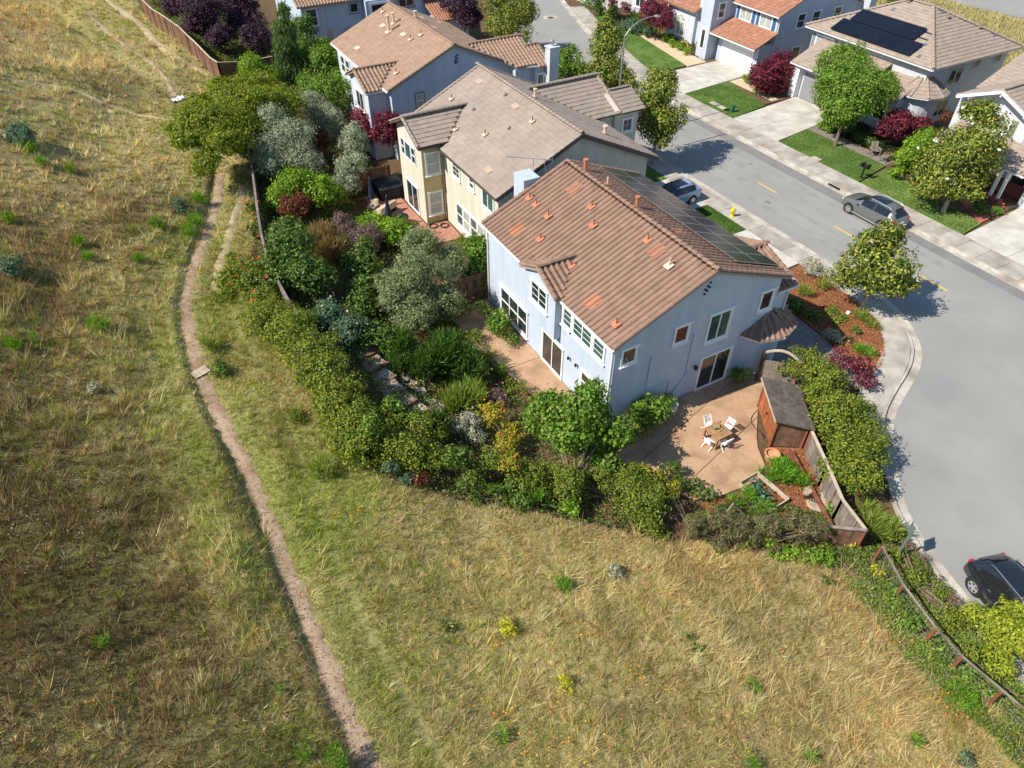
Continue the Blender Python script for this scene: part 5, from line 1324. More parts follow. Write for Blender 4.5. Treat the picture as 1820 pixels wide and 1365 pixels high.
# ---------------- shrubs: label, kind, blobs
SHRUBS = [
    ('dark brown dying shrub between the silver olives', 'russet', [(560, 250, 22, 1.9, 1.1), (572, 280, 18, 1.2, 1.0)]),
    ('blue grey shrub shaded beneath the acacia', 'teal', [(440, 255, 26, 1.4, 1.0)]),
    ('bright green rounded shrub inside the upper path fence', 'lime', [(520, 325, 34, 1.3, .8), (560, 335, 38, 1.4, .8), (585, 350, 30, 1.1, .8), (500, 355, 26, .9, .8)]),
    ('russet red rounded shrub below the bright green one', 'russet', [(515, 368, 24, 1.1, .8), (538, 366, 22, 1.0, .8)]),
    ('bottlebrush shrub with coral red flowers on the trail fence', 'dark', [(460, 400, 20, .9, 1.0), (452, 370, 17, .9, 1.0)]),
    ('coral flowered shrub at the outer foot of the citrus tree', 'hedge_deep', [(455, 500, 36, 1.1, .9), (470, 530, 28, .9, .9), (435, 470, 24, .9, .9)]),
    ('low olive green shrub spilling onto the trail verge', 'acacia', [(408, 490, 26, .5, .6), (398, 520, 22, .4, .6), (420, 460, 18, .5, .7)]),
    ('tawny ornamental grass clump behind the citrus tree', 'drygrass', [(565, 425, 32, .9, .8), (590, 445, 26, .7, .8)]),
    ('mauve grey spiky shrub among the garden shrubs', 'mauve', [(612, 398, 22, 1.3, 1.1), (650, 430, 30, .9, .8)]),
    ('yellow green shrub below the neighbour patio wall', 'lime', [(670, 402, 32, 1.0, .7), (705, 412, 34, 1.1, .8), (725, 430, 26, .8, .8)]),
    ('upright green shrub behind the big olive tree', 'dark', [(640, 470, 30, 1.3, 1.0), (645, 510, 30, .8, .9), (655, 440, 22, 1.6, 1.0)]),
    ('shaded dark green ferny shrub in the garden hollow', 'dark', [(640, 545, 30, .5, .7), (680, 540, 24, .5, .8)]),
    ('tall green shrub against the corner of the white wall', 'broad', [(845, 455, 26, 1.6, 1.2), (838, 495, 26, 1.0, 1.1), (850, 430, 18, 2.2, 1.2)]),
    ('small clipped golden green shrub beneath the four cream windows', 'hedge', [(820, 425, 15, .8, 1.3), (832, 440, 13, .7, 1.2)]),
    ('bright green rounded shrub at the head of the side path', 'broad', [(818, 545, 22, .8, .8)]),
    ('glossy green shrub under the tall triple windows', 'broad', [(858, 548, 18, .9, .9), (886, 572, 26, .9, .9)]),
    ('low shrub at the foot of the shaded white wall', 'dark', [(912, 605, 18, .4, .6)]),
    ('blue green shrub with white flower heads beside the garden steps', 'teal', [(590, 560, 34, 1.0, .8), (625, 585, 34, .9, .8)]),
    ('deep green shrub at the top of the garden steps', 'dark', [(660, 590, 32, .9, .8), (690, 610, 26, .9, .9)]),
    ('upright dark green shrub left of the large rosemary', 'rosemary', [(705, 610, 30, 1.1, .9), (710, 645, 24, .7, .9)]),
    ('large arching rosemary bush beside the garden steps', 'rosemary', [(785, 625, 46, 1.2, .8), (810, 650, 38, .9, .8), (760, 650, 34, .9, .8)]),
    ('dark leafy shrub at the right flank of the rosemary', 'dark', [(850, 660, 22, .7, .8), (835, 640, 20, .8, .8)]),
    ('lime green fountain grass clump above the hedge', 'deergrass', [(820, 705, 34, .5, .7), (840, 700, 24, .5, .7)]),
    ('grey leaved shrub behind the flowering hedge', 'grey', [(835, 740, 24, .7, .8), (815, 755, 20, .6, .8), (845, 770, 20, .5, .8)]),
    ('golden shrub with orange tips left of the multi trunk tree', 'gold', [(880, 745, 28, .9, .8), (910, 765, 26, .8, .8), (890, 790, 26, .6, .8)]),
    ('green leafy shrub before the grey shrub', 'broad', [(700, 735, 30, 1.2, .8), (740, 750, 28, 1.1, .8)]),
    ('spiky dark green rush clump before the grey shrub', 'rosemary', [(785, 750, 26, .8, .9)]),
    ('pale pink grassy clump beside the fountain grass', 'mauve', [(880, 705, 22, .5, .7)]),
    ('leafy green shrub with white pots against the blue gable', 'broad', [(1150, 735, 30, 1.0, .9), (1175, 725, 24, .9, .9), (1135, 760, 24, .7, .8)]),
    ('low green plants beside the gable sliding door', 'broad', [(1310, 668, 16, .45, .8), (1328, 662, 10, .8, 1.2)]),
    ('yellow flowered mounded shrub inside the patio hedge', 'gold', [(1155, 855, 34, 1.0, .7), (1190, 862, 24, .8, .7)]),
    ('dark green shrub edging the patio shade', 'dark', [(1215, 860, 22, .5, .8), (1250, 875, 24, .4, .7), (1190, 835, 18, .6, .8)]),
    ('rambling green shrub in the bark bed beside the shed', 'fennel', [(1395, 835, 30, .5, .6), (1370, 845, 24, .4, .6), (1420, 850, 20, .4, .6)]),
    ('feathery green plants around the raised bed', 'fennel', [(1335, 880, 20, .4, .6), (1360, 905, 24, .35, .5), (1310, 890, 18, .4, .7)]),
    ('small tangled plant at the fence corner', 'broad', [(1480, 905, 14, .4, .7)]),
    ('silver lavender bush at the edge of the bark bed', 'grey', [(1452, 478, 20, .5, .7), (1465, 485, 16, .4, .7)]),
    ('yellow green shrub beneath the corner magnolia', 'hedge', [(1470, 505, 18, .5, .7)]),
    ('grassy green clump by the shaded entry walk', 'deergrass', [(1433, 520, 14, .4, .7)]),
    ('dark shrub in the shade of the front porch', 'dark', [(1418, 540, 22, .6, .7), (1440, 555, 18, .5, .7)]),
    ('low green groundcover mat in the bark bed', 'broad', [(1478, 555, 20, .12, .3), (1490, 568, 18, .12, .3)]),
    ('silvery spiky clump beside the curved walk', 'grey', [(1472, 590, 18, .4, .7), (1482, 600, 14, .35, .7)]),
    ('green strappy clump nearest the corner tree shadow', 'deergrass', [(1530, 563, 16, .25, .6)]),
    ('green strappy clump along the sidewalk edge of the bark bed', 'deergrass', [(1550, 577, 14, .25, .6)]),
    ('small dark green mound in the middle of the bark bed', 'dark', [(1521, 588, 10, .3, .7)]),
    ('pink flowering mound near the end of the bark bed', 'fennel', [(1540, 625, 18, .25, .5), (1525, 618, 12, .25, .6)]),
    ('small dark clump beside the silvery spiky clump', 'dark', [(1510, 602, 8, .25, .7), (1493, 608, 8, .25, .7)]),
    ('burgundy shrub at the head of the tall clipped hedge', 'burgundy', [(1488, 640, 18, .9, .8), (1495, 625, 12, 1.0, .8)]),
    ('larger burgundy shrub beside the curved sidewalk', 'burgundy', [(1525, 655, 24, .9, .8), (1545, 680, 18, .7, .8)]),
    ('long flowering hedge shrub climbing over the shed fence', 'hedge', [(1418, 632, 20, 1.9, .9), (1440, 655, 34, 1.8, .8), (1470, 675, 36, 1.7, .8), (1405, 655, 22, 1.7, .8)]),
    ('chartreuse bush beside the dark parked car', 'chartreuse', [(1770, 1105, 40, 1.1, .8), (1800, 1140, 42, 1.2, .8), (1735, 1085, 24, 1.0, .8), (1790, 1170, 36, .8, .7), (1815, 1105, 36, 1.2, .8)]),
    ('clipped bright hedge before the arched window', 'lime', [(1185, 68, 9, .5, .8), (1197, 76, 9, .5, .8), (1209, 83, 9, .5, .8), (1221, 90, 9, .5, .8)]),
    ('yellow green shrub at the far flower bed', 'lime', [(1133, 30, 12, .6, .8)]),
    ('round green shrub beside the white chimney', 'broad', [(1010, 105, 26, 1.6, .9), (1030, 125, 20, 1.0, .9), (995, 130, 18, 1.0, .9)]),
    ('rose bed shrub with pink flowers along the far footpath', 'teal', [(1110, 45, 14, .6, .8), (1130, 50, 16, .7, .8), (1150, 58, 12, .6, .8)]),
    ('dark clipped shrub at the top edge lawn', 'dark', [(1065, 18, 14, .6, .7), (1085, 22, 12, .6, .8)]),
    ('purple shrub at the brick house door', 'burgundy', [(1090, 6, 10, .8, .9), (1112, 10, 10, .8, .9)]),
    ('green shrub below the crimson maple by the driveway', 'lime', [(1330, 138, 11, .6, .8), (1342, 160, 8, .4, .8)]),
    ('low dark hedge along the white house walk', 'dark', [(1505, 232, 16, .5, .7), (1530, 243, 16, .5, .7), (1550, 252, 14, .5, .7)]),
    ('leafy green shrub left of the large magnolia', 'lime', [(1615, 285, 24, 1.2, .9), (1635, 265, 24, 1.5, .9), (1600, 305, 16, .7, .8), (1650, 240, 20, 1.6, .9)]),
    ('olive brown shrub beside the turret house wall', 'russet', [(1685, 205, 16, 1.8, .9)]),
    ('dark green shrub by the brick path', 'dark', [(1745, 368, 18, .5, .7)]),
    ('red and orange flower clump at the brick steps', 'fennel', [(1772, 375, 10, .35, .7)]),
    ('bright green low shrub below the round tree', 'lime', [(1462, 222, 12, .5, .8), (1475, 230, 10, .4, .8)]),
    ('tall loose green shrub standing out of the hedge bend', 'broad', [(665, 762, 24, 2.0, 1.0), (650, 780, 18, 1.4, .9)]),
    ('grey green sprawling shrub at the slope side of the hedge bend', 'teal', [(700, 838, 20, .6, .8), (722, 846, 16, .5, .8)]),
    ('deep green glossy shrub breaking the slope hedge', 'dark', [(815, 812, 26, 1.7, .9), (835, 828, 20, 1.2, .9)]),
    ('golden leaved shrub in the middle of the slope hedge', 'gold', [(905, 818, 22, 1.6, .9)]),
    ('feathery lime shrub hanging from the slope hedge', 'fennel', [(960, 880, 18, .6, .9), (870, 868, 15, .5, .8)]),
    ('dead brown twiggy shrub at the outer hedge foot', 'russet', [(745, 850, 16, .5, .8)]),
    ('bushy green shrub over the trail side hedge', 'broad', [(575, 660, 20, 1.9, .9), (548, 625, 16, 1.7, .9)]),
    ('green shrub growing behind the sandy hipped roof', 'broad', [(1590, 2, 16, 2.4, .9), (1622, 0, 12, 2.4, .9)]),
]
for i, (lab, kind, bl) in enumerate(SHRUBS):
    nm = 'ornamental_grass' if kind in ('deergrass', 'drygrass') else ('clipped_hedge' if lab.startswith(('clipped bright', 'low dark hedge')) else 'shrub')
    o = plant(nm, 'hedge' if 'hedge' in nm else ('grass clump' if 'grass' in nm else 'shrub'), lab, kind, bl)
    if 'coral' in lab or 'bottlebrush' in lab:
        blossoms(o, 14, .11, tuple(lin(206, 84, 62)), name='flower')
    if 'orange tips' in lab: blossoms(o, 10, .08, tuple(lin(216, 120, 44)), name='flower')
    if 'pink' in lab: blossoms(o, 6, .07, tuple(lin(196, 120, 150)), name='flower')
    if 'red and orange' in lab: blossoms(o, 8, .09, tuple(lin(212, 90, 60)), name='flower')
    if 'white flower' in lab: blossoms(o, 14, .08, tuple(lin(206, 192, 172)), name='flower')
    if 'yellow flowered' in lab: pass

# ---------------- long hedges
def hedge_run(label, kind, pts, r, h, step, top=.8, dens=1.0, jitter=.25, name='hedge'):
    W = []; r = r * 1.12; step = step * .78
    P = [gp(u, v, h) for u, v in pts]
    for a, b in zip(P[:-1], P[1:]):
        L = np.linalg.norm(b - a); n = max(1, int(L / step))
        for k in range(n):
            c = a + (b - a) * (k + .5) / n + RNG.normal(0, jitter, 3) * np.array([1, 1, .8]); rr = r * RNG.uniform(.5, 1.22)
            W.append((c, (rr, rr, rr * top)))
    return plant(name, 'hedge', label, kind, None, world=W, dens=dens)
hedge_run('yellow green hedge along the trail side of the garden fence', 'hedge', [(485, 540), (525, 595), (558, 640), (590, 690), (625, 735)], 1.05, 1.25, .9, .95)
hedge_run('broad yellow green hedge at the bend of the garden fence', 'hedge', [(625, 745), (680, 785), (740, 800)], 1.05, 1.1, .9, .95)
hedge_run('short yellow green hedge length joining the bend to the slope hedge', 'hedge', [(715, 795), (780, 818)], .95, 1.0, .8, 1.0)
hedge_run('second hedge line filling behind the bend', 'hedge', [(650, 740), (700, 770), (770, 775)], .8, 1.1, 1.0, .95)
hedge_run('thick hedge facing the dry slope below the multi trunk tree', 'hedge_deep', [(760, 815), (830, 830), (900, 835), (960, 850)], 1.0, 1.0, .85, 1.0)
hedge_run('trailing hedge below the patio corner', 'hedge_deep', [(980, 860), (1040, 855), (1100, 870), (1160, 895)], .9, .9, .85, 1.0)
hedge_run('lower hedge skirt along the dry slope', 'dark', [(800, 865), (870, 880), (960, 890), (1010, 900)], .5, .4, .8, .9)
hedge_run('dark viney shrub hanging to the foot of the patio fence', 'hedge_deep', [(1120, 905), (1170, 925), (1190, 950)], .65, .6, .7, 1.0)
VW = []
for t in np.linspace(0, 1, 9):
    x_, y_ = 15.6 + 4.3 * t, 12.0 - 2.65 * t
    for hz in (.5, 1.15, 1.65): VW.append(((x_ + RNG.normal(0, .12), y_ + RNG.normal(0, .12) - .12, float(terr(x_, y_)) * 0 + hz), (.55, .42, .42)))
plant('vine', 'vine', 'dry brown vine draped over the left part of the south fence', 'twiggy', None, world=VW, dens=1.3)
hedge_run('leafy vine patch on top of the dry fence vine', 'hedge_deep', [(1190, 900), (1230, 912), (1270, 922)], .4, 1.4, .6, .7)
hedge_run('tall clipped hedge between the shed and the street', 'hedge', [(1455, 680), (1480, 730), (1498, 780), (1508, 825), (1512, 855)], 1.2, 1.5, .95, 1.05)
hedge_run('street face of the tall clipped hedge', 'hedge_deep', [(1520, 705), (1540, 765), (1545, 830)], .95, 1.1, .9, 1.1)
hedge_run('low groundcover mounds beside the side path', 'hedge_deep', [(835, 590), (870, 640), (905, 680), (935, 700)], .5, .3, .6, .7, name='groundcover_hedge')
hedge_run('green creeper at the outer foot of the south fence', 'lime', [(1290, 985), (1340, 970), (1400, 985), (1470, 990)], .45, .25, .7, .7, name='creeper_hedge')
hedge_run('ivy green bank between the field and the rail fence', 'broad', [(1450, 1000), (1510, 985), (1560, 1030), (1600, 1080), (1640, 1130), (1680, 1180), (1740, 1225)], .55, .25, .7, .6, name='ivy_hedge')
hedge_run('spurge and lavender bank beside the kerb', 'hedge', [(1560, 940), (1590, 985), (1630, 1030), (1665, 1075), (1700, 1120)], .5, .3, .6, .75, .8, name='verge_hedge')
hedge_run('mauve lavender edging along the kerb', 'mauve', [(1600, 940), (1640, 1000), (1680, 1055), (1720, 1110)], .28, .2, .5, .8, .9, name='verge_hedge')
hedge_run('grassy yellow green clump at the fence corner by the hedge', 'deergrass', [(1548, 895), (1562, 925), (1580, 950)], .6, .3, .6, .8, name='verge_hedge')
hedge_run('brown and green verge plants by the lower rail', 'hedge', [(1700, 1150), (1740, 1185), (1790, 1225), (1815, 1245)], .5, .3, .6, .7, name='verge_hedge')

# ---------------- single plants of the open slope
FIELD = [
    ('bright green fennel bush in the dry grass right of the trail fork', 'fennel', 997, 1035, 17, .4), ('yellow flowering mustard clump in the middle of the slope', 'mustard', 897, 1113, 19, .3), ('pale yellow mustard clump below the fennel bush', 'mustard', 1000, 1215, 18, .25),
    ('lone bright green fennel left of the trail', 'fennel', 175, 575, 18, .45), ('green tuft on the verge above the trail pallet', 'deergrass', 370, 612, 14, .3), ('leafy green bush with yellow tops beside the trail pallet', 'dark', 388, 652, 18, .35),
    ('green grass clump right of the verge', 'deergrass', 525, 738, 16, .3), ('large green grass clump below the hedge bend', 'deergrass', 568, 835, 20, .35), ('blue green sagebrush at the left edge', 'teal', 32, 240, 26, .6), ('bright green weed at the foot of the sagebrush', 'fennel', 45, 262, 14, .3),
    ('green weed on the upper left slope', 'fennel', 72, 285, 12, .25), ('green reed tuft below the tan slope', 'deergrass', 120, 298, 11, .3), ('green tuft on the middle left slope', 'fennel', 135, 430, 13, .3), ('small green tuft beside the brown brush', 'fennel', 155, 455, 11, .25),
    ('green weed near the upper trail bend', 'fennel', 245, 458, 11, .25), ('yellow green weed above the trail bend', 'fennel', 275, 395, 14, .3), ('dark green weed by the trail bend', 'teal', 318, 365, 17, .35), ('leafy weed clump on the trail bank', 'fennel', 345, 390, 16, .3),
    ('green weed clump lower on the trail bank', 'fennel', 350, 350, 15, .3), ('green tuft at the far left edge', 'fennel', 20, 610, 14, .3), ('yellow green weed on the far left slope', 'fennel', 55, 600, 12, .25), ('pale weed left of the trail pallet', 'grey', 160, 690, 13, .25),
    ('bright weed at the bottom edge beside the trail', 'fennel', 595, 1352, 22, .35), ('second bright weed at the bottom edge', 'fennel', 535, 1335, 14, .3), ('green weed in the dark lower slope', 'fennel', 180, 1138, 14, .25), ('lime weed in the right field', 'fennel', 1338, 1218, 13, .25),
    ('green weed at the bottom of the right field', 'fennel', 1333, 1352, 15, .3), ('yellow weed at the bottom of the right field', 'fennel', 1440, 1345, 14, .3), ('green weed right of the poppies', 'fennel', 1625, 1315, 13, .25), ('lower green bush near the bottom right corner', 'teal', 1715, 1350, 15, .3),
    ('lime bush beside the rail fence post', 'fennel', 1705, 1240, 28, .35), ('dark green tuft left of the mustard clump', 'dark', 793, 1113, 11, .2), ('green tuft at the bottom middle', 'fennel', 885, 1305, 15, .25), ('bright green bush at the hedge foot', 'lime', 1010, 905, 24, .5),
    ('grey sage tuft by the hedge foot', 'grey', 1090, 1015, 15, .3), ('dark tuft in the right field top', 'dark', 1470, 1030, 10, .2), ('yellow euphorbia heads at the fence foot', 'mustard', 1515, 965, 14, .5), ('euphorbia heads beside the rail fence', 'mustard', 1560, 1015, 13, .45), ('tiny dark weed above another on the left of the right field', 'dark', 1225, 1130, 9, .2), ('tiny dark weed just below another in the right field', 'dark', 1238, 1150, 9, .2),
    ('green weed at the lower left trail edge', 'fennel', 500, 1225, 10, .2), ('leafy green clump at the slope top left', 'fennel', 15, 385, 13, .3), ('dark bush at the left edge', 'teal', 15, 475, 24, .4), ('yellow green spill beside the trail curve', 'fennel', 330, 410, 14, .25)]
for lab, kind, u, v, r, h in FIELD:
    plant('wild_shrub', 'shrub', lab, kind, [(u, v, r, h, .8), (u + r * .5, v + r * .35, r * .7, h * .8, .8)], dens=.9)

# ---------------- wild grass, blade by blade
def in_path(x, y):
    """0..1 bareness of trails"""
    b = np.zeros_like(x)
    for L, w in PATHS:
        L = np.array(L); dmin = np.full(len(x), 1e9)
        for i in range(len(L) - 1):
            a, d = L[i], L[i + 1] - L[i]; t = np.clip(((x - a[0]) * d[0] + (y - a[1]) * d[1]) / (d @ d + 1e-9), 0, 1)
            dmin = np.minimum(dmin, np.hypot(x - a[0] - d[0] * t, y - a[1] - d[1] * t))
        b = np.maximum(b, sstep(w * 1.05, w * .55, dmin + RNG.normal(0, w * .12, len(x))))
    return b
gpl = lambda pts: [tuple(gp(u, v)[:2]) for u, v in pts]
TRAIL = gpl([(690, 1440), (655, 1364), (605, 1245), (550, 1105), (505, 1000), (462, 890), (425, 805), (388, 735), (357, 665), (338, 600), (330, 540), (342, 480), (366, 420), (385, 360), (392, 310)])
PATH2 = gpl([(590, 985), (640, 1090), (700, 1200), (770, 1330), (830, 1430)])
PATH3 = gpl([(395, 520), (385, 500), (405, 430), (430, 350), (432, 330)])
PATH4 = gpl([(372, 133), (330, 112), (290, 88), (250, 45), (225, 25), (190, 0)])
PATH5 = gpl([(312, 172), (295, 140), (270, 112), (215, 75), (180, 45), (150, 20)])
PATH6 = gpl([(400, 525), (432, 600), (478, 680), (520, 760), (556, 880), (592, 985)])
PATH7 = gpl([(-20, 138), (60, 146), (130, 160), (190, 186), (250, 205), (305, 214)])
PATHS = [(PATH7, .22), (PATH6, .09), (TRAIL, .33), (PATH2, .2), (PATH3, .28), (PATH4, .38), (PATH5, .2)]
def grass_points(n, y0, y1, x0, x1):
    x = RNG.uniform(x0, x1, n); y = RNG.uniform(y0, y1, n)
    d = np.sqrt(x ** 2 + y ** 2 + 500)
    k = RNG.random(n) < np.clip((26 / d) ** 1.5, 0, 1)
    x, y = x[k], y[k]
    k = inside(WILD, x, y); x, y = x[k], y[k]
    k = RNG.random(len(x)) > in_path(x, y) * .965
    return x[k], y[k]
def grass(name, n, y0, y1, x0, x1, lab, lw=1.0):
    """two thirds of the blades stand in tufts that share height, spread and tone; the rest fill in between"""
    nt_ = n // 26
    tx, ty = grass_points(nt_, y0, y1, x0, x1)
    def cell(x, y, size, seed):
        T = np.random.default_rng(seed).random((4, 65536))
        jx, jy = x + RNG.normal(0, size * .22, len(x)), y + RNG.normal(0, size * .22, len(x))
        return T[:, (np.floor(jx / size).astype(np.int64) * 7919 + np.floor(jy / size).astype(np.int64) * 104729) & 65535]
    c2 = cell(tx, ty, 1.5, 5)
    dist = np.sqrt(tx ** 2 + ty ** 2 + 600); sc = (dist / 27) ** .7
    c4_ = cell(tx, ty, 3.6, 9)
    th = np.clip(RNG.gamma(3.2, .082, len(tx)), .08, .7) * (.5 + .7 * c2[0] + .4 * c4_[0]) * sc ** .4
    tr = th * RNG.uniform(.25, .55, len(tx)); tone = RNG.normal(1, .2, len(tx)).clip(.55, 1.5) * (.72 + .28 * c2[3] + .28 * c4_[3])
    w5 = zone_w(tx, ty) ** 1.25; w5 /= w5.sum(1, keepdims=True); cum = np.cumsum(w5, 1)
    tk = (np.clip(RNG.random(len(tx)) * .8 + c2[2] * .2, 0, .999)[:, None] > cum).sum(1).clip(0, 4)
    ncount = 18
    ti = np.repeat(np.arange(len(tx)), ncount); k = len(ti)
    a = RNG.uniform(0, 6.283, k); rr = np.sqrt(RNG.random(k))
    bx, by = tx[ti] + np.cos(a) * rr * tr[ti] * .35, ty[ti] + np.sin(a) * rr * tr[ti] * .35
    hh = th[ti] * RNG.uniform(.5, 1.15, k) * np.array([1, 1, .75, .95, .95])[tk[ti]]; sp = hh * RNG.uniform(.25, 1.1, k)
    wind = c2[1][ti] * 6.283
    dx, dy = np.cos(a) * sp + np.cos(wind) * hh * .3, np.sin(a) * sp + np.sin(wind) * hh * .3
    pk = tk[ti]; alt = RNG.random(k) < .18; w5b = w5[ti]; pk2 = (RNG.random(k)[:, None] > cum[ti]).sum(1).clip(0, 4); pk = np.where(alt, pk2, pk)
    tn = tone[ti]
    # filler
    fx, fy = grass_points(int(n * .36), y0, y1, x0, x1); m = len(fx)
    wf = zone_w(fx, fy); fk = (RNG.random(m)[:, None] > np.cumsum(wf, 1)).sum(1).clip(0, 4)
    fs = (np.sqrt(fx ** 2 + fy ** 2 + 600) / 27) ** .7
    fh = RNG.uniform(.06, .24, m) * fs ** .4; fa = RNG.uniform(0, 6.283, m); fl = fh * RNG.uniform(.2, 1.8, m)
    X, Y = np.concatenate([bx, fx]), np.concatenate([by, fy]); H_ = np.concatenate([hh, fh]); DX, DY = np.concatenate([dx, np.cos(fa) * fl]), np.concatenate([dy, np.sin(fa) * fl])
    PK = np.concatenate([pk, fk]); TN = np.concatenate([tn, RNG.uniform(.6, 1.1, m)]); SC_ = np.concatenate([sc[ti], fs])
    N = len(X); H_ = H_ * np.where(np.abs(X - trail_x(Y)) < .8, .6, 1)
    base = np.stack([X, Y, terr(X, Y) - .04], 1); tip = np.stack([DX, DY, H_], 1)
    wd = RNG.uniform(.0045, .0105, N) * SC_ * lw; a = RNG.uniform(0, math.pi, N); sd = np.stack([np.cos(a), np.sin(a), np.zeros(N)], 1) * wd[:, None]
    V = np.stack([base - sd, base + sd, base + tip], 1).reshape(-1, 3)
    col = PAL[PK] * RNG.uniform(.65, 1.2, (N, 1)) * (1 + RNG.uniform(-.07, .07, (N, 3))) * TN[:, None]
    me = mesh_np(name, V, np.arange(len(V)).reshape(-1, 3), col=np.clip(np.repeat(col, 3, 0), 0, 1))
    tag(link(name, me, 'blade'), lab, 'grass', kind='stuff'); return N
NB = grass('wild_grass', 1900000, -2, 48, -13, 22, 'dry and green wild grass covering the open slope')
NB += grass('wild_grass', 1150000, 48, 128, -16, 12, 'dry straw grass on the far hillside', 1.3)
# dry meadow behind the houses across the street
nm_ = 32000; x = RNG.uniform(72, 101, nm_); y = RNG.uniform(30, 72, nm_)
k = ~((x < 74) & (y > 36) & (y < 67)); x, y = x[k], y[k]
hh = RNG.uniform(.2, .6, len(x)); a = RNG.uniform(0, 6.28, len(x)); sd = np.stack([np.cos(a), np.sin(a), 0 * a], 1) * .07
V = np.stack([np.stack([x, y, 0 * x - .05], 1) - sd, np.stack([x, y, 0 * x - .05], 1) + sd, np.stack([x + RNG.normal(0, .2, len(x)), y + RNG.normal(0, .2, len(x)), hh], 1)], 1).reshape(-1, 3)
pk = pal_pick([(lin(176, 164, 118), 4), (lin(158, 150, 100), 3), (lin(136, 136, 84), 2)], len(x), .25)
tag(link('meadow_grass', mesh_np('meadow_grass', V, np.arange(len(V)).reshape(-1, 3), col=np.repeat(pk, 3, 0)), 'blade'), 'dry straw meadow behind the sandy hipped roof', 'grass', kind='stuff')

# poppies and other small flowers of the slope
PC = [(1690, 1230, 6, 6, 0)] if False else []
FL = [(1570, 1110, 40, 22, 60), (1590, 1130, 25, 18, 40), (1490, 1075, 25, 10, 18), (1040, 1120, 35, 20, 45), (1130, 1190, 30, 25, 35), (900, 1260, 70, 30, 36), (860, 1000, 60, 40, 40), (780, 1100, 70, 60, 25), (880, 1140, 20, 12, 20), (1660, 1240, 25, 14, 22), (1690, 1280, 25, 12, 20), (1080, 1300, 60, 35, 30), (990, 1080, 50, 30, 16), (1180, 1100, 70, 50, 16), (1400, 1130, 60, 50, 14), (450, 1125, 14, 8, 8), (170, 1245, 20, 10, 6), (960, 1330, 70, 25, 22), (230, 350, 40, 25, 16), (640, 905, 25, 10, 12), (1330, 1330, 60, 20, 10), (1260, 1000, 60, 20, 12)]
V, Cc = [], []
for u, v, su, sv, n in FL:
    for k in range(int(n * .6)):
        p = gp(u + RNG.normal(0, su * .6), v + RNG.normal(0, sv * .6), RNG.uniform(.1, .3))
        if not inside(WILD, np.array([p[0]]), np.array([p[1]]))[0]: continue
        c = lin(236, 140, 36) if RNG.random() < .75 else lin(226, 180, 50)
        nn = unit(np.array([[RNG.normal(0, .5), RNG.normal(0, .5), 1.0]])); 
        for q in range(2):
            t = unit(np.cross(nn, RNG.normal(size=(1, 3)))); vv, cc = leaf_arrays(p[None], t, nn, np.array([.075]), np.array([.065]), c[None]); V.append(vv); Cc.append(cc)
for u, v, su, sv, n, c in ((60, 930, 60, 25, 60, lin(186, 176, 178)), (180, 920, 30, 12, 26, lin(190, 150, 158)), (150, 690, 40, 25, 30, lin(188, 182, 160)), (90, 740, 50, 30, 40, lin(190, 180, 160)), (180, 860, 70, 30, 60, lin(180, 170, 150)), (90, 1000, 80, 30, 40, lin(160, 150, 140))):
    for k in range(n):
        p = gp(u + RNG.normal(0, su * .6), v + RNG.normal(0, sv * .6), RNG.uniform(.2, .5)); nn = unit(RNG.normal(size=(1, 3)) + np.array([[0, 0, 1.]])); t = unit(np.cross(nn, RNG.normal(size=(1, 3))))
        vv, cc = leaf_arrays(p[None], t, nn, np.array([.06]), np.array([.05]), c[None]); V.append(vv); Cc.append(cc)
V = np.concatenate(V); tag(link('wild_flowers', mesh_np('wild_flowers', V, np.arange(len(V)).reshape(-1, 4), col=np.concatenate(Cc)), 'petal'), 'orange poppies and pale seed heads scattered over the slope', 'flowers', kind='stuff')

# bare earth of the trails: thin ribbons that follow the ground
M('trail_earth', lin(160, 138, 117), lin(176, 154, 131), 3, .95, .5, 20, .1, detail=8, c3=lin(142, 118, 96), scale3=.8)
M('trail_dust', lin(188, 172, 140), lin(168, 150, 116), 4, .95, .5, 20, .1, detail=8)
for nm, L, w, mat in (('trail', TRAIL, .33, 'trail_earth'), ('trail', PATH7, .26, 'trail_dust'), ('trail', PATH3, .3, 'trail_dust'), ('trail', PATH4, .42, 'trail_dust'), ('trail', PATH5, .24, 'trail_earth')):
    S = smooth_line(L, 10); A = offset_line(S, w); B_ = offset_line(S, -w); n = len(S); vv, ff = [], []
    J = RNG.normal(0, w * .22, (n, 2)); wav = np.convolve(RNG.normal(0, 1, n), np.ones(3) / 3, 'same')
    for i in range(n):
        t = np.array(S[min(i + 1, n - 1)]) - np.array(S[max(i - 1, 0)]); t /= np.linalg.norm(t); nr = np.array([-t[1], t[0]])
        for k in range(5):
            f_ = -1 + k * .5; q = np.array(S[i]) + nr * w * f_ * (min(1, .25 + 6 * min(i, n - 1 - i) / n) if mat == 'trail_dust' else 1) * (1 + (J[i, 0] if f_ > 0 else J[i, 1]) / w)
            vv.append((q[0], q[1], float(terr(q[0], q[1])) + .03 - .06 * (abs(f_) == 1) + (.02 * wav[i] - (.01 if L is PATH2 else -.004) if mat == 'trail_dust' else 0)))
    for i in range(n - 1):
        for k in range(4): ff.append((i * 5 + k, i * 5 + k + 1, i * 5 + k + 6, i * 5 + k + 5))
    tag(link(nm, mesh_np(nm, np.array(vv), np.array(ff), smooth=True), mat), kind='structure')
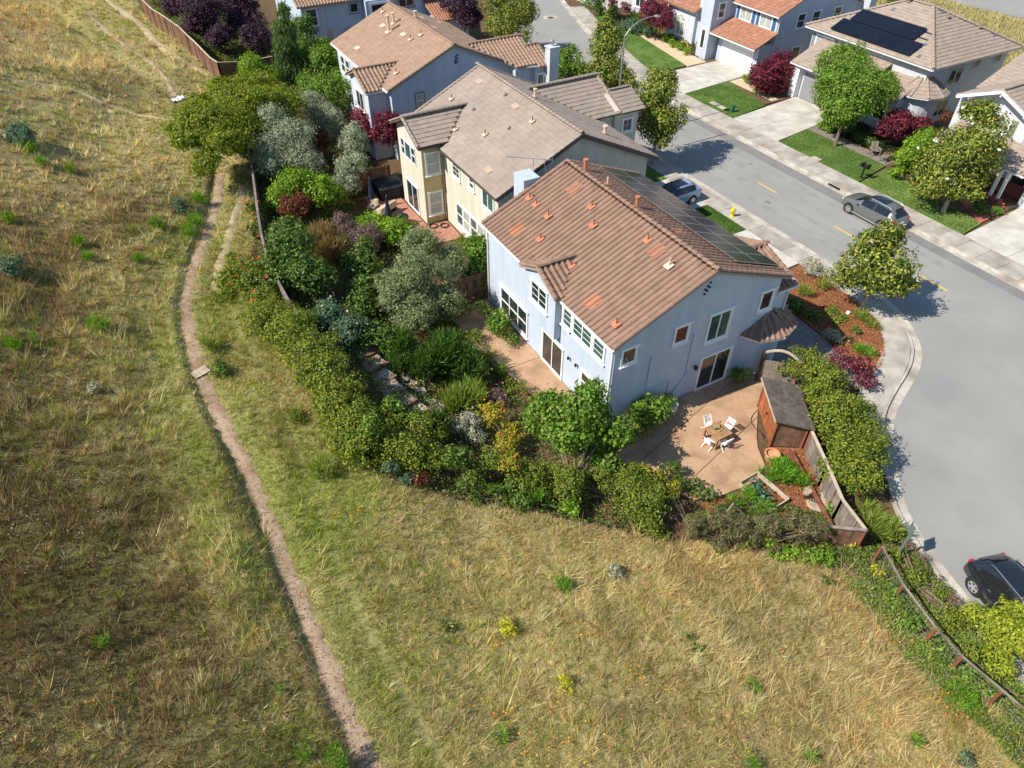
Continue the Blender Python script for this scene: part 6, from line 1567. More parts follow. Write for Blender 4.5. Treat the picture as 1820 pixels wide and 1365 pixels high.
# pebbles and dry bits on the main trail
S = np.array(smooth_line(TRAIL, 12)); i = RNG.integers(0, len(S) - 1, 2600); t = RNG.random((2600, 1)); q = S[i] * (1 - t) + S[i + 1] * t + RNG.normal(0, .2, (2600, 2)); n = len(q)
c = np.stack([q[:, 0], q[:, 1], terr(q[:, 0], q[:, 1]) + .04], 1); nn = unit(RNG.normal(size=(n, 3)) * .4 + np.array([0, 0, 1.])); tt = unit(np.cross(nn, RNG.normal(size=(n, 3))))
v, cc = leaf_arrays(c, tt, nn, RNG.uniform(.03, .1, n), RNG.uniform(.02, .05, n), pal_pick([(lin(196, 176, 150), 2), (lin(120, 98, 78), 3), (lin(150, 128, 104), 3), (lin(186, 170, 120), 2)], n, .25), .3)
tag(link('trail_pebbles', mesh_np('trail_pebbles', v, np.arange(len(v)).reshape(-1, 4), col=np.clip(cc, 0, 1)), 'blade'), 'pebbles and dry bits scattered on the main trail', 'pebbles', kind='stuff')
print('LEAVES', LEAVES, 'BLADES', NB)
# ---------------- undergrowth that fills the gardens and verges
def undergrowth(name, label, poly, n, pal, l, w, hmax, mat='leaf', spike=0.0, nf=1.3):
    P = np.array(poly); x = RNG.uniform(P[:, 0].min(), P[:, 0].max(), n); y = RNG.uniform(P[:, 1].min(), P[:, 1].max(), n)
    k = inside(poly, x, y); x, y = x[k], y[k]
    f = .5 + .5 * np.sin(x * nf + 1.7 * np.sin(y * nf * .8)) * np.sin(y * nf * 1.1 + 1.3 * np.sin(x * nf * .7))
    k = RNG.random(len(x)) < .35 + .65 * f; x, y, f = x[k], y[k], f[k]; n = len(x)
    g = terr(x, y); g = np.where(x > np.interp(y, TOE_Y, TOE_X), .0, g)
    z = g + hmax * f * RNG.beta(2, 1.3, n) + .02
    c = np.stack([x, y, z], 1); nrm = unit(RNG.normal(size=(n, 3)) * .6 + np.array([0, 0, 1.])); t = unit(np.cross(nrm, RNG.normal(size=(n, 3))))
    if spike: t = unit(RNG.normal(size=(n, 3)) * .5 + np.array([0, 0, spike])); nrm = unit(np.cross(t, RNG.normal(size=(n, 3))))
    hue = .5 + .5 * np.sin(x * .9 + y * .5); col = pal_pick(pal, n) * (.85 + .3 * hue[:, None])
    v, cc = leaf_arrays(c, t, nrm, l * RNG.uniform(.6, 1.3, n), w * RNG.uniform(.7, 1.3, n), col)
    tag(link(name, mesh_np(name, v, np.arange(len(v)).reshape(-1, 4), col=np.clip(cc, 0, 1)), mat), label, 'undergrowth', kind='stuff')
GPAL = [(lin(92, 118, 44), 4), (lin(62, 90, 34), 4), (lin(120, 132, 58), 2), (lin(116, 100, 66), 1.5), (lin(46, 66, 28), 2)]
undergrowth('undergrowth', 'mixed low greenery under the garden shrubs', FENCE_FOOT[:11] + [(15.5, 15.5), (14.2, 20), (13.7, 25), (13.2, 30), (13.0, 38), (12.6, 46), (16.5, 52), (16, 60), (9, 60)], 90000, GPAL, .16, .09, .55)
undergrowth('undergrowth', 'green tangle behind the brown upper fence', [(9.9, 62), (18.4, 58), (18.6, 80), (19.5, 112), (8, 112), (7.4, 99), (9.0, 84), (9.9, 75)], 42000, GPAL, .26, .16, .8)
VP = [FENCE_FOOT[-1], (21.9, 8.0), (23.9, 8.0), (23.6, 6.2), (23.0, 4.0), (22.0, 1.0), (20.8, -4), (19.0, -4), (19.4, .3), (19.2, 3.6), (19.6, 5.6), FENCE_FOOT[-2]]
undergrowth('verge_plants', 'mixed spurge, lavender and ivy between rail fence and kerb', VP, 60000, [(lin(132, 144, 70), 4), (lin(106, 130, 54), 4), (lin(140, 130, 118), 1.5), (lin(86, 110, 46), 3)], .17, .05, .5, 'blade', 1.0, 2.0)
undergrowth('bed_plants', 'low plants scattered in the bark garden by the fence', [(17.6, 11.3), (21.3, 8.9), (21.9, 9.9), (20.6, 11.6), (17.6, 13.0)], 9000, GPAL, .15, .07, .3)
undergrowth('far_bed_plants', 'mixed flowers and greenery in the far front beds', [(57.5, 61), (61, 60.5), (61.6, 75), (58.0, 78)], 6000, GPAL + [(lin(190, 90, 110), 1), (lin(200, 170, 80), 1)], .28, .2, .7)
undergrowth('front_bed_plants', 'dark low plants in the bed of the turret house', [(54.5, 33), (58.4, 32.5), (58.4, 40.5), (54.6, 41.2)], 6000, [(lin(40, 58, 26), 3), (lin(60, 78, 34), 2)], .24, .16, .5)
# bark chips thrown over the mulch beds
def chips(poly, n, z, lab):
    P = np.array(poly); P = P.mean(0) + (P - P.mean(0)) * .94; poly = [tuple(q) for q in P]; x = RNG.uniform(P[:, 0].min(), P[:, 0].max(), n); y = RNG.uniform(P[:, 1].min(), P[:, 1].max(), n); k = inside(poly, x, y); x, y = x[k], y[k]; n = len(x)
    nrm = unit(RNG.normal(size=(n, 3)) * .35 + np.array([0, 0, 1.])); t = unit(np.cross(nrm, RNG.normal(size=(n, 3))))
    v, cc = leaf_arrays(np.stack([x, y, z + RNG.uniform(.005, .03, n)], 1), t, nrm, RNG.uniform(.06, .16, n), RNG.uniform(.03, .06, n), pal_pick([(lin(156, 102, 68), 3), (lin(124, 78, 52), 3), (lin(176, 130, 94), 2), (lin(98, 62, 44), 2)], n, .25), 0)
    tag(link('bark_chips', mesh_np('bark_chips', v, np.arange(len(v)).reshape(-1, 4), col=cc), 'blade'), lab, 'bark', kind='stuff')
chips([(36.15, 25.4), (34.4, 25.3), (31.9, 22.9), (31.6, 18.6), (31.0, 16.6), (31.2, 15.3), (32.3, 15.55), (33.3, 16.1), (34.3, 16.9), (35.2, 17.9), (35.9, 19.2), (36.2, 21.0)], 14000, .12, 'loose bark chips covering the corner bed beneath the magnolia')
chips([(22.7, 14.3), (24.2, 13.4), (21.6, 8.6), (17.5, 11.2), (17.3, 13.3), (19.5, 12.8), (20.8, 12.7), (21.8, 13.4), (22.3, 14.4)], 12000, .03, 'loose bark chips covering the bed between shed and south fence')
# short turf on the lawns
def turf(poly, n, pal, lab):
    P = np.array(poly); x = RNG.uniform(P[:, 0].min(), P[:, 0].max(), n); y = RNG.uniform(P[:, 1].min(), P[:, 1].max(), n); k = inside(poly, x, y); x, y = x[k], y[k]; n = len(x)
    a = RNG.uniform(0, 6.28, n); sd = np.stack([np.cos(a), np.sin(a), 0 * a], 1) * .03; b = np.stack([x, y, 0 * x + .1], 1)
    V = np.stack([b - sd, b + sd, b + np.stack([RNG.normal(0, .04, n), RNG.normal(0, .04, n), RNG.uniform(.03, .08, n)], 1)], 1).reshape(-1, 3)
    f = np.sin(x * 2.1 + np.sin(y)) * np.sin(y * 1.7); col = pal_pick(pal, n, .2) * (1 + .15 * f[:, None])
    tag(link('turf', mesh_np('turf', V, np.arange(len(V)).reshape(-1, 3), col=np.repeat(col, 3, 0)), 'blade'), lab, 'grass', kind='stuff')
TP = [(lin(76, 102, 44), 4), (lin(94, 120, 56), 3), (lin(60, 86, 36), 3)]
for lab_, q in zip(('mown turf between the two far driveways', 'mown turf before the turret house', 'paler turf under the large magnolia', 'mown turf around the yellow hydrant', 'long mown turf at the top of the street'), ([(49.1, 46.3), (53.85, 47.0), (55.05, 53.5), (49.1, 52.9)], [(49.1, 31.85), (53.25, 32.75), (53.15, 41.0), (49.1, 40.3)], [(49.1, 22.7), (51.55, 23.1), (52.6, 32.1), (49.1, 31.6)], [(36.15, 30.7), (34.35, 30.7), (33.7, 34.7), (36.15, 34.6)], [(49.1, 59.4), (54.3, 59.4), (57.1, 76.2), (57.7, 78.9), (54.9, 79.1), (52.6, 71.5), (50.7, 64.5)])): turf(q, 9000, TP, lab_)
# ================================================================== fences, shed, furniture
M('wood_grey', lin(112, 102, 94), lin(140, 130, 120), 3, .9, .4, 25, .15, vary=.2)
M('wood_brown', lin(104, 78, 62), lin(134, 104, 84), 3, .9, .4, 25, .15, vary=.2)
M('wood_orange', lin(144, 86, 54), lin(168, 106, 68), 3, .75, .3, 25, .2, vary=.22)
M('wood_red', lin(112, 68, 54), lin(132, 84, 66), 3, .85, .3, 25, .15, vary=.12)
M('wood_pale', lin(176, 160, 140), lin(192, 178, 158), 3, .9, .3, 25, .15, vary=.1)
M('teak', lin(150, 112, 78), lin(172, 134, 98), 5, .7, .2, 30, .25, vary=.12)
M('shingle', lin(88, 82, 76), lin(106, 99, 92), 5, .95, .5, 40, .1, vary=.2)
M('white_plastic', lin(232, 232, 230), None, rough=.45)
M('hydrant_yellow', lin(228, 196, 28), None, rough=.45)
M('galv', lin(150, 154, 150), None, rough=.5, metal=.5)
M('sign_back', lin(128, 140, 132), None, rough=.5, metal=.3)
M('green_box', lin(40, 92, 74), None, rough=.5)
M('terracotta', lin(206, 150, 112), lin(190, 134, 98), 8, .85)
M('stone', lin(150, 134, 116), lin(178, 160, 140), 5, .9, .4, 25)
M('navy_cloth', lin(30, 40, 60), None, rough=.9)
M('cushion', lin(190, 172, 146), None, rough=.95)
M('rubber', lin(52, 46, 40), None, rough=.7)
M('tub', lin(34, 36, 38), None, rough=.7)

def gz(x, y):
    return float(terr(x, y)) if x < float(np.interp(y, TOE_Y, TOE_X)) else 0.0

def board_fence(label, pts, h, mat, post_mat=None, bw=.14, cap=None, post_step=2.4, flat=False):
    """fence of single boards on rails between posts; pts are world (x,y)"""
    root = thing('fence', label, 'fence', (pts[0][0], pts[0][1], gz(*pts[0])))
    me_cache = {}
    for a, b in zip(pts[:-1], pts[1:]):
        a, b = np.array(a, float), np.array(b, float); L = np.linalg.norm(b - a); d = (b - a) / L; ang = math.atan2(d[1], d[0])
        if 'b' not in me_cache:
            m = MB(); m.box(-bw / 2 + .004, bw / 2 - .004, -.012, .012, 0, h); me_cache['b'] = m.mesh('board')
        for k in range(int(L / bw)):
            p = a + d * (k + .5) * bw; o = link('board', me_cache['b'], mat, root)
            o.location = (p[0] - root.location.x, p[1] - root.location.y, gz(*p) - root.location.z + .04 + RNG.normal(0, .012)); o.rotation_euler = (RNG.normal(0, .008), RNG.normal(0, .006), ang)
        n = max(1, int(round(L / post_step)))
        for k in range(n + 1):
            p = a + d * L * k / n; g = gz(*p)
            m = wmb(root); m.box(p[0] - .06, p[0] + .06, p[1] - .06, p[1] + .06, g - .1, g + h + .08); m.build('post', post_mat or mat, root)
            if k < n:
                q = a + d * L * (k + 1) / n; nr = np.array([-d[1], d[0]]) * .035
                for z in (.35, h - .3):
                    m = wmb(root); m.bar((p[0] + nr[0], p[1] + nr[1], g + z), (q[0] + nr[0], q[1] + nr[1], gz(*q) + z), .05, .09); m.build('rail', post_mat or mat, root)
                if cap:
                    m = wmb(root); m.bar((p[0], p[1], g + h + .07), (q[0], q[1], gz(*q) + h + .07), .14, .04); m.build('cap_rail', cap, root)
    return root
F1 = [tuple(gp(u, v, 1.4)[:2]) for u, v in ((447, 290), (454, 345), (465, 420), (478, 470), (515, 540), (560, 600), (590, 645))]
board_fence('weathered grey fence beside the upper trail and hedge', F1, 1.45, 'wood_grey', None, cap='wood_grey')
board_fence('reddish brown board fence around the purple plum trees', [(6.4, 102), (7.6, 92), (8.5, 84), (9.5, 74.1), (14.9, 75.4)], 1.9, 'wood_brown', None, .2, cap='wood_pale')
board_fence('dark board fence with red posts facing the dry field', [(16.9, 11.2), (19.7, 9.35), (21.45, 8.05)], 1.5, 'wood_brown', 'wood_red', cap='wood_grey')
board_fence('grey board fence between shed corner and street hedge', [(23.9, 13.3), (22.9, 11.4), (21.95, 9.7), (21.55, 8.1)], 1.4, 'wood_grey', 'wood_red', cap='wood_pale')
board_fence('dark fence behind the neighbour hot tub', [(12.6, 49.1), (16.6, 49.2)], 1.8, 'wood_brown')
board_fence('short wood fence between the white and cream houses', [(13.1, 32.6), (16.2, 32.6)], 1.8, 'wood_brown')
# low red retaining board along the foot of the east fence
eb = thing('bed_border', 'rusty red timber edging along the east fence bed', 'edging', (23.3, 13.6, 0))
m = wmb(eb); m.bar((23.2, 13.5, .16), (21.4, 9.2, .16), .12, .3); m.build('board', 'wood_red', eb)

# rail and wire fence along the lower verge
rf = thing('rail_fence', 'rusty post and rail wire fence beside the dry field at lower right', 'fence', (20.6, 3, 0))
RP = [(21.75, 7.3), (21.0, 5.65), (20.5, 3.8), (20.35, 2.6), (20.45, 1.1), (20.6, -.6), (20.9, -2.2)]
for i, (x, y) in enumerate(RP):
    g = gz(x, y); m = wmb(rf); m.box(x - .055, x + .055, y - .055, y + .055, g - .1, g + 1.12); m.build('post', 'wood_red', rf)
    if i < len(RP) - 1:
        x2, y2 = RP[i + 1]; g2 = gz(x2, y2)
        m = wmb(rf); m.bar((x, y, g + 1.15), (x2, y2, g2 + 1.15), .07, .05); m.build('top_rail', 'wood_grey', rf)
        m = wmb(rf)
        for z in np.arange(.2, 1.05, .2): m.bar((x, y, g + z), (x2, y2, g2 + z), .006)
        L = math.hypot(x2 - x, y2 - y)
        for k in range(1, int(L / .3)):
            t = k * .3 / L; xx, yy = x + (x2 - x) * t, y + (y2 - y) * t; gg = g + (g2 - g) * t; m.bar((xx, yy, gg + .1), (xx, yy, gg + 1.1), .005)
        m.build('wire_mesh', 'galv', rf)

# ---------------- shed
sh = thing('garden_shed', 'lean-to garden shed with orange stained planks and dark shingle roof', 'shed', (24.1, 15.2, 0))
A, B, C2 = np.array([24.15, 16.75]), np.array([22.7, 14.4]), np.array([23.95, 13.55]); D2 = A + (C2 - B)
hf, hb_ = 1.8, 1.45
def wall_boards(p, q, h0, h1, mat, bw=.16):
    L = np.linalg.norm(q - p); d = (q - p) / L; n = int(L / bw); nr = np.array([-d[1], d[0]])
    for k in range(n):
        a, b = p + d * L * k / n, p + d * (L * (k + 1) / n - .008); ha, hb2 = h0 + (h1 - h0) * k / n, h0 + (h1 - h0) * (k + 1) / n
        m = wmb(sh); m.prism([(a[0], a[1], .05), (b[0], b[1], .05), (b[0], b[1], hb2), (a[0], a[1], ha)], (nr[0] * .025, nr[1] * .025, 0)); m.build('plank', mat, sh)
wall_boards(A, B, hf, hf, 'wood_orange'); wall_boards(B, C2, hf, hb_, 'wood_brown'); wall_boards(C2, D2, hb_, hb_, 'wood_brown'); wall_boards(D2, A, hb_, hf, 'wood_brown')
for p, h in ((A, hf), (B, hf), (C2, hb_), (D2, hb_)): m = wmb(sh); m.box(p[0] - .06, p[0] + .06, p[1] - .06, p[1] + .06, 0, h); m.build('corner_post', 'wood_red', sh)
al = (B - A) / np.linalg.norm(B - A); ac = (C2 - B) / np.linalg.norm(C2 - B); LA, LC = np.linalg.norm(B - A) + .4, np.linalg.norm(C2 - B) + .45
o_ = A - al * .2 - ac * .22; zt_ = lambda s_: hf + .12 - (hf - hb_) * (s_ - .2) / (LC - .4)
m = wmb(sh); q = [o_, o_ + al * LA, o_ + al * LA + ac * LC, o_ + ac * LC]
m.prism([(q[0][0], q[0][1], zt_(0) - .05), (q[1][0], q[1][1], zt_(0) - .05), (q[2][0], q[2][1], zt_(LC) - .05), (q[3][0], q[3][1], zt_(LC) - .05)], (0, 0, .05)); m.build('roof', 'wood_grey', sh)
nr_, nc_ = 7, 9
for i in range(nr_):
    for j in range(nc_ + (i % 2)):
        s0 = LC * i / nr_; s1 = min(LC, LC * (i + 1) / nr_ + .05); t0 = max(0, LA * (j - .5 * (i % 2)) / nc_) + .006; t1 = min(LA, LA * (j + 1 - .5 * (i % 2)) / nc_) - .006
        a, b, c, d = o_ + al * t0 + ac * s0, o_ + al * t1 + ac * s0, o_ + al * t1 + ac * s1, o_ + al * t0 + ac * s1
        dz = RNG.normal(0, .004); m = wmb(sh)
        m.prism([(a[0], a[1], zt_(s0) + .004 + dz), (b[0], b[1], zt_(s0) + .004 + dz), (c[0], c[1], zt_(s1) + .016 + dz), (d[0], d[1], zt_(s1) + .016 + dz)], (0, 0, .02)); m.build('shingle', 'shingle', sh)
m = wmb(sh); m.bar((*(o_ + al * 0), zt_(0) - .06), (*(o_ + al * LA), zt_(0) - .06), .03, .12); m.build('fascia', 'wood_pale', sh)
dm = (A + B) / 2; m = wmb(sh); m.box(dm[0] - .12, dm[0] - .06, dm[1] - .0, dm[1] + .05, .9, 1.05); m.build('door_latch', 'black_metal', sh)
hose = thing('garden_hose', 'thin dark hose lying along the patio edge by the shed', 'hose', (23.2, 15.9, .06))
hp = [at(u, v, .08) for u, v in ((1352, 722), (1338, 738), (1335, 748), (1342, 760), (1352, 768), (1358, 778))]
m = wmb(hose); m.tube([tuple(p) for p in smooth_line([p[:2] for p in hp], 5) and [(p[0], p[1], .075) for p in smooth_line([p[:2] for p in hp], 5)]], .018, 6); m.build('tube', 'rubber', hose)

# ---------------- gate with an arched top, beside the porch
gt = thing('garden_gate', 'weathered plank gate with pale curved arch by the porch', 'gate', (26.0, 17.5, 0))
g0, g1 = np.array([25.55, 18.35]), np.array([26.55, 16.75]); gd_ = (g1 - g0) / np.linalg.norm(g1 - g0); Lg = np.linalg.norm(g1 - g0)
for k in range(11):
    a, b = g0 + gd_ * Lg * k / 11, g0 + gd_ * (Lg * (k + 1) / 11 - .01); h = 1.35 + .35 * math.cos((k + .5 - 5.5) / 5.5 * 1.2)
    m = wmb(gt); m.prism([(a[0], a[1], .06), (b[0], b[1], .06), (b[0], b[1], h), (a[0], a[1], h)], (.015, .01, 0)); m.build('plank', 'wood_grey', gt)
m = wmb(gt); m.bar((*g0, .25), (*g1, 1.3), .03, .1); m.build('brace', 'wood_grey', gt)
for p in (g0, g1): m = wmb(gt); m.box(p[0] - .07, p[0] + .07, p[1] - .07, p[1] + .07, 0, 2.1); m.build('post', 'wood_brown', gt)
m = wmb(gt); prev = None
for t in np.linspace(0, 1, 9):
    p = g0 + gd_ * Lg * t; q = (p[0], p[1], 2.05 + .42 * math.sin(math.pi * t))
    if prev: m.bar(prev, q, .1, .1)
    prev = q
m.build('arch', 'wood_pale', gt)

# ---------------- patio table and folding chairs
tcs = [at(u, v, .76) for u, v in ((1251.9, 760.4), (1277.6, 747.9), (1302, 770.3), (1274.3, 783.5))]
tcen = sum(tcs) / 4; e1 = ((tcs[1] - tcs[0]) + (tcs[2] - tcs[3])) / 2; e2 = ((tcs[3] - tcs[0]) + (tcs[2] - tcs[1])) / 2
Lx, Ly = min(np.linalg.norm(e1), 1.45), min(np.linalg.norm(e2), 1.6); taz = math.atan2(e1[1], e1[0])
tb = thing('patio_table', 'square teak patio table with thick corner legs', 'table', (tcen[0], tcen[1], .05), taz)
for k in range(7):
    m = MB(); y0 = -Ly / 2 + Ly * k / 7; m.box(-Lx / 2, Lx / 2, y0, y0 + Ly / 7 - .008, .68, .72); m.build('plank', 'teak', tb)
for sx in (-1, 1):
    for sy in (-1, 1): MB().box(sx * Lx / 2 - (sx > 0) * .12, sx * Lx / 2 + (sx < 0) * .12, sy * Ly / 2 - (sy > 0) * .12, sy * Ly / 2 + (sy < 0) * .12, 0, .679).build('leg', 'teak', tb)
MB().box(-Lx / 2 + .13, Lx / 2 - .13, -.03, .03, .58, .677).build('apron', 'teak', tb)
def folding_chair(x, y, face, label):
    c = thing('folding_chair', label, 'chair', (x, y, .05), face, 'white chairs around the patio table'); c.scale = (.88, .88, .9)
    for k in range(4): m = MB(); m.box(-.2 + k * .1, -.11 + k * .1, -.21, .21, .43, .45); m.build('seat_slat', 'white_plastic', c)
    for k in range(3): m = MB(); m.bar((-.25 - .03 * k, -.21, .6 + .11 * k), (-.25 - .03 * k, .21, .6 + .11 * k), .02, .09); m.build('back_slat', 'white_plastic', c)
    for s_ in (-1, 1):
        MB().bar((.28, s_ * .22, 0), (-.33, s_ * .22, .9), .03, .04).build('leg', 'white_plastic', c); MB().bar((-.28, s_ * .24, 0), (.2, s_ * .24, .44), .03, .04).build('leg', 'white_plastic', c)
    MB().bar((.22, -.23, .08), (.22, .23, .08), .025).build('stretcher', 'white_plastic', c)
for (u, v, lab) in ((1258, 752, 'white folding chair tucked on the house side of the table'), (1296, 757, 'white folding chair on the shed side casting a slatted shadow'), (1259, 786, 'white folding chair at the corner nearest the hedge'), (1290, 787, 'white folding chair pulled out on the field side of the table')):
    p = at(u, v, .45); p = p + (tcen - p) * .1; folding_chair(p[0], p[1], math.atan2(tcen[1] - p[1], tcen[0] - p[0]), lab)
sp = thing('table_plant', 'small green succulent dish in the middle of the patio table', 'plant', (tcen[0], tcen[1], .772))
MB().lathe([(.08, 0), (.13, .06), (.11, .05)], 12).build('dish', 'terracotta', sp)
link('foliage', crown_mesh('foliage', [((0, 0, .12), (.2, .2, .12))], 'kale', 0.03, .6), 'leaf', sp)

# ---------------- garden bits
pt = at(1371, 812, .2); pot = thing('plant_pot', 'empty terracotta ring pot in the bark bed', 'pot', (pt[0], pt[1], .03))
MB().lathe([(.26, 0), (.34, .36), (.37, .38), (.37, .44), (.31, .44), (.3, .3), (.02, .28)], 18).build('body', 'terracotta', pot)
for i, (u, v) in enumerate(((1187, 715), (1196, 722))):
    p = at(u, v, .4); w_ = thing('planter', ('tall white planter against the blue gable', 'shorter white planter at the edge of the gable shade')[i], 'planter', (p[0], p[1], .05))
    MB().lathe([(.2, 0), (.27, .6 - .15 * i), (.24, .6 - .15 * i), (.2, .45 - .15 * i)], 14).build('body', 'white_plastic', w_)
    link('foliage', crown_mesh('foliage', [((0, 0, .75), (.28, .28, .25))], 'broad', .4, .8), 'leaf', w_)
kb = [at(u, v, .25) for u, v in ((1340, 855), (1356, 880))]
rb_ = thing('raised_bed', 'timber raised bed of blue green kale', 'garden bed', (kb[0][0], kb[0][1], .03))
d_ = at(1405, 900, .2) - at(1375, 874, .2); d_ /= np.linalg.norm(d_); n_ = np.array([-d_[1], d_[0], 0]); c_ = at(1356, 872, .2)
for s_ in (-.6, .6): m = wmb(rb_); a_, b_ = c_ + n_ * s_ - d_ * .9, c_ + n_ * s_ + d_ * 1.0; m.bar((a_[0], a_[1], .16), (b_[0], b_[1], .16), .05, .28); m.build('board', 'wood_pale', rb_)
for s_ in (-.9, 1.0): m = wmb(rb_); a_, b_ = c_ + d_ * s_ - n_ * .6, c_ + d_ * s_ + n_ * .6; m.bar((a_[0], a_[1], .155), (b_[0], b_[1], .155), .05, .26); m.build('board', 'wood_pale', rb_)
plant('kale', 'vegetable', 'blue green kale plants in the raised bed', 'kale', [(1345, 865, 16, .35, .7), (1357, 880, 14, .35, .7), (1362, 870, 10, .4, .7)])
def stone(label, u, v, rx, ry, rot, h, name='stepping_stone', mat='stone', z=0.03):
    p = at(u, v, z + h); o = thing(name, label, 'stone', (p[0], p[1], z), rot)
    n = 11; r = RNG.uniform(.82, 1.1, n); m = MB()
    lo = [(rx * r[k] * math.cos(6.283 * k / n), ry * r[k] * math.sin(6.283 * k / n), 0) for k in range(n)]; hi = [(x * .9, y * .9, h) for x, y, _ in lo]
    m.add(lo + hi, [tuple(range(n, 2 * n)), tuple(reversed(range(n)))] + [(k, (k + 1) % n, n + (k + 1) % n, n + k) for k in range(n)]); m.build('slab', mat, o, .02)
stone('flat tan stepping stone by the fence corner', 1455, 897, .42, .62, .6, .1)
stone('grey stone slab beside the tan stepping stone', 1470, 885, .3, .6, .5, .08)
stone('rounded boulder under the east fence', 1437, 870, .3, .22, .2, .25)
stone('small round white stone in the bark bed', 1508, 554, .14, .13, 0, .15, 'boulder', 'white_plastic', .12)
gr = at(1443, 881, .14); grt = thing('metal_grate', 'square black metal grate on the stepping stones', 'grate', (gr[0], gr[1], .14), .5)
m = MB()
for k in range(6): m.bar((-.3, -.3 + k * .12, 0), (.3, -.3 + k * .12, 0), .03); m.bar((-.3 + k * .12, -.3, .01), (-.3 + k * .12, .3, .01), .03)
m.build('bars', 'black_metal', grt)
tl = at(1300, 905, .5); tr_ = thing('garden_trellis', 'weathered timber a-frame at the end of the garden bed', 'trellis', (tl[0], tl[1], 0))
m = wmb(tr_); m.bar((tl[0] - .7, tl[1] - .1, .1), (tl[0], tl[1], .9), .08); m.build('leg', 'wood_grey', tr_)
m = wmb(tr_); m.bar((tl[0] + .6, tl[1] - .4, .1), (tl[0], tl[1], .9), .08); m.build('leg', 'wood_grey', tr_)
# garden steps climbing behind the house
st = thing('garden_steps', 'shaded stone garden steps between teal shrub and rosemary', 'steps', (8, 27, 1))
for i, (u, v) in enumerate(((648, 622), (662, 645), (676, 668), (692, 690), (712, 710), (735, 728), (756, 742))):
    p = gp(u, v, .15); m = wmb(st); d = np.array([.25, -.97]); n2 = np.array([.97, .25])
    q = [p[:2] + d * a + n2 * b for a, b in ((-.55, -.55), (.55, -.55), (.55, .6), (-.55, .6))]
    m.prism([(k[0], k[1], p[2] - .3) for k in q], (0, 0, .28)); m.build('tread', 'stone', st)
    m = wmb(st); m.bar((*(q[1]), p[2] + .0), (*(q[2]), p[2] + .0), .14, .14); m.build('nosing', 'wood_brown', st)
for i, (u, v) in enumerate(((770, 718), (782, 722), (776, 728), (720, 672), (735, 684), (748, 697))):
    p = gp(u, v, .1); o = thing('garden_rock', ('pale rock heap stone at the foot of the garden steps', 'pale rock beside the rush clump', 'low pale rock below the rock heap', 'rock edging the middle of the steps', 'rock edging the lower steps', 'rock edging the last step')[i], 'rock', (p[0], p[1], p[2] - .12), RNG.uniform(0, 3))
    m = MB(); m.lathe([(.05, 0), (.3, .05), (.32, .16), (.2, .28), (.03, .3)], 9); b = m.build('rock', 'stone', o)
    for vtx in b.data.vertices: vtx.co += Vector(RNG.normal(0, .035, 3))

# ---------------- neighbour patio
for i, (u, v) in enumerate(((660, 345), (690, 378))):
    p = at(u, v, 1.2); o = thing('patio_umbrella', ('closed navy umbrella beside the hot tub', 'closed navy umbrella over the round patio table')[i], 'umbrella', (p[0], p[1], .06))
    MB().lathe([(.3, 0), (.3, .08), (.05, .1)], 12).build('base', 'black_metal', o); MB().tube([(0, 0, .1), (0, 0, 2.5)], .025, 6).build('pole', 'alu', o)
    MB().lathe([(.2, .85), (.24, 1.0), (.14, 1.7), (.05, 2.4)], 10).build('canopy', 'navy_cloth', o)
p = at(694, 338, .45); o = thing('hot_tub', 'dark covered hot tub in the shaded patio corner', 'hot tub', (p[0], p[1] + .3, .06)); MB().box(-1.0, 1.0, -1.0, 1.0, 0, .8).build('shell', 'tub', o, .08); MB().box(-1.05, 1.05, -1.05, 1.05, .81, .92).build('cover', 'tub', o, .04)
p = at(683, 372, .4); so = thing('patio_sofa', 'beige cushioned patio sofa between the two umbrellas', 'sofa', (p[0], p[1], .06), .5)
MB().box(-.9, .9, -.4, .4, 0, .3).build('base', 'black_metal', so)
for k in (-1, 0, 1): MB().box(k * .58 - .28, k * .58 + .28, -.3, .38, .3, .46).build('seat_cushion', 'cushion', so, .03); MB().box(k * .58 - .28, k * .58 + .28, -.48, -.3, .34, .85).build('back_cushion', 'cushion', so, .03)
p = at(662, 368, .4); ac_ = thing('patio_chair', 'beige cushioned armchair by the hot tub umbrella', 'chair', (p[0], p[1], .06), 2.2); MB().box(-.4, .4, -.4, .4, 0, .3).build('base', 'black_metal', ac_); MB().box(-.3, .3, -.3, .35, .3, .46).build('seat_cushion', 'cushion', ac_, .03); MB().box(-.3, .3, -.46, -.3, .34, .85).build('back_cushion', 'cushion', ac_, .03)
p = at(708, 388, .7); rt = thing('round_table', 'round dark patio table on the neighbour patio', 'table', (p[0], p[1], .06)); MB().lathe([(.75, .68), (.75, .72), (.02, .72)], 24).build('top', 'tub', rt); MB().tube([(0, 0, 0), (0, 0, .68)], .05, 8).build('leg', 'black_metal', rt); MB().lathe([(.35, 0), (.35, .04), (.02, .05)], 16).build('base', 'black_metal', rt)
wl = thing('garden_wall', 'low stone wall edging the neighbour patio', 'wall', (14, 41.6, 0)); m = wmb(wl); m.bar((12.7, 41.7, .2), (15.6, 41.2, .2), .3, .5); m.build('course', 'stone', wl)
for i, (u, v) in enumerate(((770, 402), (790, 401))):
    p = at(u, v, .1); o = thing('coiled_hose', ('dark coiled hose left of the cream house corner', 'dark coiled hose by the downpipe of the cream house')[i], 'hose', (p[0], p[1], .08)); m = MB(); m.tube([(.3 * math.cos(t), .3 * math.sin(t), .02 * (t / 6.28) + .02) for t in np.linspace(0, 18.8, 54)], .03, 6); m.build('coil', 'rubber', o)

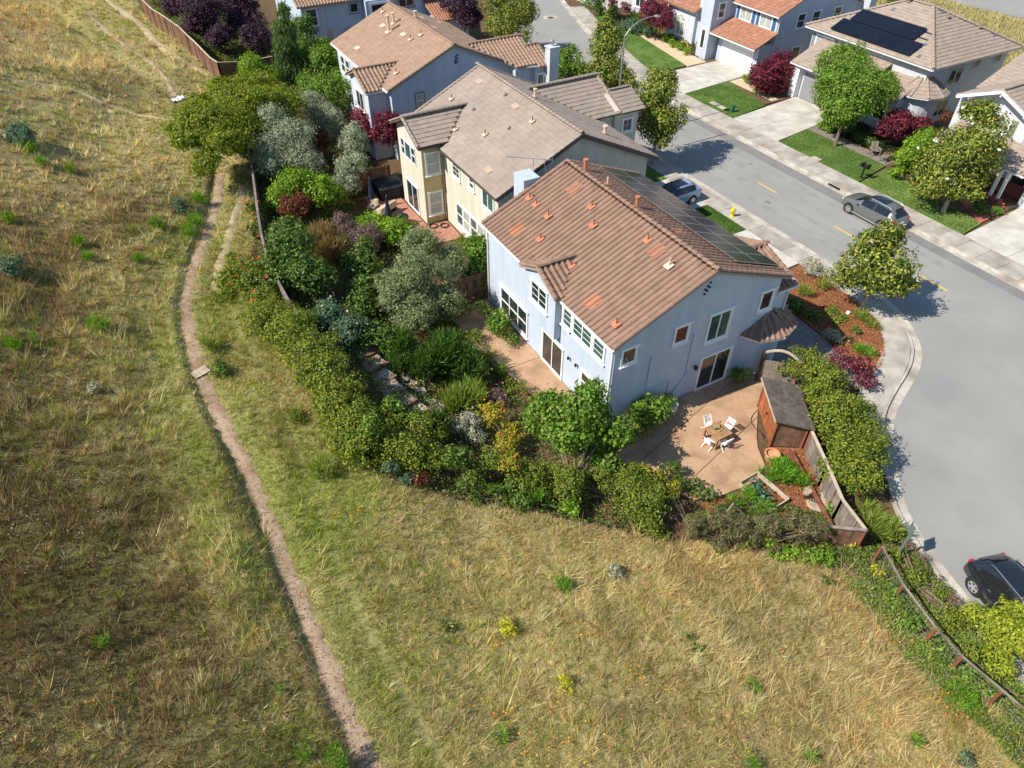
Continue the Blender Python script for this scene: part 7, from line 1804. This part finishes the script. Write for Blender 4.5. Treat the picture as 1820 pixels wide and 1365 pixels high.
# ---------------- street furniture
p = at(1301.8, 384.6, .1); hy = thing('fire_hydrant', 'yellow fire hydrant on the small lawn beside the driveway', 'hydrant', (p[0] - .05, p[1], .11))
MB().lathe([(.16, 0), (.16, .06), (.11, .08), (.11, .5), (.15, .52), (.15, .57), (.12, .6), (.1, .7), (.04, .76)], 14).build('barrel', 'hydrant_yellow', hy)
for a in (0, math.pi / 2, math.pi): m = MB(); d = Vector((math.cos(a), math.sin(a), 0)); m.tube([d * .09 + Vector((0, 0, .4)), d * .2 + Vector((0, 0, .4))], [.055, .06], 10); m.build('nozzle', 'hydrant_yellow', hy)
lp = thing('street_lamp', 'tall grey street lamp with curved arm over the street', 'street lamp', (37.75, 48.9, .12))
MB().tube([(0, 0, 0), (0, 0, .4), (0, 0, 8.0)], [.14, .1, .07], 10).build('pole', 'galv', lp)
arm = [(0, 0, 7.9), (.5, .05, 8.45), (1.3, .12, 8.85), (2.3, .2, 9.0), (3.0, .25, 9.0)]; MB().tube(arm, [.06, .055, .05, .045, .04], 8).build('arm', 'galv', lp)
MB().lathe([(.05, .05), (.18, 0), (.3, -.06), (.22, -.12), (.04, -.14)], 12, (3.3, .28, 9.02)).build('lamp_head', 'galv', lp)
p = at(1530, 317, .1); mb_ = thing('mailbox', 'pair of black mailboxes on one post at the lawn edge', 'mailbox', (p[0], p[1], .11))
MB().box(-.05, .05, -.05, .05, 0, .95).build('post', 'black_metal', mb_); MB().box(-.08, .08, -.4, .4, .9, .96).build('crossbar', 'black_metal', mb_)
for s_ in (-1, 1):
    m = MB(); pr = [(s_ * .24 - .11, .97), (s_ * .24 - .11, 1.12), (s_ * .24 - .07, 1.2), (s_ * .24, 1.23), (s_ * .24 + .07, 1.2), (s_ * .24 + .11, 1.12), (s_ * .24 + .11, .97)]; m.prism([(-.25, y, z) for y, z in pr], (.5, 0, 0)); m.build('box', 'black_metal', mb_)
p = at(1301, 199, .1); ub = thing('utility_pedestal', 'small dark green utility pedestal on the lawn', 'utility box', (p[0], p[1], .11)); MB().box(-.14, .14, -.14, .14, 0, .55).build('body', 'green_box', ub, .03); MB().box(-.17, .17, -.17, .17, .56, .66).build('cap', 'green_box', ub, .03)
for i, (u, v, a, b) in enumerate(((1270, 184, .3, .45), (1283, 191, .3, .45), (1451, 282, .25, .4))):
    p = at(u, v, .12); o = thing('meter_lid', ('pale concrete meter lid nearest the driveway lawn edge', 'second concrete meter lid beside the green pedestal', 'concrete meter lid on the turret house lawn')[i], 'lid', (p[0], p[1], .11)); MB().box(-a, a, -b, b, 0, .035).build('lid', 'kerb_concrete', o)
sg = thing('street_sign', 'grey green back of a street sign on a post by the kerb', 'sign', (22.65, 6.95, 0), math.radians(-50))
MB().box(-.04, .04, -.04, .04, 0, 2.3).build('post', 'sign_back', sg)
MB().box(-.06, -.04, -.3, .3, 1.75, 2.35).build('panel', 'sign_back', sg)
p = at(1556, 268, .5); ad = thing('garden_chair', 'grey wooden garden armchair beside the crimson maple', 'chair', (p[0], p[1], .1), 2.6)
for k in range(5): MB().box(-.3, .3, -.25 + k * .1, -.17 + k * .1, .36 + .02 * k, .385 + .02 * k).build('seat_slat', 'wood_grey', ad); m = MB(); m.bar((-.24 + k * .12, -.28, .38), (-.24 + k * .12, -.55, 1.0), .1, .025); m.build('back_slat', 'wood_grey', ad)
for s_ in (-.34, .34): MB().box(s_ - .03, s_ + .03, .2, .27, 0, .55).build('leg', 'wood_grey', ad); MB().box(s_ - .03, s_ + .03, -.35, -.28, 0, .55).build('leg', 'wood_grey', ad); MB().box(s_ - .07, s_ + .07, -.4, .3, .551, .58).build('arm', 'wood_grey', ad)
p = at(1572, 280, .4); s2 = thing('side_table', 'grey slatted side table next to the garden armchair', 'table', (p[0], p[1], .1), .3)
for k in range(4): MB().box(-.3, .3, -.28 + k * .14, -.16 + k * .14, .42, .45).build('slat', 'wood_grey', s2)
for sx in (-.25, .25):
    for sy in (-.22, .22): MB().box(sx - .03, sx + .03, sy - .03, sy + .03, 0, .42).build('leg', 'wood_grey', s2)
# things on the slope
p = gp(315, 177, .1); ws = thing('white_sheet', 'crumpled white sheet lying at the end of the narrow gully', 'sheet', (p[0], p[1], p[2] - .06), .4)
n = 7; vv = [((i - 3) * .22, (j - 3) * .14, .08 * math.sin(i * 1.7 + j) + .06 * math.sin(j * 2.1) + .12) for i in range(n) for j in range(n)]; m = MB(); m.add(vv, [(i * n + j, (i + 1) * n + j, (i + 1) * n + j + 1, i * n + j + 1) for i in range(n - 1) for j in range(n - 1)]); m.build('cloth', 'white_plastic', ws)
p = gp(357, 662, .06); wp = thing('wooden_pallet', 'small slatted wooden pallet bridging the trail edge', 'pallet', (p[0], p[1], p[2] - .02), .35)
for k in range(8): MB().box(-.4 + k * .1, -.33 + k * .1, -.3, .3, .06, .08).build('slat', 'wood_pale', wp)
for s_ in (-.2, .2): MB().box(-.4, .4, s_ - .03, s_ + .03, 0, .059).build('bearer', 'wood_pale', wp)

# ================================================================== cars
M('car_grey', lin(112, 116, 114), None, rough=.3, metal=.4, coat=.8)
M('car_silver', lin(150, 172, 196), None, rough=.3, metal=.25, coat=.8)
M('car_black', lin(40, 46, 54), None, rough=.25, metal=.4, coat=.9)
M('car_glass', (.01, .012, .015), None, rough=.03, spec=.7)
M('tyre', (.02, .02, .02), None, rough=.85)
M('rim', (.6, .61, .63), None, rough=.3, metal=.8)
M('tail_red', (.45, .015, .02), None, rough=.2, coat=.5)
M('lamp_clear', (.7, .72, .75), None, rough=.1, coat=.5)
M('car_trim', (.018, .018, .02), None, rough=.55)
M('plate', lin(220, 222, 226), None, rough=.5)
def car(label, x, y, rz, paint, L=4.65, W=1.88, H=1.66, roof_dark=False, sunroof=True, cladding=False, rails='alu'):
    root = thing('parked_car', label, 'car', (x, y, 0), rz)
    hl, hw = L / 2, W / 2
    #  station: x, sill z, belt z, top z, half width, roof half width
    S = [(hl, .42, .62, .66, .72, .55), (hl - .06, .30, .80, .84, .84, .68), (hl - .30, .27, .92, .97, .94, .78), (hl - .75, .26, .98, 1.05, .98, .80), (hl - 1.12, .26, 1.01, 1.10, .99, .80),
         (hl - 1.38, .26, 1.03, 1.18, 1.0, .74), (hl - 1.75, .26, 1.03, H * .87, 1.0, .68), (hl - 2.15, .26, 1.04, H * .975, 1.0, .66), (hl - 2.8, .26, 1.06, H, 1.0, .67), (hl - 3.5, .26, 1.09, H * .985, 1.0, .66), (-hl + .62, .27, 1.12, H * .95, .99, .64), (-hl + .34, .28, 1.12, H * .84, .98, .62), (-hl + .12, .30, 1.08, 1.16, .95, .66), (-hl + .03, .34, .88, .93, .90, .66), (-hl, .44, .66, .70, .80, .6)]
    rows = []
    for sx, zs, zb, zt, kw, kr in S:
        w = hw * kw; r = hw * kr
        rows.append([(w * .82, zs), (w * .985, zs + .10), (w, (zs + zb) * .5), (w * .985, zb - .03), (w * .955, zb + .01), (r + (w * .955 - r) * .45, zb + (zt - zb) * .55), (r, zt - (zt - zb) * .12), (r * .6, zt), (0, zt + .012)])
    npf = len(rows[0]); vs, fs = [], []
    ring = 2 * npf - 1
    for (sx, *_), rw in zip(S, rows):
        vs += [(sx, yy, zz) for yy, zz in rw] + [(sx, -yy, zz) for yy, zz in rw[-2::-1]]
    for i in range(len(S) - 1):
        for k in range(ring - 1): fs.append((i * ring + k, (i + 1) * ring + k, (i + 1) * ring + k + 1, i * ring + k + 1))
        fs.append((i * ring + ring - 1, (i + 1) * ring + ring - 1, (i + 1) * ring, i * ring))
    fs += [tuple(range(ring)), tuple(reversed(range((len(S) - 1) * ring, len(S) * ring)))]
    m = MB(); m.add(vs, fs); b = m.build('body', paint, root, smooth=True); b.modifiers.new('s', 'SUBSURF').levels = 2; b.modifiers['s'].render_levels = 2
    def patch(name, cells, mat, off=.012, sub=2):
        m = MB(); cen = Vector((0, 0, .9))
        for i, k in cells:
            q = [Vector(vs[j]) for j in (i * ring + k, (i + 1) * ring + k, (i + 1) * ring + k + 1, i * ring + k + 1)]
            m.add(q, [(0, 1, 2, 3)])
        me = m.mesh(name); bm = bmesh.new(); bm.from_mesh(me); bmesh.ops.remove_doubles(bm, verts=bm.verts, dist=.001); bmesh.ops.recalc_face_normals(bm, faces=bm.faces)
        fc = bm.faces[:]; avg = sum((f.calc_center_median() for f in fc), Vector()) / len(fc); nm = sum((f.normal for f in fc), Vector())
        if nm.dot(avg - Vector((avg.x * .8, 0, .8))) < 0: bmesh.ops.reverse_faces(bm, faces=fc)
        for v in bm.verts: v.co += v.normal * off
        # shrink towards the patch centre so pillars show
        for v in bm.verts: v.co = avg + (v.co - avg) * .965
        bm.to_mesh(me); bm.free()
        for p_ in me.polygons: p_.use_smooth = True
        o = link(name, me, mat, root); o.modifiers.new('s', 'SUBSURF').levels = sub; o.modifiers['s'].render_levels = sub; o.modifiers['s'].boundary_smooth = 'PRESERVE_CORNERS'; return o
    R2 = ring - 2
    patch('windshield', [(i, k) for i in (4, 5, 6) for k in range(6, R2 - 5 + 0)] , 'car_glass', .02)
    patch('rear_window', [(11, k) for k in range(6, R2 - 5)] + [(10, k) for k in range(7, R2 - 6)], 'car_glass', .022)
    for lo in (4, R2 - 5):
        patch('side_window', [(i, k) for i in (6, 7) for k in (lo, lo + 1)], 'car_glass', .018); patch('side_window', [(i, k) for i in (8, 9) for k in (lo, lo + 1)], 'car_glass', .018)
    if sunroof:
        z0 = H * 1.0 + .012; MB().add([(hl - 2.2, -.42, H * .985 + .012), (hl - 2.2, .42, H * .985 + .012), (hl - 3.3, .42, z0 + .004), (hl - 3.3, -.42, z0 + .004), (hl - 2.75, 0, z0 + .02)], [(0, 1, 4), (1, 2, 4), (2, 3, 4), (3, 0, 4)]).build('sunroof', 'car_glass', root)
    for s_ in (-1, 1):
        MB().tube([(hl - 2.1, s_ * hw * .66, H * .985), (hl - 2.25, s_ * hw * .67, H + .05), (-hl + .9, s_ * hw * .66, H + .03), (-hl + .7, s_ * hw * .64, H * .96)], .018, 6).build('roof_rail', rails, root)
        m = MB(); m.lathe([(.02, -.07), (.1, -.03), (.1, .05), (.03, .09)], 10, (hl - 1.55, s_ * (hw + .1), 1.08)); m.build('mirror', paint, root)
        MB().box(-hl + .02, -hl + .3, s_ * hw * .78 - .09, s_ * hw * .78 + .13 * 1, .88, 1.06).build('tail_light', 'tail_red', root, .03)
        MB().box(hl - .42, hl - .1, s_ * hw * .74 - .12, s_ * hw * .74 + .12, .74, .86).build('headlight', 'lamp_clear', root, .03)
        MB().box(-hl + .9, hl - .9, s_ * hw * .99 - .02, s_ * hw * .99 + .02, .24, .36).build('sill', 'car_trim' if cladding else 'alu', root)
        for k, xd in enumerate((hl - 2.22, -hl + 1.35)): MB().box(xd, xd + .16, s_ * (hw + .005) - .012, s_ * (hw + .005) + .012, .95, .98).build('door_handle', paint if not cladding else 'alu', root)
        for xw in (hl - .92, -hl + .88):
            c = (xw, s_ * (hw - .1), .36)
            m = MB(); n = 26; pr = [(.2, -.11), (.34, -.115), (.365, -.07), (.365, .07), (.34, .115), (.2, .11)]
            vv, ff = [], []
            for a in range(n):
                t = 6.2832 * a / n; vv += [(c[0] + r * math.cos(t), c[1] + w * 1.0, c[2] + r * math.sin(t)) for r, w in pr]
            for a in range(n):
                a2 = (a + 1) % n
                for j in range(6): ff.append((a * 6 + j, a2 * 6 + j, a2 * 6 + (j + 1) % 6, a * 6 + (j + 1) % 6))
            m.add(vv, ff); wh = m.build('wheel', 'tyre', root, smooth=False)
            m = MB(); yo = s_ * .112
            for a in range(5):
                t = 6.2832 * a / 5; d = Vector((math.cos(t), 0, math.sin(t))); q = Vector((-math.sin(t), 0, math.cos(t))); cc = Vector(c) + Vector((0, yo, 0))
                m.prism([cc + q * .05, cc + d * .23 + q * .045, cc + d * .23 - q * .045, cc - q * .05], (0, s_ * .012, 0))
            m.tube([(c[0], c[1] + yo - s_ * .02, c[2]), (c[0], c[1] + yo + s_ * .02, c[2])], .06, 10)
            m.build('spokes', 'rim', wh)
            m = MB(); vv, ff = [], []
            for a in range(n):
                t = 6.2832 * a / n; vv += [(c[0] + r * math.cos(t), c[1] + yo + w, c[2] + r * math.sin(t)) for r, w in ((.21, 0), (.245, 0), (.245, s_ * .015), (.21, s_ * .015))]
            for a in range(n):
                a2 = (a + 1) % n
                for j in range(4): ff.append((a * 4 + j, a2 * 4 + j, a2 * 4 + (j + 1) % 4, a * 4 + (j + 1) % 4))
            m.add(vv, ff); m.build('rim', 'rim', wh)
            m = MB(); m.tube([(c[0], c[1] + s_ * .085, c[2] + .02), (c[0], c[1] + s_ * .104, c[2] + .02)], .43, 24); m.build('wheel_arch', 'car_trim', root)
    MB().box(hl - .05, hl + .015, -.45, .45, .5, .66).build('grille', 'car_trim', root, .02)
    MB().box(-hl - .01, -hl + .05, -.7, .7, .38, .55).build('rear_bumper', 'car_trim' if cladding else paint, root, .02)
    MB().box(-hl - .02, -hl + .02, -.26, .26, .68, .8).build('number_plate', 'plate', root)
    return root
car('grey crossover parked along the far kerb by the large magnolia', 45.45, 27.5, math.radians(90), 'car_grey')
car('silver crossover with black roof rails parked in the driveway', 33.9, 36.3, math.radians(182), 'car_silver', 4.45, 1.8, 1.6, rails='car_trim', cladding=True)
car('dark grey crossover cut off by the right edge near the chartreuse bush', 24.55, 2.75, math.radians(-107), 'car_black', 4.6, 1.86, 1.68, sunroof=False, cladding=True)

# ================================================================== groups of like things
GROUPS = {'house': 'houses along the two sides of the street', 'magnolia_tree': 'magnolias along the street', 'maple_tree': 'crimson maples across the street', 'plum_tree': 'purple leaved trees', 'green_tree': 'green trees by the tan roofed house', 'olive_tree': 'olive trees in the back gardens', 'shrub': 'garden shrubs', 'ornamental_grass': 'ornamental grass clumps', 'clipped_hedge': 'clipped hedges across the street', 'hedge': 'hedges around the corner garden', 'verge_hedge': 'plants on the verge by the kerb', 'wild_shrub': 'wild shrubs and weeds on the open slope', 'fence': 'board fences', 'parked_car': 'parked cars', 'solar_array': 'roof solar arrays', 'stepping_stone': 'stones in the bark bed', 'garden_rock': 'rocks beside the garden steps', 'planter': 'white planters by the gable', 'patio_umbrella': 'closed umbrellas on the neighbour patio', 'coiled_hose': 'coiled hoses by the cream house', 'meter_lid': 'meter lids in the far lawns'}
for o in list(SC.objects):
    b = o.name.split('.')[0]
    if o.parent is None and b in GROUPS and 'group' not in o and 'label' in o: o['group'] = GROUPS[b]
